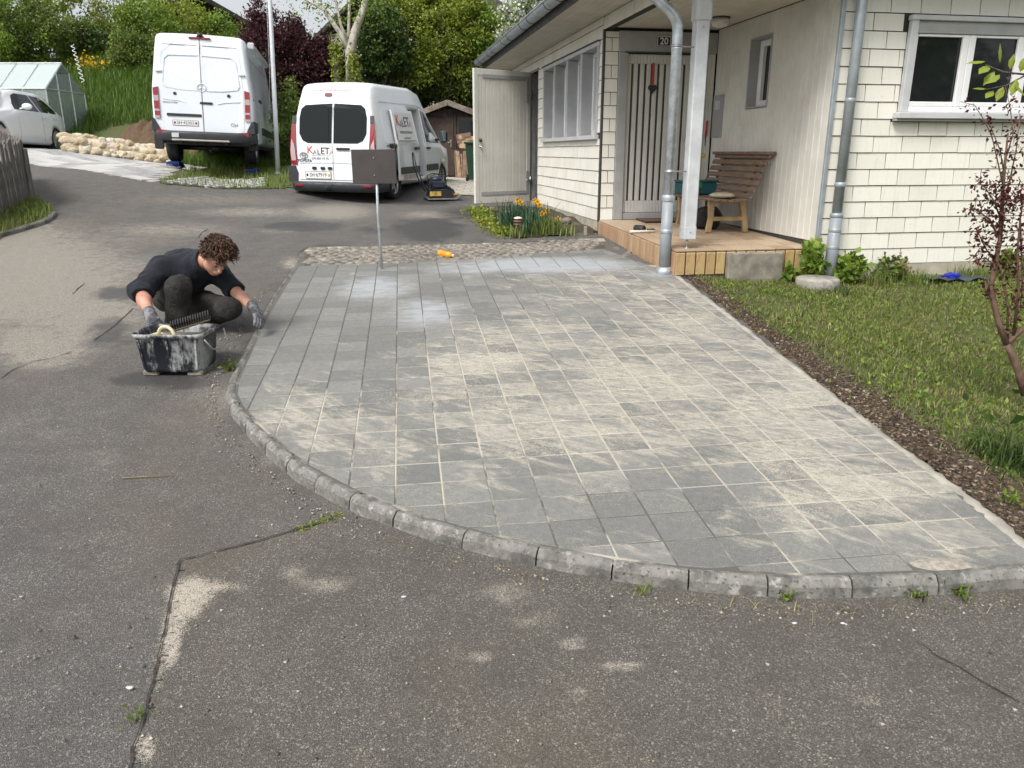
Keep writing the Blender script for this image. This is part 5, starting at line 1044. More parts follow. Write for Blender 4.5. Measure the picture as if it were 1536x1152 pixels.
# the rear left wheel stands at (-.76, .78)
w0 = Matrix.Rotation(rzc, 3, 'Z') @ Vector((-.76, .78, 0)); hb_ = thing('hatchback', 'white hatchback parked beside the greenhouse behind the picket fence', 'car', (q4.x - w0.x, q4.y - w0.y, q4.z - .0), rot=(R(1.5), 0, rzc))
HB.mesh('body', m_pw3, hb_, [cyl_cut(-1.2, -.5, .78, .30, .345), cyl_cut(.5, 1.2, .78, .30, .345), cyl_cut(-1.2, -.5, 3.44, .30, .345), cyl_cut(.5, 1.2, 3.44, .30, .345)], .12)
mb = MB(); mb.box((-.7, .3, .17), (.7, 3.9, .30)); mb.build('underbody', m_dusk, hb_)
for sg in (-1, 1):
    HB.side('front_side_window', [(1.50, .94), (2.62, .93), (2.50, 1.07), (2.28, 1.26), (2.1, 1.32), (1.50, 1.33)], m_cglass, hb_, sg, .006); HB.side('rear_side_window', [(.52, 1.02), (.62, .95), (1.44, .94), (1.44, 1.33), (1.0, 1.32), (.72, 1.24)], m_cglass, hb_, sg, .006)
    HB.side('door_handle', rrect(1.30, .80, 1.50, .83, .012), m_emb, hb_, sg, .03); HB.side('door_handle', rrect(.62 + .05, .82, .87, .85, .012), m_emb, hb_, sg, .03); HB.side('door_gap', [(1.465, .25), (1.473, .25), (1.473, .90), (1.465, .90)], m_seam, hb_, sg, .002); HB.side('door_gap', [(2.60, .25), (2.608, .25), (2.608, .90), (2.60, .90)], m_seam, hb_, sg, .002)
    mb = MB(); mb.ball((sg * 1.00, 2.42, 1.0), (.12, .06, .075)); mb.tube([(sg * .85, 2.45, .95), (sg * .95, 2.43, .97)], .02, 6); mb.build('wing_mirror', m_pw3, hb_)
    for y in (.78, 3.44): wheel(hb_, sg * .76, y, .315, .315, .20, sg, 7, .72)
mb = MB(); ws = [(-.50, 2.48, 1.345), (.50, 2.48, 1.345), (.66, 3.08, 1.0), (-.66, 3.08, 1.0)]; mb.add([(x, y, z) for x, y, z in ws] + [(x, y + .008, z + .012) for x, y, z in ws], [(0, 1, 2, 3), (7, 6, 5, 4), (0, 4, 5, 1), (1, 5, 6, 2), (2, 6, 7, 3), (3, 7, 4, 0)]); mb.build('windscreen', Mat('pale glass', .05, (.16, .19, .22)).m, hb_)
HB.rear('rear_light', rrect(-.60, .70, -.40, .85, .03), m_red, hb_, .02); HB.rear('rear_light', rrect(.40, .70, .60, .85, .03), m_red, hb_, .02)
# ================================================================ the worker, his tub and tools
def surfnet(fn, lo, hi, h):
    lo = np.array(lo, float); hi = np.array(hi, float); n = np.ceil((hi - lo) / h).astype(int) + 1
    ax = [lo[d] + h * np.arange(n[d]) for d in range(3)]; X = np.stack(np.meshgrid(*ax, indexing='ij'), -1); F = fn(X.reshape(-1, 3)).reshape(n); I = F < 0
    c = [I[a:n[0] - 1 + a, b:n[1] - 1 + b, d:n[2] - 1 + d] for a in (0, 1) for b in (0, 1) for d in (0, 1)]; s = sum(x.astype(int) for x in c); act = (s > 0) & (s < 8); id_ = -np.ones(act.shape, int); cells = np.argwhere(act); id_[act] = np.arange(len(cells)); acc = np.zeros((len(cells), 3)); cnt = np.zeros(len(cells))
    cor = [(a, b, d) for a in (0, 1) for b in (0, 1) for d in (0, 1)]
    for i, p in enumerate(cor):
        for q in cor[i + 1:]:
            if sum(abs(p[k] - q[k]) for k in range(3)) != 1: continue
            f0 = F[tuple((cells + p).T)]; f1 = F[tuple((cells + q).T)]; m = (f0 < 0) != (f1 < 0); t = np.where(m, f0 / np.where(m, f0 - f1, 1), 0)[:, None]
            pos = np.array(p) + (np.array(q) - np.array(p)) * t; acc[m] += pos[m]; cnt[m] += 1
    V = lo + (cells + acc / cnt[:, None]) * h; faces = []
    for d in range(3):
        e = [d_ for d_ in range(3) if d_ != d]; sh = [slice(None)] * 3; a = [slice(0, n[k]) for k in range(3)]; a0 = list(a); a1 = list(a); a0[d] = slice(0, n[d] - 1); a1[d] = slice(1, n[d])
        ch = I[tuple(a0)] != I[tuple(a1)]; E = np.argwhere(ch); E = E[(E[:, e[0]] > 0) & (E[:, e[1]] > 0) & (E[:, e[0]] < n[e[0]] - 1) & (E[:, e[1]] < n[e[1]] - 1)]
        if not len(E): continue
        u = np.zeros(3, int); u[e[0]] = 1; w = np.zeros(3, int); w[e[1]] = 1; q = [E - u - w, E - w, E, E - u]; Q = np.stack([id_[tuple(x.T)] for x in q], -1); fl_ = I[tuple(E.T)] ^ (d == 1); Q[~fl_] = Q[~fl_][:, ::-1]; faces.append(Q)
    return V, np.concatenate(faces)
def seg(P, a, b, ra, rb):
    a = np.array(a, float); b = np.array(b, float); d = b - a; t = np.clip(((P - a) @ d) / (d @ d), 0, 1); return np.linalg.norm(P - a - t[:, None] * d, axis=1) - (ra + (rb - ra) * t)
def ell(P, c, r, M=None):
    q = P - np.array(c, float)
    if M is not None: q = q @ M
    r = np.array(r, float); k = np.linalg.norm(q / r, axis=1); return (k - 1) * r.min() * (1 + .0 * k)
def smin(a, b, k): h = np.clip(.5 + .5 * (b - a) / k, 0, 1); return b + (a - b) * h - k * h * (1 - h)
def su(ds, k=.03):
    o = ds[0]
    for d in ds[1:]: o = smin(o, d, k)
    return o
def wob(P, amp, f, seed):
    r_ = np.random.default_rng(seed); o = np.zeros(len(P))
    for _ in range(6): o += np.sin(P @ r_.normal(0, f, 3) + r_.uniform(0, 6.28))
    return o * amp / 3
def folds(P, amp, f, seed):
    r_ = np.random.default_rng(seed); a, b, c = r_.normal(0, 1, (3, 3)); a /= np.linalg.norm(a); q = P @ a * f + 1.6 * np.sin(P @ b * f * .22 + 1) + .9 * np.sin(P @ c * f * .35); m_ = .5 + .5 * np.sin(P @ c * 9 + seed); return amp * m_ * (np.abs(np.sin(q)) ** .6 - .6)
base = gat(290, 500); BZ = float(road_z(np.array(-2.35), np.array(5.4)))
def J(x, y, Y): return np.array(at(x, y, Y))
pel = J(264, 440, 5.85); ch_ = J(277, 408, 5.66); nk = J(303, 392, 5.52); hc = J(324, 386, 5.40)
rs, re, rw, rf = J(243, 404, 5.50), J(211, 437, 5.24), J(225, 472, 5.00), J(231, 488, 4.88)
ls, le, lw, lf = J(322, 404, 5.66), J(351, 435, 5.62), J(381, 464, 5.44), J(389, 474, 5.36)
rh, rk, ra_ = J(250, 447, 5.82), J(268, 430, 5.32), J(266, 488, 5.36)
lh, lk_, la = J(282, 450, 5.84), J(344, 462, 5.45), J(301, 481, 5.76)
hf_ = np.array([.42, -.58, -.70]); hf_ /= np.linalg.norm(hf_); hup = np.array([.50, -.34, .78]); hup -= hf_ * (hup @ hf_); hup /= np.linalg.norm(hup); hr = np.cross(hf_, hup); HM = np.column_stack([hr, hf_, hup])
def hp_(x, y, z): return hc + HM @ np.array([x, y, z])
person = thing('person', 'kneeling worker in black jumper, dark work trousers and grey gloves', 'person', (base.x, base.y, BZ))
off = np.array([base.x, base.y, BZ])
def head_sdf(P):
    d = su([ell(P, hp_(0, -.012, .03), (.079, .098, .092), HM), seg(P, hp_(0, .035, -.03), hp_(0, .055, -.085), .058, .034), seg(P, hp_(.028, .02, -.06), hp_(-.028, .02, -.06), .042, .042)], .035)
    d = su([d, seg(P, hp_(0, .088, .018), hp_(0, .112, -.022), .009, .0145), seg(P, hp_(-.032, .078, .030), hp_(.032, .078, .030), .014, .014), seg(P, hp_(0, .088, -.058), hp_(0, .084, -.064), .02, .018)], .014)
    for s_ in (-1, 1):
        d = smin(d, ell(P, hp_(s_ * .080, -.012, .0), (.011, .022, .033), HM), .008); d = -smin(-d, ell(P, hp_(s_ * .031, .096, .012), (.014, .010, .008), HM), .01) if False else np.maximum(d, -ell(P, hp_(s_ * .031, .101, .010), (.017, .016, .010), HM))
    return d
def body_sdf(P):
    ds = [seg(P, nk, hp_(0, -.02, -.05), .062, .056), seg(P, pel, ch_, .13, .145), seg(P, ch_, nk, .145, .075), seg(P, rs, ls, .07, .07), seg(P, rs, re, .052, .043), seg(P, re, re * .6 + rw * .4, .042, .044), seg(P, re * .6 + rw * .4, rw, .044, .028), seg(P, ls, le, .052, .042), seg(P, le, le * .6 + lw * .4, .041, .042), seg(P, le * .6 + lw * .4, lw, .042, .028), seg(P, rw, rw * .6 + rf * .4, .022, .014), seg(P, lw, lw * .6 + lf * .4, .022, .014),
          seg(P, rh, rk, .075, .045), seg(P, rk, ra_, .045, .035), seg(P, lh, lk_, .075, .045), seg(P, lk_, la, .042, .035)]
    return smin(su(ds, .03), head_sdf(P), .02)
def make(name, fn, lo, hi, h, mat, parent=person):
    V, Fc = surfnet(fn, lo, hi, h); return raw(name, V - off, Fc, mat, parent, True)
mk_ = Mat('skin', .5); O = mk_.obj; mk_.set('Base Color', mk_.mix(mk_.mr(mk_.noise(18, 4), .35, .7), (.52, .29, .205), (.44, .20, .14))); mk_.set('Subsurface Weight', .08); mk_.bump(mk_.noise(90, 3), .1, .002); m_skin = mk_.m
allp = np.array([pel, ch_, nk, hc, rs, re, rw, rf, ls, le, lw, lf, rk, ra_, lk_, la]); LO, HI = allp.min(0) - .22, allp.max(0) + .2
make('body', body_sdf, LO, HI, .0085, m_skin)
mj_ = Mat('black jumper cloth', .95); O = mj_.obj; mj_.set('Base Color', mj_.mix(mj_.mr(mj_.noise(5, 6, .7), .4, .75), (.006, .008, .014), (.018, .021, .032))); mj_.set('Sheen Weight', .03); mj_.bump(mj_.math('ADD', mj_.noise(9, 4, .6, None, 1.0), mj_.math('MULTIPLY', mj_.noise(200, 2), .15)), .6, .02); m_jum = mj_.m
rel = re + (rw - re) * .22; lel = le + (lw - le) * .10
def shirt(P):
    d = su([seg(P, pel + [0, 0, .02], ch_, .150, .170), seg(P, ch_, nk, .168, .090), seg(P, rs, ls, .092, .088), seg(P, rs, re, .082, .072), seg(P, re, rel, .072, .062), seg(P, ls, le, .080, .066), seg(P, le, lel, .066, .060)], .05)
    d += wob(P, .006, 26, 3) + folds(P, .009, 42, 7) + folds(P, .006, 60, 8)
    for e, b, m_ in ((rel, rw, 1), (lel, lw, 1)):
        ax_d = (b - re) if e is rel else (b - le); ax_d = ax_d / np.linalg.norm(ax_d); near = np.linalg.norm(P - e, axis=1) < .16; d = np.where(near, np.maximum(d, (P - e) @ ax_d), d)
    nd = nk - ch_; nd = (hc - nk); nd /= np.linalg.norm(nd); nn = np.linalg.norm(P - nk, axis=1) < .15; d = np.where(nn, np.maximum(d, (P - (nk + nd * .05)) @ nd), d)
    return d
make('jumper', shirt, LO, HI, .0085, m_jum)
def collar(P):
    nd = hc - nk; nd = nd / np.linalg.norm(nd); t = (P - nk) @ nd; r_ = np.linalg.norm(P - nk - t[:, None] * nd, axis=1); return np.maximum(np.abs(r_ - .078 - .2 * np.clip(-t + .03, 0, 1)) - .007, np.abs(t - .035) - .032)
make('collar', collar, nk - .16, nk + .18, .007, m_jum)
mt_ = Mat('dark work trousers', .9); O = mt_.obj; c1 = mt_.mix(mt_.mr(mt_.noise(4, 6, .7), .4, .7), (.020, .020, .019), (.052, .050, .044)); c1 = mt_.mix(mt_.mr(mt_.noise(9, 7, .75), .52, .75, 0, .5), c1, (.09, .085, .065)); mt_.set('Base Color', c1); mt_.bump(mt_.noise(14, 6, .65, None, 2.0), 1, .035); m_tro = mt_.m
def trous(P):
    d = su([seg(P, pel + [0, 0, -.0], ch_ * .3 + pel * .7, .15, .14), seg(P, rh, rk, .108, .080), seg(P, rk, ra_ + [0, 0, .03], .080, .078), seg(P, lh, lk_, .108, .078), seg(P, lk_, la, .078, .072)], .03)
    return np.maximum(d + wob(P, .008, 22, 11) + folds(P, .011, 45, 13) + folds(P, .007, 62, 14), BZ + .012 - P[:, 2])
tr = make('trousers', trous, LO, HI, .0085, m_tro)
m_boot = simple('tan boot leather', (.32, .19, .08), .8, var=.3, scale=20, dirt=((.12, .09, .06), .6)); m_sole = simple('dark boot sole', (.03, .028, .025), .8)
def boot(name, a, b, mat, r1=.048, r2=.045, low=None): 
    def f(P): return np.maximum(su([seg(P, a, b, r1, r2), seg(P, a, a + (a - b) * .1 + [0, 0, .06], r1, r1 * .95)], .03), (low if low is not None else -9) - P[:, 2])
    c = (a + b) / 2; return make(name, f, np.minimum(a, b) - .13, np.maximum(a, b) + .15, .008, mat)
fg = BZ + .045
a_ = np.array([la[0] - .01, la[1] + .02, fg + .03]); b_ = np.array([la[0] + .16, la[1] - .16, fg]); boot('boot', a_, b_, m_boot, .05, .048, BZ + .002)
a_ = np.array([ra_[0], ra_[1] + .03, fg + .02]); b_ = np.array([ra_[0] + .02, ra_[1] - .19, fg]); boot('boot', a_, b_, m_sole, .05, .048, BZ + .002)
# hair: many short curls rooted on the scalp
mh_ = Mat('brown hair', .55); iv = mh_.isl(); mh_.set('Base Color', mh_.ramp(iv, [(0, (.014, .006, .004)), (.55, (.055, .026, .014)), (1, (.16, .082, .042))])); hm = MB(); rh_ = random.Random(3)
nh = 0
while nh < 1500:
    d = np.array([rh_.gauss(0, 1) for _ in range(3)]); d /= np.linalg.norm(d)
    if d[2] < -.25 or (d[1] > .34 and d[2] < .58) or (abs(d[0]) > .55 and d[2] < .0 and d[1] > -.25): continue
    nh += 1; r0 = hp_(d[0] * .080, -.012 + d[1] * .098, .03 + d[2] * .092); up_ = HM @ d; side_ = np.cross(up_, HM @ np.array([rh_.gauss(0, 1), rh_.gauss(0, 1), rh_.gauss(0, 1)])); side_ /= np.linalg.norm(side_) + 1e-6; L = rh_.uniform(.028, .082) * (1.25 if d[2] > .3 else .75); fw_ = HM @ np.array([0, .5, -.1])
    pts = [r0 - up_ * .006]
    for k in range(1, 6): t = k / 5; pts.append(r0 + up_ * L * (t - .35 * t * t) + side_ * L * .55 * math.sin(t * 2.6) + fw_ * L * .45 * t * t + np.array([0, 0, -.012 * t * t]))
    hm.tube([Vector(p - off) for p in pts], [.0035, .004, .0038, .0032, .0024, .001], 4)
hm.build('hair', mh_.m, person)
mb = MB(); mb.v = []; 
for i in range(1): pass
def cap(P): return np.maximum(ell(P, hp_(0, -.014, .034), (.085, .103, .097), HM), -((P - hp_(0, .040, .060)) @ (HM @ np.array([0, -.70, .72]))) - .0)
make('scalp_hair', cap, hc - .16, hc + .17, .008, mh_.m)
for s_ in (-1, 1):
    mb = MB(); mb.ball((0, 0, 0), (.012, .012, .012)); e_ = mb.build('eye', simple('eye white', (.16, .10, .08), .4) if s_ < 0 else bpy.data.materials['eye white'], person, loc=Vector(hp_(s_ * .031, .082, .010) - off)); mb = MB(); mb.ball((0, 0, 0), .006); mb.build('iris', m_black, e_, loc=Vector(HM @ np.array([0, .009, -.004])))
    mb = MB(); mb.tube([Vector(hp_(s_ * x, y, z) - off) for x, y, z in ((.012, .0945, .030), (.032, .0905, .036), (.052, .074, .031))], [.004, .005, .002], 6); mb.build('eyebrow', mh_.m, person)
mb = MB(); mb.tube([Vector(hp_(x, .101 - abs(x) * .35, -.052 - abs(x) * .1) - off) for x in (-.024, -.012, 0, .012, .024)], [.002, .0045, .005, .0045, .002], 6); mb.build('lips', simple('lips', (.36, .12, .10), .5), person)
mb = MB(); [mb.tube([Vector(hp_(x * 1.0, y, z) - off) for x, y, z in ((s_ * .068, .03, -.045), (s_ * .045, .062, -.085), (0, .082, -.103))], [.006, .007, .006], 6) for s_ in ()]
# gloves
mgv = Mat('grey knitted glove', .85); O = mgv.obj; mgv.set('Base Color', mgv.mix(mgv.mr(mgv.noise(12, 5, .7), .42, .62), (.045, .045, .05), (.19, .19, .21))); mgv.bump(mgv.noise(160, 2), .3, .003); m_glove = mgv.m
def glove(wr, pdir, ndir, fingers, thumb, thumb_side, cuff_from):
    pdir = pdir / np.linalg.norm(pdir); ndir = ndir - pdir * (ndir @ pdir); ndir /= np.linalg.norm(ndir); sdir = np.cross(pdir, ndir); B = np.column_stack([sdir, pdir, ndir])
    def X(p): return wr + B @ np.array(p)
    def f(P):
        ds = [seg(P, cuff_from, wr, .040, .036), seg(P, X((-.018, .02, 0)), X((-.022, .085, 0)), .024, .021), seg(P, X((.018, .02, 0)), X((.022, .085, 0)), .024, .021), seg(P, X((0, .0, 0)), X((0, .08, 0)), .027, .022)]; d = su(ds, .015)
        for ch in fingers: d = su([d] + [seg(P, X(ch[i]), X(ch[i + 1]), .0125 - .001 * i, .0115 - .001 * i) for i in range(len(ch) - 1)], .006)
        d = su([d] + [seg(P, X(thumb[i]), X(thumb[i + 1]), .0145 - .001 * i, .0135 - .001 * i) for i in range(len(thumb) - 1)], .008); return d
    return make('glove', f, wr - .19, wr + .19, .0052, m_glove)
# right hand: back of the hand up, fingers bent down round a ring handle
pd = rf - rw + np.array([.02, -.03, -.0]); glove(rw, pd, np.array([-.05, -.75, .5]), [[(x, .085, 0), (x * 1.08, .112, -.004 - .0 * i), (x * 1.05, .130 - .006 * abs(i - 1.2), -.028), (x, .122 - .006 * abs(i - 1.2), -.055)] for i, x in enumerate((-.033, -.011, .011, .032))], [(.030, .025, -.01), (.052, .055, -.018), (.050, .085, -.035), (.042, .100, -.05)], 1, rw - pd / np.linalg.norm(pd) * .045)
# left hand: fingertips pressing at the kerb
pd = lf - lw + np.array([.0, .0, -.03]); glove(lw, pd, np.array([.55, .15, .75]), [[(x, .085, 0), (x * 1.05, .118 - .004 * i, -.006), (x, .142 - .006 * abs(i - 1.2), -.022), (x * .9, .155 - .008 * abs(i - 1.2), -.042)] for i, x in enumerate((-.033, -.011, .011, .032))], [(-.030, .025, -.01), (-.050, .055, -.022), (-.046, .088, -.036), (-.036, .112, -.046)], 1, lw - pd / np.linalg.norm(pd) * .04)
z0 = J(262, 455, 5.22); z1 = J(259, 482, 5.24)

# ---------------------------------------------------------------- mortar tub
fl_ = gat(208, 561); fr_ = gat(303, 567); tz = float(road_z(np.array(fl_.x), np.array(fl_.y))); dx = Vector((fr_.x - fl_.x, fr_.y - fl_.y, 0)); tw = dx.length * .88; ang = math.atan2(dx.y, dx.x) + R(11)
c0 = Vector((fl_.x, fl_.y, tz)) + Matrix.Rotation(ang, 3, 'Z') @ Vector((tw / 2 + .01, .145, 0))
tub = thing('mortar_tub', 'rectangular black tub smeared with white plaster beside the worker', 'tub', c0, ang)
mtb = Mat('smeared black tub', .5); O = mtb.obj; s1 = mtb.mr(mtb.math('ADD', mtb.noise(7, 7, .75, mtb.sc(O, 1, 1, .35)), mtb.math('MULTIPLY', mtb.math('SUBTRACT', mtb.noise(30, 4, .7), .5), .25)), .475, .64); mtb.set('Base Color', mtb.mix(mtb.math('MULTIPLY', s1, .85), (.016, .018, .026), (.46, .47, .47))); mtb.set('Roughness', mtb.math('ADD', .4, mtb.math('MULTIPLY', s1, .4))); m_tub = mtb.m
TH = .275
def rr(w, d, r=.045, n=4): return rrect(-w / 2, -d / 2, w / 2, d / 2, r, n)
levels = [(tw * .96, .265, .03, 0), (tw * .985, .275, .05, 0), (tw * 1.09, .30, TH - .03, 0), (tw * 1.11, .305, TH - .028, 0), (tw * 1.16, .325, TH - .022, 0), (tw * 1.17, .33, TH, 0), (tw * 1.12, .305, TH, 0), (tw * 1.08, .29, TH - .03, 0), (tw * .97, .265, .045, 0)]
v = []; n = len(rr(1, 1)); fs = []
for w_, d_, z_, _ in levels: v += [(x, y, z_) for x, y in rr(w_, d_, .05)]
for i in range(len(levels) - 1): fs += [(i * n + k, i * n + (k + 1) % n, (i + 1) * n + (k + 1) % n, (i + 1) * n + k) for k in range(n)]
mb = MB(); mb.add(v, fs, None, True); mb.add([v[k] for k in range(n)], [tuple(range(n))[::-1]]); mb.add([v[-n + k] for k in range(n)], [tuple(range(n))]); mb.build('tub_shell', m_tub, tub)
for x in (-tw * .36, tw * .36): mb = MB(); mb.cbox((x - .05, -.125, 0), (x + .05, .125, .04), .01); mb.build('foot', m_conc, tub)
for x in np.linspace(-tw * .42, tw * .42, 5): mb = MB(); mb.add([(x - .006, -.139, .05), (x + .006, -.139, .05), (x * 1.1 + .006, -.153, TH - .035), (x * 1.1 - .006, -.153, TH - .035), (x - .006, -.130, .05), (x + .006, -.130, .05), (x * 1.1 + .006, -.143, TH - .035), (x * 1.1 - .006, -.143, TH - .035)], [(0, 1, 2, 3), (7, 6, 5, 4), (0, 4, 5, 1), (1, 5, 6, 2), (2, 6, 7, 3), (3, 7, 4, 0)]); mb.build('rib', m_tub, tub)
mb = MB(); P_ = rr(tw * 1.07, .285, .05); nn_ = 14; mb.add([(x, y, TH - .05) for x, y in P_], [tuple(range(len(P_)))]); mb.build('tub_contents', simple('wet mortar', (.13, .115, .09), .5, var=.3, scale=20, bump=.7), tub)
mb = MB(); mb.tube([(tw * .62, -.16, TH - .03), (tw * .70, -.12, TH - .10), (tw * .72, 0, TH - .12), (tw * .70, .12, TH - .10), (tw * .62, .16, TH - .03)], .005, 6); mb.build('bail_handle', m_steel, tub)
# brush, float and ring in the tub
ML = Matrix.Translation(c0) @ Matrix.Rotation(ang, 4, 'Z')
br_ = thing('scrubbing_brush', 'black bristled scrubbing brush lying across the mortar tub', 'brush', ML @ Vector((tw * .22, .06, TH - .005)), rot=(R(12), R(-14), ang + R(20))); mb = MB(); mb.cbox((-.12, -.032, .02), (.12, .032, .042), .01); mb.build('brush_back', simple('dirty wood', (.10, .085, .06), .8), br_)
mb = MB()
for i in range(16):
    for j in range(5): x, y = -.112 + i * .015, -.026 + j * .013; mb.tube([(x, y, .04), (x * 1.04, y * 1.15, .075)], [.0055, .0045], 5)
mb.build('bristles', m_black, br_, kind='stuff')
sp_ = thing('grout_float', 'cream grouting float with curved handle in the worker\'s right hand', 'float', ML @ Vector((-.05, -.03, TH - .03)), rot=(0, R(8), ang - R(15))); m_crm = simple('cream plastic', (.58, .52, .33), .6, var=.15, scale=20); mb = MB(); mb.cbox((-.10, -.045, -.03), (.10, .045, -.008), .006); mb.build('float_plate', m_crm, sp_)
mb = MB(); mb.tube([(.06 * math.cos(t), 0, -.008 + .06 * math.sin(t)) for t in np.linspace(0, math.pi, 11)], .011, 8); mb.build('float_handle', m_crm, sp_)
hh = gat(350, 452); st_ = thing('hammer', 'hammer with pale wooden handle lying on the asphalt behind the worker', 'hammer', (hh.x, hh.y, float(road_z(np.array(hh.x), np.array(hh.y))) + .002), R(55)); mb = MB(); mb.tube([(-.14, 0, .016), (.10, 0, .018)], [.015, .012], 8); mb.build('handle', simple('ash handle', (.55, .50, .38), .6), st_); mb = MB(); mb.cbox((-.175, -.05, .0), (-.14, .05, .036), .006); mb.build('head', m_steel, st_)
# ================================================================ plants
def leaf_mat(name, a, b, c=None, rough=.55, trans=.42, patch=None):
    m = Mat(name, rough); iv = m.isl(); col = m.ramp(iv, [(0, a), (.6, b), (1, c or b)]); col = m.mix(m.mr(m.noise(1.9, 6, .7, m.pos), .46, .68, 0, .65), col, patch) if patch else col; m.set('Base Color', col); N = m.N; tr = m.n('BsdfTranslucent', None, Color=col); mx = m.n('MixShader'); m.put(mx.inputs[0], trans); m.t.links.new(m.b.outputs[0], mx.inputs[1]); m.t.links.new(tr.outputs[0], mx.inputs[2]); m.t.links.new(mx.outputs[0], N['Material Output'].inputs['Surface']); return m.m
def leaves(P, size, up=.3, aspect=.55, rg=rng, fold=.15):          # one pointed leaf per place
    n = len(P); d = rg.normal(0, 1, (n, 3)); d[:, 2] += up; d /= np.linalg.norm(d, axis=1, keepdims=True); s = np.cross(d, rg.normal(0, 1, (n, 3))); s /= np.linalg.norm(s, axis=1, keepdims=True) + 1e-9; nn = np.cross(d, s); L = (size * rg.uniform(.6, 1.35, n))[:, None]
    a = P; b = P + d * L * .5 + s * L * aspect * .5 + nn * L * fold; c = P + d * L; e = P + d * L * .5 - s * L * aspect * .5 + nn * L * fold
    V = np.stack([a, b, c, e], 1).reshape(-1, 3); F = np.arange(4 * n).reshape(n, 4); return V, F
def blades(P, h, w, lean=.5, rg=rng):
    n = len(P); a = rg.uniform(0, 6.28, n); d = np.stack([np.cos(a), np.sin(a), np.zeros(n)], 1); s = np.stack([-np.sin(a), np.cos(a), np.zeros(n)], 1); H = (h * rg.uniform(.5, 1.3, n))[:, None]; ln_ = (lean * rg.uniform(.1, 1.2, n))[:, None]; w = w * rg.uniform(.6, 1.3, n)[:, None]; z = np.array([0, 0, 1.])
    m = P + d * H * ln_ * .3 + z * H * .6; t = P + d * H * ln_ + z * H * (1 - .35 * np.minimum(ln_, 1) ** 2); V = np.stack([P - s * w, P + s * w, m + s * w * .7, m - s * w * .7, t], 1).reshape(-1, 3)
    i = np.arange(n)[:, None] * 5; return V, np.concatenate([i + [0, 1, 2], i + [0, 2, 3], i + [3, 2, 4]], 1).reshape(-1, 3)
def clumps(c, r, n_c, rg, hollow=.55):                              # centres of leaf clumps inside an ellipsoid, mostly near its skin
    d = rg.normal(0, 1, (n_c, 3)); d /= np.linalg.norm(d, axis=1, keepdims=True); k = hollow + (1 - hollow) * rg.uniform(0, 1, (n_c, 1)) ** .6; return np.array(c) + d * k * np.array(r) * rg.uniform(.8, 1.12, (n_c, 1))
m_bark = Mat('bark', .9); O = m_bark.obj; m_bark.set('Base Color', m_bark.mix(m_bark.mr(m_bark.noise(9, 6, .7, m_bark.sc(O, 4, 4, .8)), .35, .65), (.05, .04, .03), (.17, .14, .105))); m_bark.bump(m_bark.noise(12, 5, .7, m_bark.sc(O, 4, 4, .8)), .8, .03); m_bark = m_bark.m
m_birch = simple('pale bark', (.42, .39, .33), .85, var=.25, scale=6, dirt=((.14, .12, .09), .7), bump=.5)
LM = dict(green=leaf_mat('fresh green leaves', (.09, .15, .02), (.19, .30, .036), (.33, .43, .075)), olive=leaf_mat('olive green leaves', (.06, .10, .018), (.14, .20, .034), (.24, .30, .07)), lime=leaf_mat('yellow green leaves', (.13, .18, .02), (.27, .335, .04), (.42, .47, .085)), dark=leaf_mat('dark green leaves', (.03, .06, .013), (.075, .13, .025), (.13, .19, .045)), copper=leaf_mat('copper purple leaves', (.026, .009, .012), (.07, .021, .028), (.14, .046, .05)), white=leaf_mat('white blossom', (.62, .62, .58), (.80, .80, .78), (.74, .72, .70)), red=leaf_mat('wine red leaves', (.035, .007, .010), (.085, .013, .018), (.17, .035, .028)), grass=leaf_mat('grass blades', (.075, .12, .02), (.18, .245, .045), (.30, .36, .10), patch=(.27, .25, .10)), meadow=leaf_mat('meadow grass', (.05, .11, .012), (.11, .20, .022), (.18, .27, .045)), straw=leaf_mat('dry grass', (.20, .16, .07), (.34, .28, .14), (.42, .36, .2)), bulb=leaf_mat('bluish bulb leaves', (.03, .075, .04), (.06, .13, .07), (.10, .18, .09)), yellow=leaf_mat('yellow petals', (.70, .42, .02), (.80, .52, .03), (.85, .62, .08)))
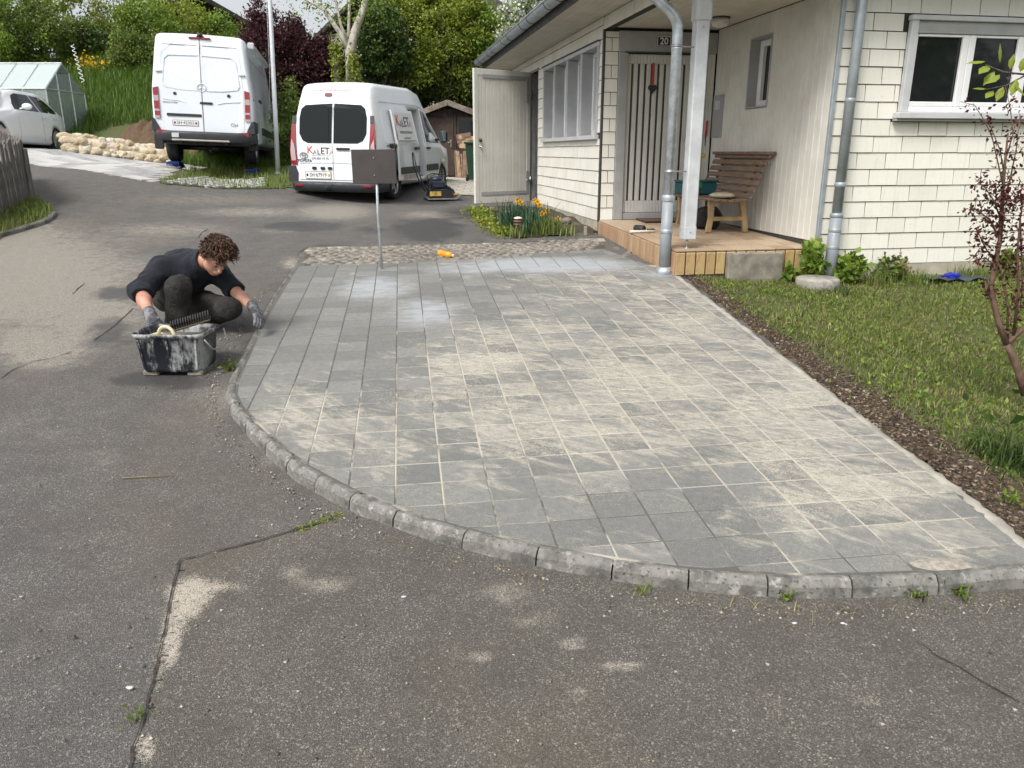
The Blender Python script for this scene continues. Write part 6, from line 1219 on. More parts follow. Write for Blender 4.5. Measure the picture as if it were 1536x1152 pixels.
def tree(name, label, cat, x, y, Y, rw_, rh_, kind, n=9000, size=.085, nc=60, trunk_r=.10, base=None, limbs=9, seed=0, cr=.42, group=None, bark=None, rd=None, up=.3, extra=None, asp=.55):
    rg = np.random.default_rng(seed + 100); c = np.array(at(x, y, Y)); bx, by = c[0] + rg.uniform(-.2, .2), c[1]; bz_ = g1(bx, by) - .12 if base is None else base
    t = thing(name, label, cat, (bx, by, bz_), 0, group); o = np.array([bx, by, bz_]); r = np.array([rw_, rd or rw_, rh_]); cc = clumps(c, r, nc, rg); per = max(8, n // nc); P = []
    for k in cc:
        s_ = cr * rg.uniform(.6, 1.35); d = rg.normal(0, 1, (per, 3)); d /= np.linalg.norm(d, axis=1, keepdims=True); P.append(k + d * (s_ * rg.uniform(.25, 1.1, (per, 1))) * np.array([1, 1, .8]))
    P = np.concatenate(P); P = P[P[:, 2] > G(P[:, 0], P[:, 1]) + .02]; V, F = leaves(P, size, up, asp, rg); raw('crown', V - o, F, LM[kind], t)
    if extra: P2 = P[rg.random(len(P)) < extra[1]]; V, F = leaves(P2 + rg.normal(0, .05, P2.shape), size * 1.1, up, .8, rg); raw('blossom', V - o, F, LM[extra[0]], t)
    mb = MB(); top = c + [0, 0, rh_ * .35] - o; p = [(0, 0, 0)] + [tuple(np.array([0, 0, 0]) * (1 - k) + top * k + rg.normal(0, .06, 3)) for k in (.3, .6, 1)]; mb.tube(p, [trunk_r, trunk_r * .8, trunk_r * .6, trunk_r * .25], 8)
    for k in range(limbs):
        q = cc[rg.integers(0, nc)] - o; s0 = np.array(p[1]) * (1 - (f_ := rg.uniform(0, 1))) + np.array(p[2]) * f_; mb.tube([s0, s0 * .5 + q * .5 + rg.normal(0, .1, 3), q], [trunk_r * .45, trunk_r * .3, trunk_r * .1], 6)
    mb.build('trunk', bark or m_bark, t); return t
TR = [('deciduous_tree', 'tree with fresh green leaves at the left edge above the greenhouse', -15, 30, 27, 1.9, 1.7, 'green', 10000),
      ('deciduous_tree', 'olive green bushy tree left behind the greenhouse ridge', 62, 62, 28, 1.5, 1.3, 'olive', 9000),
      ('deciduous_tree', 'loose green tree on the bank right of the olive bushy tree', 112, 40, 30, 1.5, 1.5, 'lime', 7000),
      ('deciduous_tree', 'tree with thin open crown against the sky over the grassy bank', 172, 20, 32, 1.5, 1.4, 'olive', 2200),
      ('shrub', 'dark green shrub at the top of the grassy bank', 165, 80, 29, 1.0, .85, 'dark', 5000), ('shrub', 'green shrub on the bank left behind the tall van', 210, 92, 27.5, .85, .9, 'olive', 6000),
      ('deciduous_tree', 'dense green tree close behind the tall van at its left', 222, 52, 29, 1.1, 1.2, 'green', 7500), ('deciduous_tree', 'green tree rising behind the middle of the tall van roof', 275, 42, 31, 1.2, 1.2, 'lime', 7500), ('deciduous_tree', 'light green tree rising behind the right end of the tall van roof', 332, 72, 31, .8, 1.0, 'green', 5500),
      ('copper_beech', 'dark purple copper beech right behind the white flagpole', 402, 90, 24.5, .75, 1.55, 'copper', 9000), ('copper_beech', 'broad dark purple copper beech behind the roof of the company van', 448, 100, 25, .85, 1.25, 'copper', 11000), ('copper_beech', 'purple copper beech beside the pale forked trunk', 488, 110, 25, .6, 1.0, 'copper', 6000),
      ('hedge_tree', 'dark green tree just right of the pale forked trunk', 572, 75, 25, .8, 1.2, 'dark', 6500), ('hedge_tree', 'yellow green tree in the tall hedge above the company van', 612, 62, 26, 1.0, 1.5, 'lime', 10000), ('hedge_tree', 'yellow green tree in the tall hedge above the garden shed', 668, 55, 26.5, 1.1, 1.7, 'lime', 12000), ('hedge_tree', 'green tree in the tall hedge next to the house gutter', 722, 70, 27, 1.0, 1.6, 'green', 10000), ('hedge_tree', 'low dark green hedge tree behind the company van windscreen', 610, 125, 26.8, 1.1, .8, 'dark', 7000), ('hedge_tree', 'low dark green hedge tree behind the shed roof', 690, 130, 27.4, 1.2, .8, 'olive', 8000)]
for i, (nm, lb, x, y, Y, rw_, rh_, kd, n) in enumerate(TR): tree(nm, lb, 'shrub' if nm == 'shrub' else 'tree', x, y, Y, rw_, rh_, kd, int(n * (1.9 if nm == 'hedge_tree' else 1.4)), .10 if kd != 'copper' else .085, 90 if nm == 'hedge_tree' else 70, .09, seed=i * 3 + 1, cr=.36)
tree('blossom_tree', 'white blossoming tree showing above the house gutter', 'tree', 795, 35, 25, 1.0, .95, 'green', 5000, .09, 50, .09, seed=71, extra=('white', .75), cr=.3)
tree('blossom_bush', 'white blossoming bush between open shed door and gutter end', 'bush', 768, 104, 23, .5, .35, 'green', 1800, .08, 24, .04, seed=72, extra=('white', .7), cr=.22)
tree('shrub', 'light leafy shrub between flagpole and company van', 'shrub', 436, 190, 19.5, .38, .95, 'olive', 3600, .075, 30, .03, seed=75, cr=.22)
# pale forked tree and two ivy-clad stumps
fb = at(527, 120, 24); fz = g1(fb.x, fb.y) - .1; ft = thing('forked_tree', 'pale barked tree forking into bare limbs above the company van', 'tree', (fb.x, fb.y, fz)); fo = Vector((fb.x, fb.y, fz)); mb = MB()
def lim(pts, r): mb.tube([at(*p) - fo for p in pts], r, 8)
lim([(526,215,24),(527,110,24),(525,78,24),(532,48,24),(543,20,24),(553,-15,24),(560,-40,24)], [.20, .16, .14, .12, .10, .08, .06]); lim([(525,80,24),(512,52,24),(500,35,24),(486,14,24.2),(465,2,24.5),(440,-12,24.6)], [.09, .075, .07, .06, .05, .04]); lim([(524,72,24),(523,45,24),(524,10,24),(524,-20,24)], [.06, .045, .04, .03]); lim([(522,62,24),(512,40,24),(505,10,24),(502,-10,24)], [.05, .045, .035, .03]); mb.build('trunk', m_birch, ft)
rg = np.random.default_rng(5); P = np.concatenate([np.array(at(x, y, 24)) + rg.normal(0, .3, (110, 3)) for x, y in ((470, 0), (500, 20), (545, 25), (530, 5), (555, 0), (450, -8), (515, 40), (490, 5), (570, 10))]); V, F = leaves(P, .085, .2, .55, rg); raw('crown', V - np.array(fo), F, LM['green'], ft)
for i, (x, yt, lb) in enumerate(((503, 66, 'ivy covered stump left of the pale forked trunk'), (528, 84, 'ivy covered stump in front of the pale forked trunk'))):
    a = at(x + 4, 125, 23.4); b = at(x - 1 if i == 0 else x, yt, 23.4); z_ = g1(a.x, a.y) - .1; t = thing('ivy_stump', lb, 'stump', (a.x, a.y, z_), 0, 'ivy stumps'); o = Vector((a.x, a.y, z_)); mb = MB(); mb.tube([(0, 0, 0), a - o, b - o], [.13, .11, .07], 8); mb.build('trunk', m_bark, t); k = rg.uniform(0, 1, (700, 1)); P = np.array(a) * (1 - k) + np.array(b) * k + rg.normal(0, .075, (700, 3)); V, F = leaves(P, .085, .1, .8, rg); raw('ivy', V - np.array(o), F, LM['lime'], t)
# trees across the street (mirrored in the panes)
for i, (x_, y_, r_, lb) in enumerate(((12.5, -3.5, 2.3, 'nearest green tree mirrored in the house window'), (17.5, -6.5, 2.8, 'middle green tree mirrored in the house window'), (23.5, -11, 3.4, 'farthest green tree mirrored in the house window'))):
    rg = np.random.default_rng(300 + i); t = thing('street_tree', lb, 'tree', (x_, y_, g1(x_, y_) - .5)); cc = clumps((0, 0, r_ * 1.35), (r_, r_ * .8, r_ * 1.15), 50, rg, .4); P = np.concatenate([c_ + rg.normal(0, .45, (110, 3)) for c_ in cc]); V, F = leaves(P, .22, .2, .6, rg); raw('crown', V, F, LM['olive'], t); MB().tube([(0, 0, 0), (.05, 0, r_ * .6), (0, .1, r_ * 1.6)], [.2, .16, .06], 8).build('trunk', m_bark, t)
# ---- neighbouring houses behind the trees
m_rend = simple('grey render', (.30, .28, .25), .9); m_nroof = simple('dark brown roof', (.035, .028, .026), .9, var=.3, scale=3, bump=.4)
def neighbour(label, P, rz, w, d, eave, ridge):
    t = thing('neighbour_house', label, 'house', P, rz); MB().box((-w / 2, -d / 2, 0), (w / 2, d / 2, eave)).build('wall', m_rend, t); mb = MB(); mb.prism([(-d / 2 - .5, eave - .15), (0, ridge), (d / 2 + .5, eave - .15), (d / 2 + .5, eave - .35), (0, ridge - .22), (-d / 2 - .5, eave - .35)], -w / 2 - .4, w / 2 + .4, None, 'x'); r_ = mb.build('roof', m_nroof, t); MB().cbox((-w * .25, -.3, ridge - .6), (-w * .25 + .5, .3, ridge + .9), .03).build('chimney', m_nroof, r_)
    for k in (-1, 1): mb = MB(); mb.cbox((k * w * .25 - .5, -d / 2 - .03, eave - 1.6), (k * w * .25 + .5, -d / 2 + .02, eave - .4), .02); mb.build('window', m_glass, t)
a = at(672, 0, 44); neighbour('neighbouring house with dark roof behind the tall hedge', (a.x, a.y, 1.5), R(62), 9, 9, a.z - 3.4, a.z - .6)
a = at(252, 18, 42); neighbour('neighbouring house with dark roof and chimney behind the trees on the left', (a.x, a.y, 1.5), R(-50), 8, 8, a.z - 3.0, a.z - 1.2)
# ---- grasses
def scatter(poly, n, rg): 
    x0, y0 = np.min(poly, 0); x1, y1 = np.max(poly, 0); x = rg.uniform(x0, x1, n); y = rg.uniform(y0, y1, n); k = inside(x, y, poly); return x[k], y[k]
rg = np.random.default_rng(9)
xb = rg.uniform(-15.5, -4.5, 46000); yb = rg.uniform(20.4, 29.5, 46000); ha = gat(140, 226); hb2 = gat(266, 240); k = (seg_dist(xb, yb, [(ha.x + .15, ha.y + 1.3), (hb2.x + .15, hb2.y + 1.3)]) > .95) & ((yb - 20) > -.2); xb, yb = xb[k], yb[k]; V, F = blades(np.stack([xb, yb, G(xb, yb) - .1], 1), .38, .011, .6, rg); tag(raw('bank_grass', V, F, LM['meadow'], None, False, 'stuff'), 'tall green meadow grass on the bank behind the boulders', 'grass')
x, y = scatter(np.array(verge), 16000, rg); k = ~inside(x, y, gp) | (rg.random(len(x)) < .35); x, y = x[k], y[k]; V, F = blades(np.stack([x, y, G(x, y) + .01], 1), .13, .006, .6, rg); tag(raw('verge_grass', V, F, LM['grass'], None, False, 'stuff'), 'short green grass under and beside the tall van', 'grass')
x, y = scatter(np.array(left_v), 60000, rg); k = (x > -10.5) & (y > 8); x, y = x[k], y[k]; V, F = blades(np.stack([x, y, G(x, y) + .02], 1), .14, .006, .7, rg); tag(raw('verge_grass', V, F, LM['grass'], None, False, 'stuff'), 'grass growing between picket fence and stone edging', 'grass')
# lawn: mown grass thinning out to the soil margin
n = 130000; x = rg.uniform(1.0, 5.6, n); y = rg.uniform(2.0, 7.9, n); vloc = (x - HP[0]) * hv_.x + (y - HP[1]) * hv_.y; u_, w_ = px(np.stack([x, y, lawn_z(x, y)], 1)); sa = soil_amt(x, y); den = np.clip(1.05 - sa * 1.75, .02, 1) * (.45 + .55 * (np.sin(x * 3.1 + 1.7 * y) * np.cos(y * 2.3 - x) > -.45)); k = (edge_d(x, y) > .08) & (vloc < -.02) & (u_ < 1620) & (rg.random(n) < den); x, y = x[k], y[k]
V, F = blades(np.stack([x, y, lawn_zz(x, y) - .004], 1), .040, .0026, 1.1, rg); tag(raw('lawn_grass', V, F, LM['grass'], None, False, 'stuff'), 'mown green grass of the lawn in front of the house', 'grass')
k = rg.random(len(x)) < .18; P = np.stack([x[k], y[k], lawn_zz(x[k], y[k]) + .012], 1); V, F = leaves(P, .032, .15, .5, rg); tag(raw('lawn_weeds', V, F, LM['green'], None, False, 'stuff'), 'small broad leaved weeds mixed into the lawn', 'weeds')
k = rg.random(len(x)) < .22; P = np.stack([x[k], y[k], lawn_zz(x[k], y[k]) + .012], 1); P[:, :2] += rg.normal(0, .08, (len(P), 2)); V, F = blades(P, .035, .002, 1.6, rg); tag(raw('dry_clippings', V, F, LM['straw'], None, False, 'stuff'), 'dry straw coloured clippings strewn over the lawn', 'clippings')
# crumbs of soil, wood chips and pebbles on the margin
n = 5200; t = rg.uniform(0, 1, n); a = np.array(right[0]); b = np.array(right[-1]); e = np.abs(rg.normal(.13, .13, n)) + .035; X = a + (b - a) * t[:, None] + np.array([_rn.x, _rn.y]) * e[:, None]; P = np.stack([X[:, 0], X[:, 1], lawn_zz(X[:, 0], X[:, 1]) + .002], 1); 
def crumbs(name, P, s, mat, label, cat, rg):
    n = len(P); tet = np.array([(1, 1, .6), (-1, -1, .6), (-1, 1, -.5), (1, -1, -.5)]) * .5; a = rg.uniform(0, 6.28, n); ca, sa_ = np.cos(a), np.sin(a); S_ = (s * rg.uniform(.4, 1.6, n))[:, None]; ax3 = rg.uniform(.5, 1.3, (n, 1, 3)); v = tet[None] * ax3 * S_[:, :, None]; x = v[..., 0] * ca[:, None] - v[..., 1] * sa_[:, None]; y = v[..., 0] * sa_[:, None] + v[..., 1] * ca[:, None]; V = np.stack([x, y, v[..., 2]], -1) + P[:, None]; i = np.arange(n)[:, None] * 4; F = np.concatenate([i + [0, 1, 2], i + [0, 3, 1], i + [0, 2, 3], i + [1, 3, 2]], 1).reshape(-1, 3)
    return tag(raw(name, V.reshape(-1, 3), F, mat, None, False, 'stuff'), label, cat)
mcr = Mat('soil crumbs', .95); mcr.set('Base Color', mcr.ramp(mcr.isl(), [(0, (.03, .02, .013)), (.6, (.10, .07, .045)), (.90, (.17, .12, .08)), (.97, (.30, .24, .17)), (1, (.46, .4, .3))])); crumbs('soil_crumbs', P, .016, mcr.m, 'brown soil crumbs and wood chips along the paving edge', 'soil', rg)
mgrit = Mat('road grit', .9); mgrit.set('Base Color', mgrit.ramp(mgrit.isl(), [(0, (.10, .09, .08)), (.5, (.28, .25, .2)), (1, (.58, .54, .45))]))
u = rg.uniform(0, 1536, 700); w = rg.uniform(560, 1150, 700); Q = np.array([onp(a_, b_, -.055) for a_, b_ in zip(u, w)]); k = ~inside(Q[:, 0], Q[:, 1], bay_full) & (edge_d(Q[:, 0], Q[:, 1]) < .0); Q = Q[k]; Q[:, 2] = road_z(Q[:, 0], Q[:, 1]) + .009
s_ = rg.uniform(1.8, acc[-1], 900); e = np.abs(rg.normal(0, .05, 900)) + .115; K = []
for a_, b_ in zip(s_, e): p, d = sm_along(a_); K.append((p.x + d.y * b_, p.y - d.x * b_))
K = np.array(K); K = np.column_stack([K, road_z(K[:, 0], K[:, 1]) + .008]); crumbs('road_grit', np.concatenate([Q, K]), .007, mgrit.m, 'loose grit scattered on the asphalt and along the kerb', 'grit', rg)
k = (K[:, 0] > -.5) & (rg.random(len(K)) < .3); V, F = blades(K[k], .03, .0018, 2.6, rg); tag(raw('dry_litter', V, F, LM['straw'], None, False, 'stuff'), 'dry stalks and needles lying along the kerb foot', 'litter')
# weeds in kerb joints and road joint
def tuft(name, label, P, n, h, w, kind, lean=.9, sp=.03, cat='weed', seed=1, leafy=0):
    rg_ = np.random.default_rng(seed); t = thing(name, label, cat, P); Q = rg_.normal(0, sp, (n, 3)); Q[:, 2] = 0; V, F = blades(Q, h, w, lean, rg_); raw('blades', V, F, LM[kind], t, kind='stuff')
    if leafy: Q = rg_.normal(0, sp * 1.6, (leafy, 3)); Q[:, 2] = np.abs(Q[:, 2]) * 1.2 + h * .15; V, F = leaves(Q, h * .55, .5, .6, rg_); raw('leaves', V, F, LM[kind], t, kind='stuff')
    return t
def rp(x, y): p = onp(x, y, -.05); return Vector((p.x, p.y, float(road_z(np.array(p.x), np.array(p.y))) + .004))
for i, (x, y, lb, n_, h_) in enumerate(((346, 563, 'small weed in the kerb where the asphalt climbs beside the tub', 26, .07), (962, 888, 'tiny green weed under the front kerb left of the middle', 14, .035), (1180, 897, 'grass tuft at the foot of the front kerb', 22, .05), (1372, 895, 'weed at the foot of the front kerb near its right end', 22, .05), (1440, 893, 'leafy weed by the right end of the front kerb', 24, .05), (208, 1085, 'green sprout in the asphalt joint at the lower left', 12, .03))): tuft('weed', lb, rp(x, y), n_, h_, .003, 'olive', 1.2, .014, seed=i, leafy=10)
mo = [rp(x, y) for x, y in ((462, 787), (478, 782), (448, 792), (492, 777), (505, 772))]; V = np.concatenate([np.array(p) + rg.normal(0, .013, (34, 3)) * [1, 1, .12] for p in mo]); V[:, 2] = np.maximum(V[:, 2], road_z(V[:, 0], V[:, 1]) + .006); V, F = leaves(V, .010, .6, .8, rg); tag(raw('moss', V, F, LM['lime'], None, False, 'stuff'), 'green moss in the asphalt joint reaching the kerb', 'moss')
# ---- plants along the house
def lz(u, v): p = hw(u, v, 0); return Vector((p.x, p.y, float(lawn_z(p.x, p.y)) - .01))
def bush(name, label, P, r, n, size, kind, seed, cat='plant', asp=.75, stems=7):
    rg_ = np.random.default_rng(seed); t = thing(name, label, cat, P); cc = clumps((0, 0, r[2] * .95), r, 16, rg_, .3); Q = np.concatenate([c + rg_.normal(0, min(r) * .28, (n // 16, 3)) for c in cc]); Q[:, 2] = np.maximum(Q[:, 2], .01); V, F = leaves(Q, size, .5, asp, rg_, .1); raw('foliage', V, F, LM[kind], t); mb = MB()
    for k in range(stems): mb.tube([(0, 0, 0), tuple(cc[k] * .5 + rg_.normal(0, .01, 3)), tuple(cc[k])], [.006, .005, .003], 5)
    mb.build('stem', m_bark, t); return t
bush('leafy_plant', 'bright green leafy plant climbing at the porch corner by the downpipe', lz(1.36, -.10), (.09, .09, .22), 330, .065, 'green', 1); bush('leafy_plant', 'bright green leafy plant right of the downpipe foot', lz(1.72, -.13), (.17, .11, .13), 520, .07, 'green', 2); bush('leafy_plant', 'low green plant between porch slab and round cover', lz(1.08, -.16), (.05, .05, .10), 120, .05, 'green', 3); bush('leafy_plant', 'dark reddish green plant against the plinth', lz(2.15, -.10), (.15, .09, .12), 420, .045, 'olive', 4); bush('leafy_plant', 'thin brownish plant in front of the shingles', lz(2.32, -.12), (.11, .08, .16), 170, .035, 'straw', 5); bush('leafy_plant', 'green plant at the plinth behind the red leaved shrub', lz(3.45, -.12), (.12, .10, .12), 300, .05, 'green', 6); bush('leafy_plant', 'green plant at the plinth at the right edge', lz(3.85, -.14), (.18, .10, .13), 420, .05, 'dark', 7)
tuft('grass_clump', 'long dark grass clump at the foot of the round concrete cover', lz(1.30, -.58), 150, .10, .003, 'dark', .9, .10, 'grass', 21); p = onp(1535, 690); tuft('grass_clump', 'dark green grass clump on the soil at the right edge', (p.x + .05, p.y + .1, float(lawn_z(p.x + .05, p.y + .1))), 420, .13, .005, 'dark', 1.0, .10, 'grass', 22, 40); p = onp(1500, 745); tuft('weed', 'bright green weed on the bare soil at the right edge', (p.x + .06, p.y, float(lawn_z(p.x + .06, p.y)) + .0), 10, .05, .003, 'green', 1.2, .012, seed=23, leafy=16)
for i, (u_, v_) in enumerate(((1.95, -.22), (2.3, -.28), (3.0, -.18), (3.3, -.2))): tuft('grass_clump', ('long grass under the bright plant right of the downpipe', 'long grass left of the grey garden mat', 'long grass at the plinth right of the grey garden mat', 'long grass at the plinth behind the red leaved shrub')[i], lz(u_, v_), 170, .14, .004, 'grass', .7, .09, 'grass', 30 + i)
mt = thing('garden_mat', 'crumpled dark grey garden fleece on the grass below the plinth', 'mat', lz(2.72, -.30) + Vector((0, 0, .035)), HA); gv = []; gf = []
for i in range(15):
    for j in range(8): x, y = -.30 + i * .043, -.11 + j * .032; gv.append((x + random.uniform(-.008, .008), y * (1 + .15 * math.sin(i)), .018 + .012 * math.sin(i * 1.3 + j) + .01 * math.cos(j * 2.1 + i * .4)))
for i in range(14):
    for j in range(7): gf.append((i * 8 + j, i * 8 + 8 + j, i * 8 + 9 + j, i * 8 + 1 + j))
raw('fleece', gv, gf, simple('dark grey fleece', (.045, .055, .07), .8, var=.3, scale=30), mt, True)
blob('blue_rag', (0, 0, 0), (.075, .04, .03), 8, simple('blue cloth', (.01, .02, .35), .8, var=.3), .4, 4, 16, 10); tag(bpy.data.objects['blue_rag'], 'small bright blue rag on the grey garden fleece', 'rag').location = lz(2.66, -.34) + Vector((0, 0, .08))
# ---- red leaved shrub at the right
sb_ = onp(1536, 588); sz_ = float(lawn_z(sb_.x, sb_.y)); Ys = sb_.y; rs_ = thing('red_shrub', 'slender shrub with wine red leaves and bent brown stem on the lawn', 'shrub', (sb_.x, sb_.y, sz_ - .02)); so = Vector((sb_.x, sb_.y, sz_ - .02)); mb = MB(); rg_ = np.random.default_rng(12); LP = []
def br2(pts, r, leafn=0, spread=.03):
    q = [at(p[0], p[1], Ys + (p[2] if len(p) > 2 else 0)) for p in pts]; mb.tube([k - so for k in q], r if hasattr(r, '__len__') else [r * (1 - .7 * i / (len(q) - 1)) for i in range(len(q))], 7)
    for a, b in zip(q[:-1], q[1:]):
        leafn = int(leafn * 1.0); k = rg_.uniform(0, 1, (leafn, 1)); LP.append(np.array(a) * (1 - k) + np.array(b) * k + rg_.normal(0, spread, (leafn, 3)))
br2([(1537, 592), (1528, 560), (1516, 528), (1510, 516)], [.022, .020, .019, .019]); br2([(1510, 516), (1498, 485), (1490, 450), (1486, 432), (1492, 400), (1500, 360), (1503, 310), (1506, 260), (1512, 200)], [.018, .016, .015, .014, .013, .012, .010, .008, .004]); br2([(1510, 516), (1524, 502), (1540, 488), (1560, 450), (1575, 400)], [.017, .015, .013, .011, .008])
br2([(1511, 512), (1512, 460), (1503, 420), (1498, 390, .05)], .008, 26); br2([(1520, 506), (1528, 440, -.05), (1526, 380, -.08), (1530, 330, -.08), (1540, 270, -.1)], .009, 60); br2([(1500, 360), (1485, 330), (1470, 318), (1455, 310)], .006, 48, .026); br2([(1502, 330), (1490, 300), (1478, 282), (1462, 268)], .005, 42, .028); br2([(1503, 310), (1515, 270, .06), (1525, 220, .08), (1530, 170, .1)], .006, 60, .035); br2([(1505, 280), (1496, 240), (1488, 205), (1476, 180), (1462, 158), (1440, 152)], .004, 8, .02); br2([(1506, 260), (1500, 225), (1486, 190), (1470, 172)], .004, 12, .02); br2([(1495, 395), (1478, 372), (1468, 350), (1458, 345)], .005, 38, .022); br2([(1492, 400), (1480, 388), (1466, 387), (1458, 388)], .004, 22, .016)
br2([(1488, 445), (1480, 436), (1478, 425)], .006, 26, .016); br2([(1508, 240), (1520, 200), (1515, 160), (1508, 130)], .004, 22, .03); br2([(1500, 420), (1515, 395, -.05), (1530, 380, -.05)], .005, 40, .03); br2([(1503, 310), (1512, 300, -.1), (1528, 300, -.1), (1542, 310, -.1)], .005, 60, .04); br2([(1530, 330), (1534, 420, .05), (1530, 470, .05)], .006, 45, .025); br2([(1500, 365), (1506, 330, -.04), (1510, 290, -.04)], .004, 70, .035)
mb.build('stem', simple('reddish brown bark', (.14, .085, .06), .85, var=.3, scale=20, bump=.5), rs_); P = np.concatenate(LP); V, F = leaves(P, .023, .2, .55, rg_); raw('foliage', V - np.array(so), F, LM['red'], rs_)
gb_ = at(1640, 60, 3.9) + Vector((.75, .1, 0)); gt = thing('leafy_bush', 'green leafy twig reaching in before the window at the right edge', 'bush', (gb_.x, gb_.y, float(lawn_z(gb_.x, gb_.y)) - .02)); go_ = Vector(gt.location); mb = MB(); mb.tube([(0, 0, 0), (0, 0, 1.2), at(1640, 110, 3.9) - go_], [.02, .016, .012], 8); tw = [at(1640, 120, 3.9), at(1580, 118, 3.85), at(1540, 112, 3.85), at(1505, 108, 3.82), at(1478, 97, 3.8)]; mb.tube([k - go_ for k in tw], [.008, .006, .005, .004, .002], 6); mb.tube([tw[2] - go_, at(1510, 128, 3.8) - go_, at(1480, 134, 3.8) - go_], [.004, .003, .002], 6); mb.build('stem', m_bark, gt); LV = []
for (x, y, dx, dy) in ((1478, 92, -1, .1), (1484, 98, -.8, .5), (1500, 95, -.2, -1), (1492, 107, -.6, .8), (1500, 112, -.9, .5), (1515, 104, .1, -1), (1480, 133, -1, .0), (1490, 136, -.7, .5), (1505, 130, -.4, .9), (1525, 118, -.3, 1), (1530, 108, .2, -.9), (1540, 118, .2, 1), (1520, 124, .6, .8), (1545, 105, .3, -.9), (1555, 122, .2, .9), (1570, 110, 0, -1)):
    a = np.array(at(x, y, 3.82)) - np.array(go_); d = np.array([dx, random.uniform(-.5, .1), -dy]); d /= np.linalg.norm(d); s_ = np.cross(d, [.1, -.35, .9]); s_ /= np.linalg.norm(s_); nn = np.cross(d, s_); L = random.uniform(.065, .095); ring = [a, a + d * L * .25 + s_ * L * .2, a + d * L * .55 + s_ * L * .25, a + d * L, a + d * L * .55 - s_ * L * .25, a + d * L * .25 - s_ * L * .2]; mid = [a + d * L * .25 - nn * L * .05, a + d * L * .55 - nn * L * .06]; m2 = MB(); m2.add(ring + mid, [(0, 1, 6), (1, 2, 7, 6), (2, 3, 7), (3, 4, 7), (4, 5, 6, 7), (5, 0, 6)]); m2.build('leaf', LM['lime'], gt)
# ---- flower bed
def daffodil(label, x, y, fx, fy, seed):
    rg_ = np.random.default_rng(seed); P = gat(x, y); t = thing('daffodil', label, 'flower', (P.x, P.y, g1(P.x, P.y) + .01), 0, 'daffodils in the bed'); top = at(fx, fy, P.y - .02) - Vector(t.location); mb = MB(); mb.tube([(0, 0, 0), (top.x * .4, top.y * .4, top.z * .6), tuple(top)], [.006, .005, .004], 5); mb.build('stem', LM['bulb'], t); m2 = MB(); f = Vector((rg_.uniform(-.3, .3), -1, rg_.uniform(-.1, .4))).normalized(); Mq = f.to_track_quat('Z', 'Y').to_matrix().to_4x4(); Mq = Matrix.Translation(top) @ Mq
    for k in range(6): m2.add([(0, 0, 0), (.014, .022, .006), (0, .048, .002), (-.014, .022, .006)], [(0, 1, 2, 3)], Mq @ Matrix.Rotation(k * math.pi / 3, 4, 'Z'))
    m2.build('petals', LM['yellow'], t); m2 = MB(); m2.lathe([(.008, 0), (.014, .02), (.02, .03)], 10, Mq, caps=False); m2.build('trumpet', simple('orange trumpet', (.75, .33, .01), .6) if seed == 0 else bpy.data.materials['orange trumpet'], t); Q = rg_.normal(0, .03, (8, 3)); Q[:, 2] = 0; V, F = blades(Q, .26, .007, .6, rg_); raw('leaves', V, F, LM['bulb'], t)
DF = ((775, 334, 776, 300, 'daffodil with yellow flower at the back of the bed, leftmost'), (782, 335, 781, 304, 'daffodil just right of the leftmost one at the back'), (803, 332, 803, 301, 'tall daffodil nearest the corner of the shed doorway'), (806, 334, 807, 303, 'daffodil crowded right of the one at the shed doorway'), (809, 337, 809, 308, 'lower daffodil beneath the crowded group by the wall'), (822, 338, 820, 317, 'daffodil with upright flower halfway along the shingled wall'), (813, 341, 813, 321, 'pale daffodil bud left of the flower halfway along the wall'), (838, 343, 837, 329, 'daffodil nearest the porch'), (746, 341, 745, 329, 'small yellow flower at the left edge of the bed'), (724, 335, 723, 332, 'tiny yellow flower beside the asphalt'))
for i, (x, y, fx, fy, lb) in enumerate(DF): daffodil(lb, x, y, fx, fy, i)
for i, (x, y, n_, h_, kd, lb) in enumerate(((760, 345, 110, .30, 'bulb', 'bluish leaf clump left of the garden lamp'), (790, 350, 120, .32, 'bulb', 'bluish leaf clump right of the garden lamp'), (775, 336, 110, .32, 'bulb', 'leaf clump behind the garden lamp'), (815, 352, 120, .22, 'grass', 'green leaf clump in the middle of the bed edge'), (838, 352, 90, .18, 'grass', 'green leaf clump towards the porch'), (798, 340, 90, .28, 'bulb', 'leaf clump in the middle of the bed'), (770, 356, 60, .16, 'grass', 'short leaves at the foot of the garden lamp'))): p = gat(x, y); tuft('leaf_clump', lb, (p.x, p.y, g1(p.x, p.y)), n_, h_, .008, kd, .75, .10, 'plant', 50 + i)
P = []
for x, y in ((715, 322), (725, 332), (735, 338), (745, 347), (752, 352), (722, 324), (740, 345)): q = gat(x, y); P.append(np.array(q) + rg.normal(0, .09, (150, 3)) * [1, 1, .35] + [0, 0, .05])
V, F = leaves(np.concatenate(P), .045, .5, .7, rg); tag(raw('ground_cover', V, F, LM['lime'], None, False, 'stuff'), 'yellow green ground cover spilling over the asphalt from the bed', 'ground cover')
for i, (x, y, r_, lb) in enumerate(((740, 318, .09, 'brown stone in the bed below the open shed door'), (801, 322, .08, 'reddish stone among the bed leaves near the wall'), (760, 322, .07, 'small grey stone in the bed near the open door'), (848, 336, .10, 'flat stone by the wall near the porch'))): q = gat(x, y); tag(blob('bed_stone', (q.x, q.y, g1(q.x, q.y) + r_ * .35), (r_, r_ * .8, r_ * .55), 30 + i, simple('bed stone %d' % i, [(.16, .11, .08), (.24, .14, .09), (.2, .19, .17), (.19, .16, .14)][i], .9, var=.3, bump=.5), .15, 2.5, 10, 7), lb, 'stone')
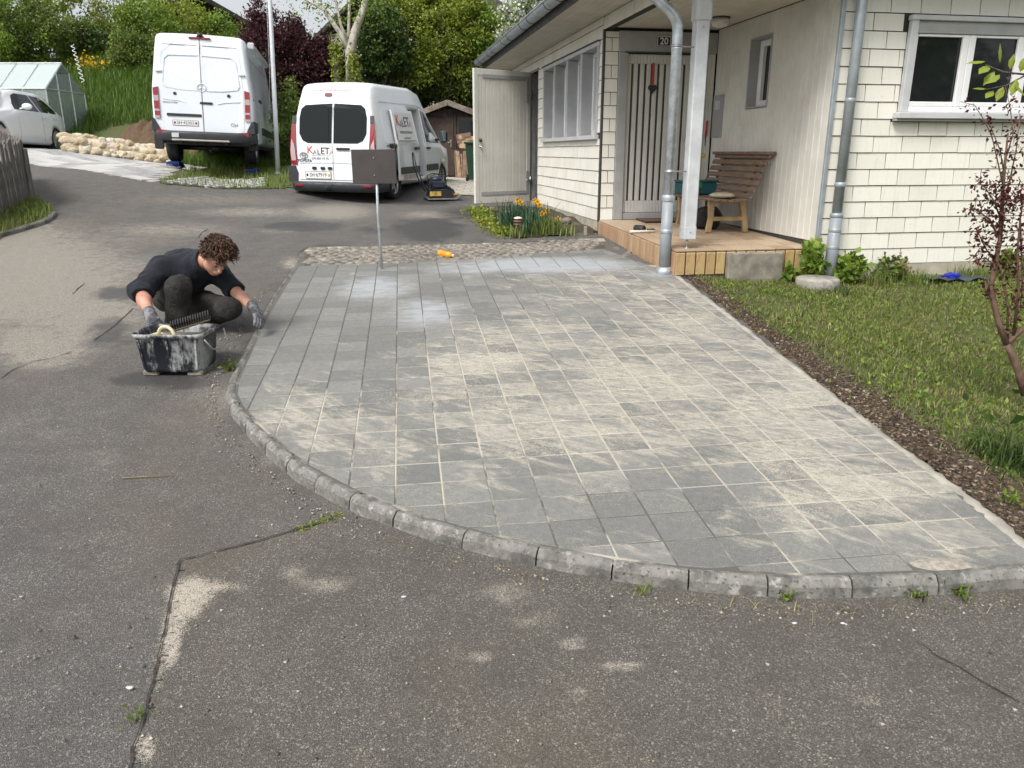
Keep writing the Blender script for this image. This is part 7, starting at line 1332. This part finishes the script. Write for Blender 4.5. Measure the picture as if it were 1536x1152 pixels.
q = gat(878, 353); MBs = MB(); MBs.cbox((-.02, -.02, 0), (.02, .02, .11), .005); tag(MBs.build('wooden_peg', simple('grey weathered wood', (.30, .27, .22), .9), None, loc=(q.x, q.y, g1(q.x, q.y))), 'short grey wooden peg at the porch end of the flower bed', 'peg')
q = gat(777, 358); gl = thing('garden_lamp', 'small tiered brown garden lamp with white cap in the flower bed', 'lamp', (q.x, q.y, g1(q.x, q.y))); m_lb = simple('brown lamp plastic', (.20, .09, .06), .5); MB().tube([(0, 0, 0), (0, 0, .17)], .009, 8).build('stake', m_lb, gl)
for k, z in enumerate((.165, .20, .235)): MB().lathe([(.02, 0), (.055, .002), (.05, .012), (.02, .024)], 16, T(0, 0, z)).build('tier', m_lb if k < 2 else simple('pale lamp cap', (.62, .55, .5), .5), gl)
# ================================================================ other things round about
# sign seen from the back
sp0 = onp(573, 403); sg_ = thing('sign', 'small dark brown sign board on a thin steel pole in the paving', 'sign', sp0); bc = at(561.5, 250, sp0.y) - sp0; MB().tube([(0, 0, -.05), (bc.x * .55, 0, bc.z * .55), (bc.x + .02, .012, bc.z + .12)], .013, 10).build('pole', m_zinc2, sg_); mb = MB(); mb.cbox((-.213, -.006, -.16), (.213, .006, .16), .004, T(bc.x, -.016, bc.z, ry=R(-.5))); mb.build('board', simple('dark brown sign board', (.050, .043, .040), .6, var=.1), sg_)
for z in (-.08, .08): MB().lathe([(.006, 0), (.006, .006), (0, .008)], 8, T(bc.x, -.022, bc.z + z, rx=math.pi / 2)).build('bolt', m_steel, sg_)
# yellow bottle
q = onp(669, 386); yb_ = thing('yellow_bottle', 'yellow plastic bottle lying on the sandy edge of the cobbles', 'bottle', (q.x, q.y, pave_z(q.x, q.y) + .032), rot=(0, math.pi / 2 + .1, R(-28))); MB().lathe([(0, -.09), (.032, -.09), (.036, -.08), (.036, .04), (.030, .06), (.015, .075), (.013, .085)], 16).build('bottle_body', simple('orange yellow plastic', (.75, .36, .02), .35, var=.1), yb_); MB().lathe([(.016, .084), (.016, .105), (0, .106)], 12).build('cap', simple('pale cap', (.7, .55, .4), .5), yb_); MB().lathe([(.0364, -.05), (.0364, .02)], 16, None, True, False).build('bottle_label', simple('orange label', (.70, .25, .02), .5), yb_)
# flagpole
q = at(417, 262, 17.6); fp = thing('flagpole', 'tall slim white flagpole standing in the grass between the vans', 'flagpole', (q.x, q.y, q.z - .05)); tp = at(404.5, -5, 17.7) - Vector((q.x, q.y, q.z - .05)); MB().tube([(0, 0, 0), tuple(tp * .5), tuple(tp), tuple(tp * 1.5)], [.052, .048, .042, .038], 14).build('pole', simple('white pole', (.62, .65, .68), .35, .2, var=.06), fp); MB().lathe([(.09, 0), (.09, .03), (.065, .12)], 14).build('socket', m_zinc, fp); MB().tube([(-.07, -.02, 1.2), tuple(tp * .6 + Vector((-.07, -.02, 0))), tuple(tp * 1.4 + Vector((-.055, -.02, 0)))], .004, 5).build('halyard', m_lgrey, fp)
# picket fence
mpf = Mat('weathered fence wood', .9); O = mpf.obj; mpf.set('Base Color', mpf.mix(mpf.mr(mpf.noise(5, 6, .7, mpf.sc(O, 8, 8, .7)), .35, .65), (.085, .075, .068), (.25, .23, .215))); mpf.bump(mpf.noise(8, 5, .7, mpf.sc(O, 8, 8, .7)), .7, .02); m_fence = mpf.m
fa = gat(46, 306); fbp = gat(-90, 372); fence = thing('picket_fence', 'weathered grey wooden picket fence at the left edge', 'fence', fa); dirA = Vector((fbp.x - fa.x, fbp.y - fa.y, 0)).normalized(); dirB = Vector((-.62, .78, 0)).normalized(); pk = []
for k in range(4): mb = MB(); h_ = random.uniform(.88, .95); mb.prism([(-.038, 0), (.038, 0), (.038, h_ - .05), (.0, h_), (-.038, h_ - .05)], -.011, .011, None, 'y', .003); pk.append(mb.mesh('picket', m_fence))
for d_, n_, sd_ in ((dirA, 26, 1), (dirB, 26, -1)):
    for k in range(n_):
        p = d_ * (.045 + k * .092); w_ = fa + p; link('picket', random.choice(pk), fence, loc=(p.x, p.y, g1(w_.x, w_.y) - fa.z + .02 + random.uniform(-.02, .015)), rot=(random.uniform(-.03, .03), random.uniform(-.025, .025), math.atan2(d_.y, d_.x) + random.uniform(-.05, .05)))
    for z in (.22, .68): nn = Vector((-d_.y, d_.x, 0)) * .04 * (1 if sd_ < 0 else -1); e_ = d_ * (n_ * .092); ze = g1(fa.x + e_.x, fa.y + e_.y) - fa.z; MB().tube([nn + Vector((0, 0, z)), nn + e_ + Vector((0, 0, z + ze))], .028, 6).build('rail', m_fence, fence)
MB().cbox((-.05, -.02, 0), (.05, .08, .80), .01).build('post', m_fence, fence)
# greenhouse
m_alu = simple('aluminium bars', (.52, .55, .54), .4, .5); mpc = Mat('twin wall sheet', .25, (.52, .60, .60)); mpc.set('Alpha', .72); mpc.set('Transmission Weight', 0.0); m_pc = mpc.m; mpc2 = Mat('clear twin wall sheet', .2, (.36, .43, .41)); mpc2.set('Alpha', .42); m_pc2 = mpc2.m
fr_ = at(68, 133, 22.0); rdg = at(79, 95, 22.95); gz = g1(fr_.x, 22.8) - .15; gh = thing('greenhouse', 'small aluminium greenhouse with milky sheet roof behind the hatchback', 'greenhouse', (fr_.x, 22.0, gz)); gw, gl_ = 1.95, 3.7; ez = fr_.z - gz; rz_ = rdg.z - gz
def bar(a, b, r=.022, nm='bar'): MB().tube([a, b], r, 4, smooth=False).build(nm, m_alu, gh)
def sheet(q, m=m_pc, nm='pane'): mb = MB(); q = [Vector(k) for k in q]; n_ = (q[1] - q[0]).cross(q[2] - q[0]).normalized() * .004; mb.add([k - n_ for k in q] + [k + n_ for k in q], [(3, 2, 1, 0), (4, 5, 6, 7), (0, 1, 5, 4), (1, 2, 6, 5), (2, 3, 7, 6), (3, 0, 4, 7)]); mb.build(nm, m, gh)
NP = 6
for k in range(NP + 1):
    x = -gl_ * k / NP; bar((x, 0, ez), (x, gw / 2, rz_)); bar((x, gw, ez), (x, gw / 2, rz_)); bar((x, 0, .0), (x, 0, ez)); bar((x, gw, 0), (x, gw, ez))
    if k < NP: x2 = -gl_ * (k + 1) / NP; sheet([(x - .02, .01, ez + .01), (x2 + .02, .01, ez + .01), (x2 + .02, gw / 2, rz_ - .01), (x - .02, gw / 2, rz_ - .01)]); sheet([(x - .02, gw - .01, ez + .01), (x2 + .02, gw - .01, ez + .01), (x2 + .02, gw / 2, rz_ - .01), (x - .02, gw / 2, rz_ - .01)]); sheet([(x - .02, 0, .02), (x2 + .02, 0, .02), (x2 + .02, 0, ez - .02), (x - .02, 0, ez - .02)], m_pc2)
for y, z in ((0, ez), (gw, ez), (gw / 2, rz_)): bar((0, y, z), (-gl_, y, z), .028)
for y in (0.0, .62, 1.28): y2 = (.62, 1.28, gw)[(0.0, .62, 1.28).index(y)]; zt = lambda yy: ez + (rz_ - ez) * (1 - abs(yy - gw / 2) / (gw / 2)); sheet([(0, y + .02, .02), (0, y2 - .02, .02), (0, y2 - .02, zt(y2) - .03), (0, y + .02, zt(y) - .03)], m_pc2)
for y in (.62, 1.28): bar((0, y, 0), (0, y, ez + (rz_ - ez) * (1 - abs(y - gw / 2) / (gw / 2))))
bar((0, 0, ez), (0, gw, ez)); bar((0, 0, .01), (0, gw, .01))
# boulders, soil heap
def rock(name, c, r, seed, mat, parent):
    rs = np.random.default_rng(seed); nr = rs.normal(0, 1, (9, 3)); nr /= np.linalg.norm(nr, axis=1, keepdims=True); dd = rs.uniform(.62, .9, 9); v = []; f = []; nu_, nv_ = 18, 12
    for i in range(nv_ + 1):
        th = math.pi * i / nv_
        for k in range(nu_):
            w = 2 * math.pi * k / nu_; d = np.array([math.sin(th) * math.cos(w), math.sin(th) * math.sin(w), -math.cos(th)]); t = nr @ d; s = min(1.0, *[dd[j] / t[j] if t[j] > .05 else 9 for j in range(9)]) * (1 + rs.uniform(-.015, .015) * (0 < i < nv_)); v.append(d * s * np.array(r))
    for i in range(nv_):
        for k in range(nu_): f.append((i * nu_ + k, i * nu_ + (k + 1) % nu_, (i + 1) * nu_ + (k + 1) % nu_, (i + 1) * nu_ + k))
    mb = MB(); mb.add(v, f); return mb.build(name, mat, parent, loc=c, rot=(0, 0, rs.uniform(0, 6)))
mr_ = Mat('pale limestone', .9); O = mr_.obj; mr_.set('Base Color', mr_.mix(mr_.mr(mr_.noise(5, 7, .7), .4, .65), mr_.ramp(mr_.rnd(), [(0, (.47, .40, .27)), (.5, (.54, .48, .37)), (1, (.60, .56, .48))]), (.42, .32, .19))); mr_.bump(mr_.noise(9, 6, .7), 1, .06); wa = gat(98, 228); wb = gat(262, 247); rw = thing('boulder_wall', 'low wall of pale yellow limestone boulders along the parking place', 'boulder wall', wa); rgb = random.Random(4)
for row, (n_, zz, back_, s_) in enumerate(((17, .09, .0, .19), (16, .23, .12, .19), (13, .34, .30, .17), (10, .05, -.15, .11))):
    for k in range(n_):
        t = (k + .5 + rgb.uniform(-.2, .2)) / n_; p = wa.lerp(wb, t); nb_ = Vector((-(wb - wa).y, (wb - wa).x, 0)).normalized(); p = p + nb_ * (back_ + .12); z = g1(p.x, p.y) + zz * (1 - .25 * t)
        rock('boulder', (p.x - wa.x, p.y - wa.y, z - wa.z), (s_ * rgb.uniform(.95, 1.6), s_ * rgb.uniform(.8, 1.1), s_ * rgb.uniform(.65, .9)), 100 + row * 20 + k, mr_.m, rw)
hv2 = []; hf2 = []
for i in range(40):
    for j in range(10):
        t = i / 39; p = gat(140, 226).lerp(gat(266, 240), t) + Vector((.15, .75 + j * .16, 0)); e_ = math.sin(math.pi * min(1, max(0, t * .94 + .03))) ** .5 * math.sin(math.pi * (j + .2) / 10); hv2.append((p.x, p.y, g1(p.x, p.y) - .1 + e_ * (.50 + .08 * math.sin(i * .9) + .06 * math.sin(i * 2.3 + j))))
for i in range(39):
    for j in range(9): hf2.append((i * 10 + j, i * 10 + 10 + j, i * 10 + 11 + j, i * 10 + 1 + j))
m_heap = Mat('heaped soil', .95); P_ = m_heap.pos; m_heap.set('Base Color', m_heap.mix(m_heap.noise(7, 6, .7, P_), (.09, .055, .03), (.24, .16, .095))); m_heap.bump(m_heap.noise(9, 6, .75, P_), 1, .12); raw('soil_heap', hv2, hf2, m_heap.m, None, True, 'structure')
# twisted white ribbon and yellow flowers on the bank
ra, rb = at(108, 66, 27), at(125, 124, 25); MBr = MB(); pts = [ra.lerp(rb, k / 60) + Vector((.05 * math.cos(k * .9), .05 * math.sin(k * .9), 0)) for k in range(61)]; o_ = Vector((rb.x, rb.y, g1(rb.x, rb.y))); MBr.tube([k - o_ for k in pts], .011, 5); sr = thing('wind_spiral', 'thin twisted white spiral hanging over the grassy bank', 'ornament', o_); MBr.build('spiral', m_white, sr); MB().tube([Vector((rb.x, rb.y, g1(rb.x, rb.y) - .1)) - o_, rb - o_], .012, 5).build('stake', m_bark, sr)
P = np.array(at(140, 97, 27)) + rng.normal(0, .3, (160, 3)) * [1.2, .5, .5]; V, F = leaves(P, .09, .3, .8, rng); tag(raw('yellow_flowers', V, F, LM['yellow'], None, False, 'stuff'), 'yellow flowers at the top of the grassy bank', 'flowers')
# garden shed
q = at(674, 263, 24.3); shz = g1(q.x, q.y) - .05; sh = thing('garden_shed', 'dark brown wooden garden shed with gabled roof behind the vans', 'shed', (q.x, q.y, shz), R(3)); m_sw = simple('dark brown boards', (.045, .030, .024), .8, var=.25, scale=4, bump=.4); m_sw2 = simple('brown door boards', (.060, .038, .030), .8, var=.2, scale=4); ez = at(674, 178, 24.3).z - shz; rz2 = at(674, 152, 24.3).z - shz; hw2 = 1.35
mb = MB(); mb.prism([(-hw2, 0), (hw2, 0), (hw2, ez - .04), (0, rz2 - .12), (-hw2, ez - .04)], .03, 2.4, None, 'y'); mb.build('shed_wall', m_sw, sh)
for k in range(18): x = -hw2 + .075 + k * .15; zt = ez - .06 + (rz2 - .14 - ez + .04) * (1 - abs(x) / hw2); MB().cbox((x - .072, .008, .0), (x + .072, .029, zt - .02), .004).build('board', m_sw, sh)
sl = math.atan2(rz2 - ez, hw2)
for s_ in (1, -1):
    mb = MB(); L = math.hypot(hw2 + .2, (rz2 - ez) * (hw2 + .2) / hw2); mb.cbox((0, -.28, -.03), (L, 2.5, .02), .006, T(0, 0, rz2, ry=sl) if s_ > 0 else T(0, 0, rz2) @ Matrix.Scale(-1, 4, (1, 0, 0)) @ T(ry=sl)); r_ = mb.build('roof', simple('shed roofing', (.10, .085, .075), .9) if s_ > 0 else bpy.data.materials['shed roofing'], sh)
    mb = MB(); mb.cbox((.0, -.31, -.12), (L + .01, -.282, .03), .006, T(0, 0, rz2, ry=sl) if s_ > 0 else T(0, 0, rz2) @ Matrix.Scale(-1, 4, (1, 0, 0)) @ T(ry=sl)); mb.build('barge_board', simple('weathered barge board', (.20, .165, .135), .85, var=.3, scale=6) if s_ > 0 else bpy.data.materials['weathered barge board'], sh)
ddr = MB().cbox((-.72, -.022, .05), (.16, .006, 1.72), .006).build('door', m_sw2, sh); MB().cbox((.05, -.05, .88), (.09, -.024, 1.10), .005).build('handle_plate', m_steel, ddr); MB().tube([(.07, -.05, 1.02), (.07, -.08, 1.02), (-.03, -.085, 1.02)], .012, 6).build('handle', m_steel, ddr); MB().cbox((.175, -.035, .02), (.235, .006, 1.85), .006).build('door_post', m_sw, sh)
wn_ = MB().cbox((.30, -.012, 1.12), (.84, .007, 1.74), .006).build('window', m_glass, sh); MB().cbox((.26, -.06, 1.05), (.88, .006, 1.10), .006).build('sill', simple('pale sill', (.26, .24, .21), .7), wn_); [MB().cbox(a, b, .004).build('frame', m_sw2, wn_) for a, b in (((.27, -.03, 1.11), (.31, .0, 1.78)), ((.83, -.03, 1.11), (.87, .0, 1.78)), ((.312, -.03, 1.745), (.828, .0, 1.78)))]
# log stack and wheelie bin
q = at(697, 262, 22.6); ls_ = thing('log_stack', 'stack of split firewood leaning in front of the garden shed', 'firewood', (q.x, q.y, g1(q.x, q.y))); m_log = simple('split wood', (.42, .30, .19), .9, var=.35, scale=9, bump=.6); m_lbk = simple('log bark', (.20, .13, .095), .95, var=.35, scale=12, bump=.8); rl = random.Random(6)
for k in range(7): x = -.22 + k * .07; h_ = rl.uniform(.62, .82); MB().prism([(-.05, -.04), (.05, -.035), (.0, .06)], 0, h_, T(x, rl.uniform(-.06, .08), 0, rx=rl.uniform(-.05, .12), ry=rl.uniform(-.06, .06), rz=rl.uniform(0, 6)), 'z', .008).build('split_log', m_log if k % 3 else m_lbk, ls_)
for k in range(6): MB().prism([(-.055, -.04), (.055, -.04), (.0, .06)], -.22, .22, T(rl.uniform(-.05, .16), .02, .86 + k * .062 - .0, rx=rl.uniform(0, .3), ry=math.pi / 2 + rl.uniform(-.2, .2), rz=rl.uniform(-.3, .3)), 'z', .008).build('split_log', m_lbk if k % 2 else m_log, ls_)
q = at(716, 268, 20.2); wb_ = thing('wheelie_bin', 'dark green wheelie bin half hidden by the open shed door', 'bin', (q.x, q.y, g1(q.x, q.y)), R(-4)); m_bin = simple('dark green plastic', (.010, .045, .022), .5, var=.15); mb = MB(); mb.add([(-.2, -.2, .06), (.2, -.2, .06), (.2, .2, .06), (-.2, .2, .06), (-.26, -.27, .92), (.26, -.27, .92), (.26, .27, .92), (-.26, .27, .92)], [(0, 3, 2, 1), (4, 5, 6, 7), (0, 1, 5, 4), (1, 2, 6, 5), (2, 3, 7, 6), (3, 0, 4, 7)]); mb.build('bin_body', m_bin, wb_); MB().cbox((-.29, -.31, .925), (.29, .30, .985), .02).build('bin_lid', m_bin, wb_); MB().tube([(-.2, .31, .93), (.2, .31, .93)], .015, 8).build('bin_handle', m_bin, wb_)
for x in (-.24, .24): MB().lathe([(.02, -.025), (.095, -.025), (.1, 0), (.095, .025), (.02, .025)], 18, T(x, .16 if x > 0 else -.16, .10, ry=math.pi / 2)).build('bin_wheel', m_black, wb_)
# plate compactor
q = gat(661, 300); pc = thing('plate_compactor', 'black and yellow plate compactor with dark engine beside the company van', 'compactor', (q.x, q.y, g1(q.x, q.y) + .01), R(18)); m_yel = simple('worn yellow paint', (.50, .33, .07), .55, var=.25, scale=14, dirt=((.06, .055, .05), .85)); m_eng = simple('dark blue engine', (.02, .026, .045), .45, var=.2)
mb = MB(); mb.prism([(-.34, .06), (-.30, .01), (.30, .01), (.38, .09), (.38, .115), (.29, .04), (-.29, .04), (-.34, .085)], -.22, .22, None, 'y'); mb.build('base_plate', m_steel, pc); MB().prism([(-.28, .05), (.26, .05), (.22, .16), (.05, .22), (-.24, .20)], -.17, .17, None, 'y', .02).build('exciter_deck', m_black, pc); MB().cbox((-.26, -.185, .08), (-.02, -.172, .17), .01).build('side_panel', m_yel, pc); MB().prism([(.02, .19), (.24, .13), (.30, .10), (.26, .20), (.10, .30), (.02, .30)], -.12, .12, None, 'y', .015).build('belt_guard', m_black, pc)
eng = MB().cbox((-.22, -.15, .225), (.08, .15, .38), .03).build('engine', m_eng, pc); MB().lathe([(.0, .0), (.12, .0), (.125, .03), (.10, .07), (.03, .085), (0, .086)], 18, T(-.08, 0, .38)).build('recoil_cover', m_eng, eng); MB().cbox((-.20, .02, .385), (.0, .13, .45), .02).build('fuel_tank', m_black, eng)
MB().tube([(-.22, -.17, .20), (-.23, -.17, .48), (-.12, -.17, .52), (.06, -.17, .50), (.10, -.17, .22)], .012, 8).build('guard_frame', m_black, pc); MB().tube([(-.22, .17, .20), (-.23, .17, .48), (-.12, .17, .52), (.06, .17, .50), (.10, .17, .22)], .012, 8).build('guard_frame', m_black, pc); MB().tube([(-.28, -.16, .16), (-.40, -.15, .34), (-.52, -.12, .70), (-.55, -.05, .93), (-.55, .05, .93), (-.52, .12, .70), (-.40, .15, .34), (-.28, .16, .16)], .013, 8).build('push_handle', m_black, pc); MB().cbox((.22, -.12, .09), (.34, .12, .14), .02).build('front_cover', m_yel, pc)
# bits on the asphalt
q = rp(222, 717); MB0 = MB(); MB0.tube([(-.115, -.012, .004), (.0, .002, .006), (.115, .016, .004)], [.003, .003, .0015], 5); tag(MB0.build('straw_stalk', LM['straw'], None, loc=q), 'single dry stalk lying on the asphalt', 'stalk')
for i, (x, y, lb) in enumerate(((197, 1040, 'white fragment on the asphalt left of the road joint'), (606, 896, 'white petal on the asphalt below the kerb'), (1192, 935, 'pale chip on the asphalt under the right of the kerb'), (1264, 935, 'small pale chip right of the other chip below the kerb'), (126, 440, 'white crumb on the dark patch of the road'))):
    q = rp(x, y); s_ = .009 if i != 0 else .012; tag(blob('paper_scrap', (q.x, q.y, q.z + .006), (s_, s_ * .6, .003), 60 + i, m_lgrey, .3, 3, 8, 5), lb, 'scrap')
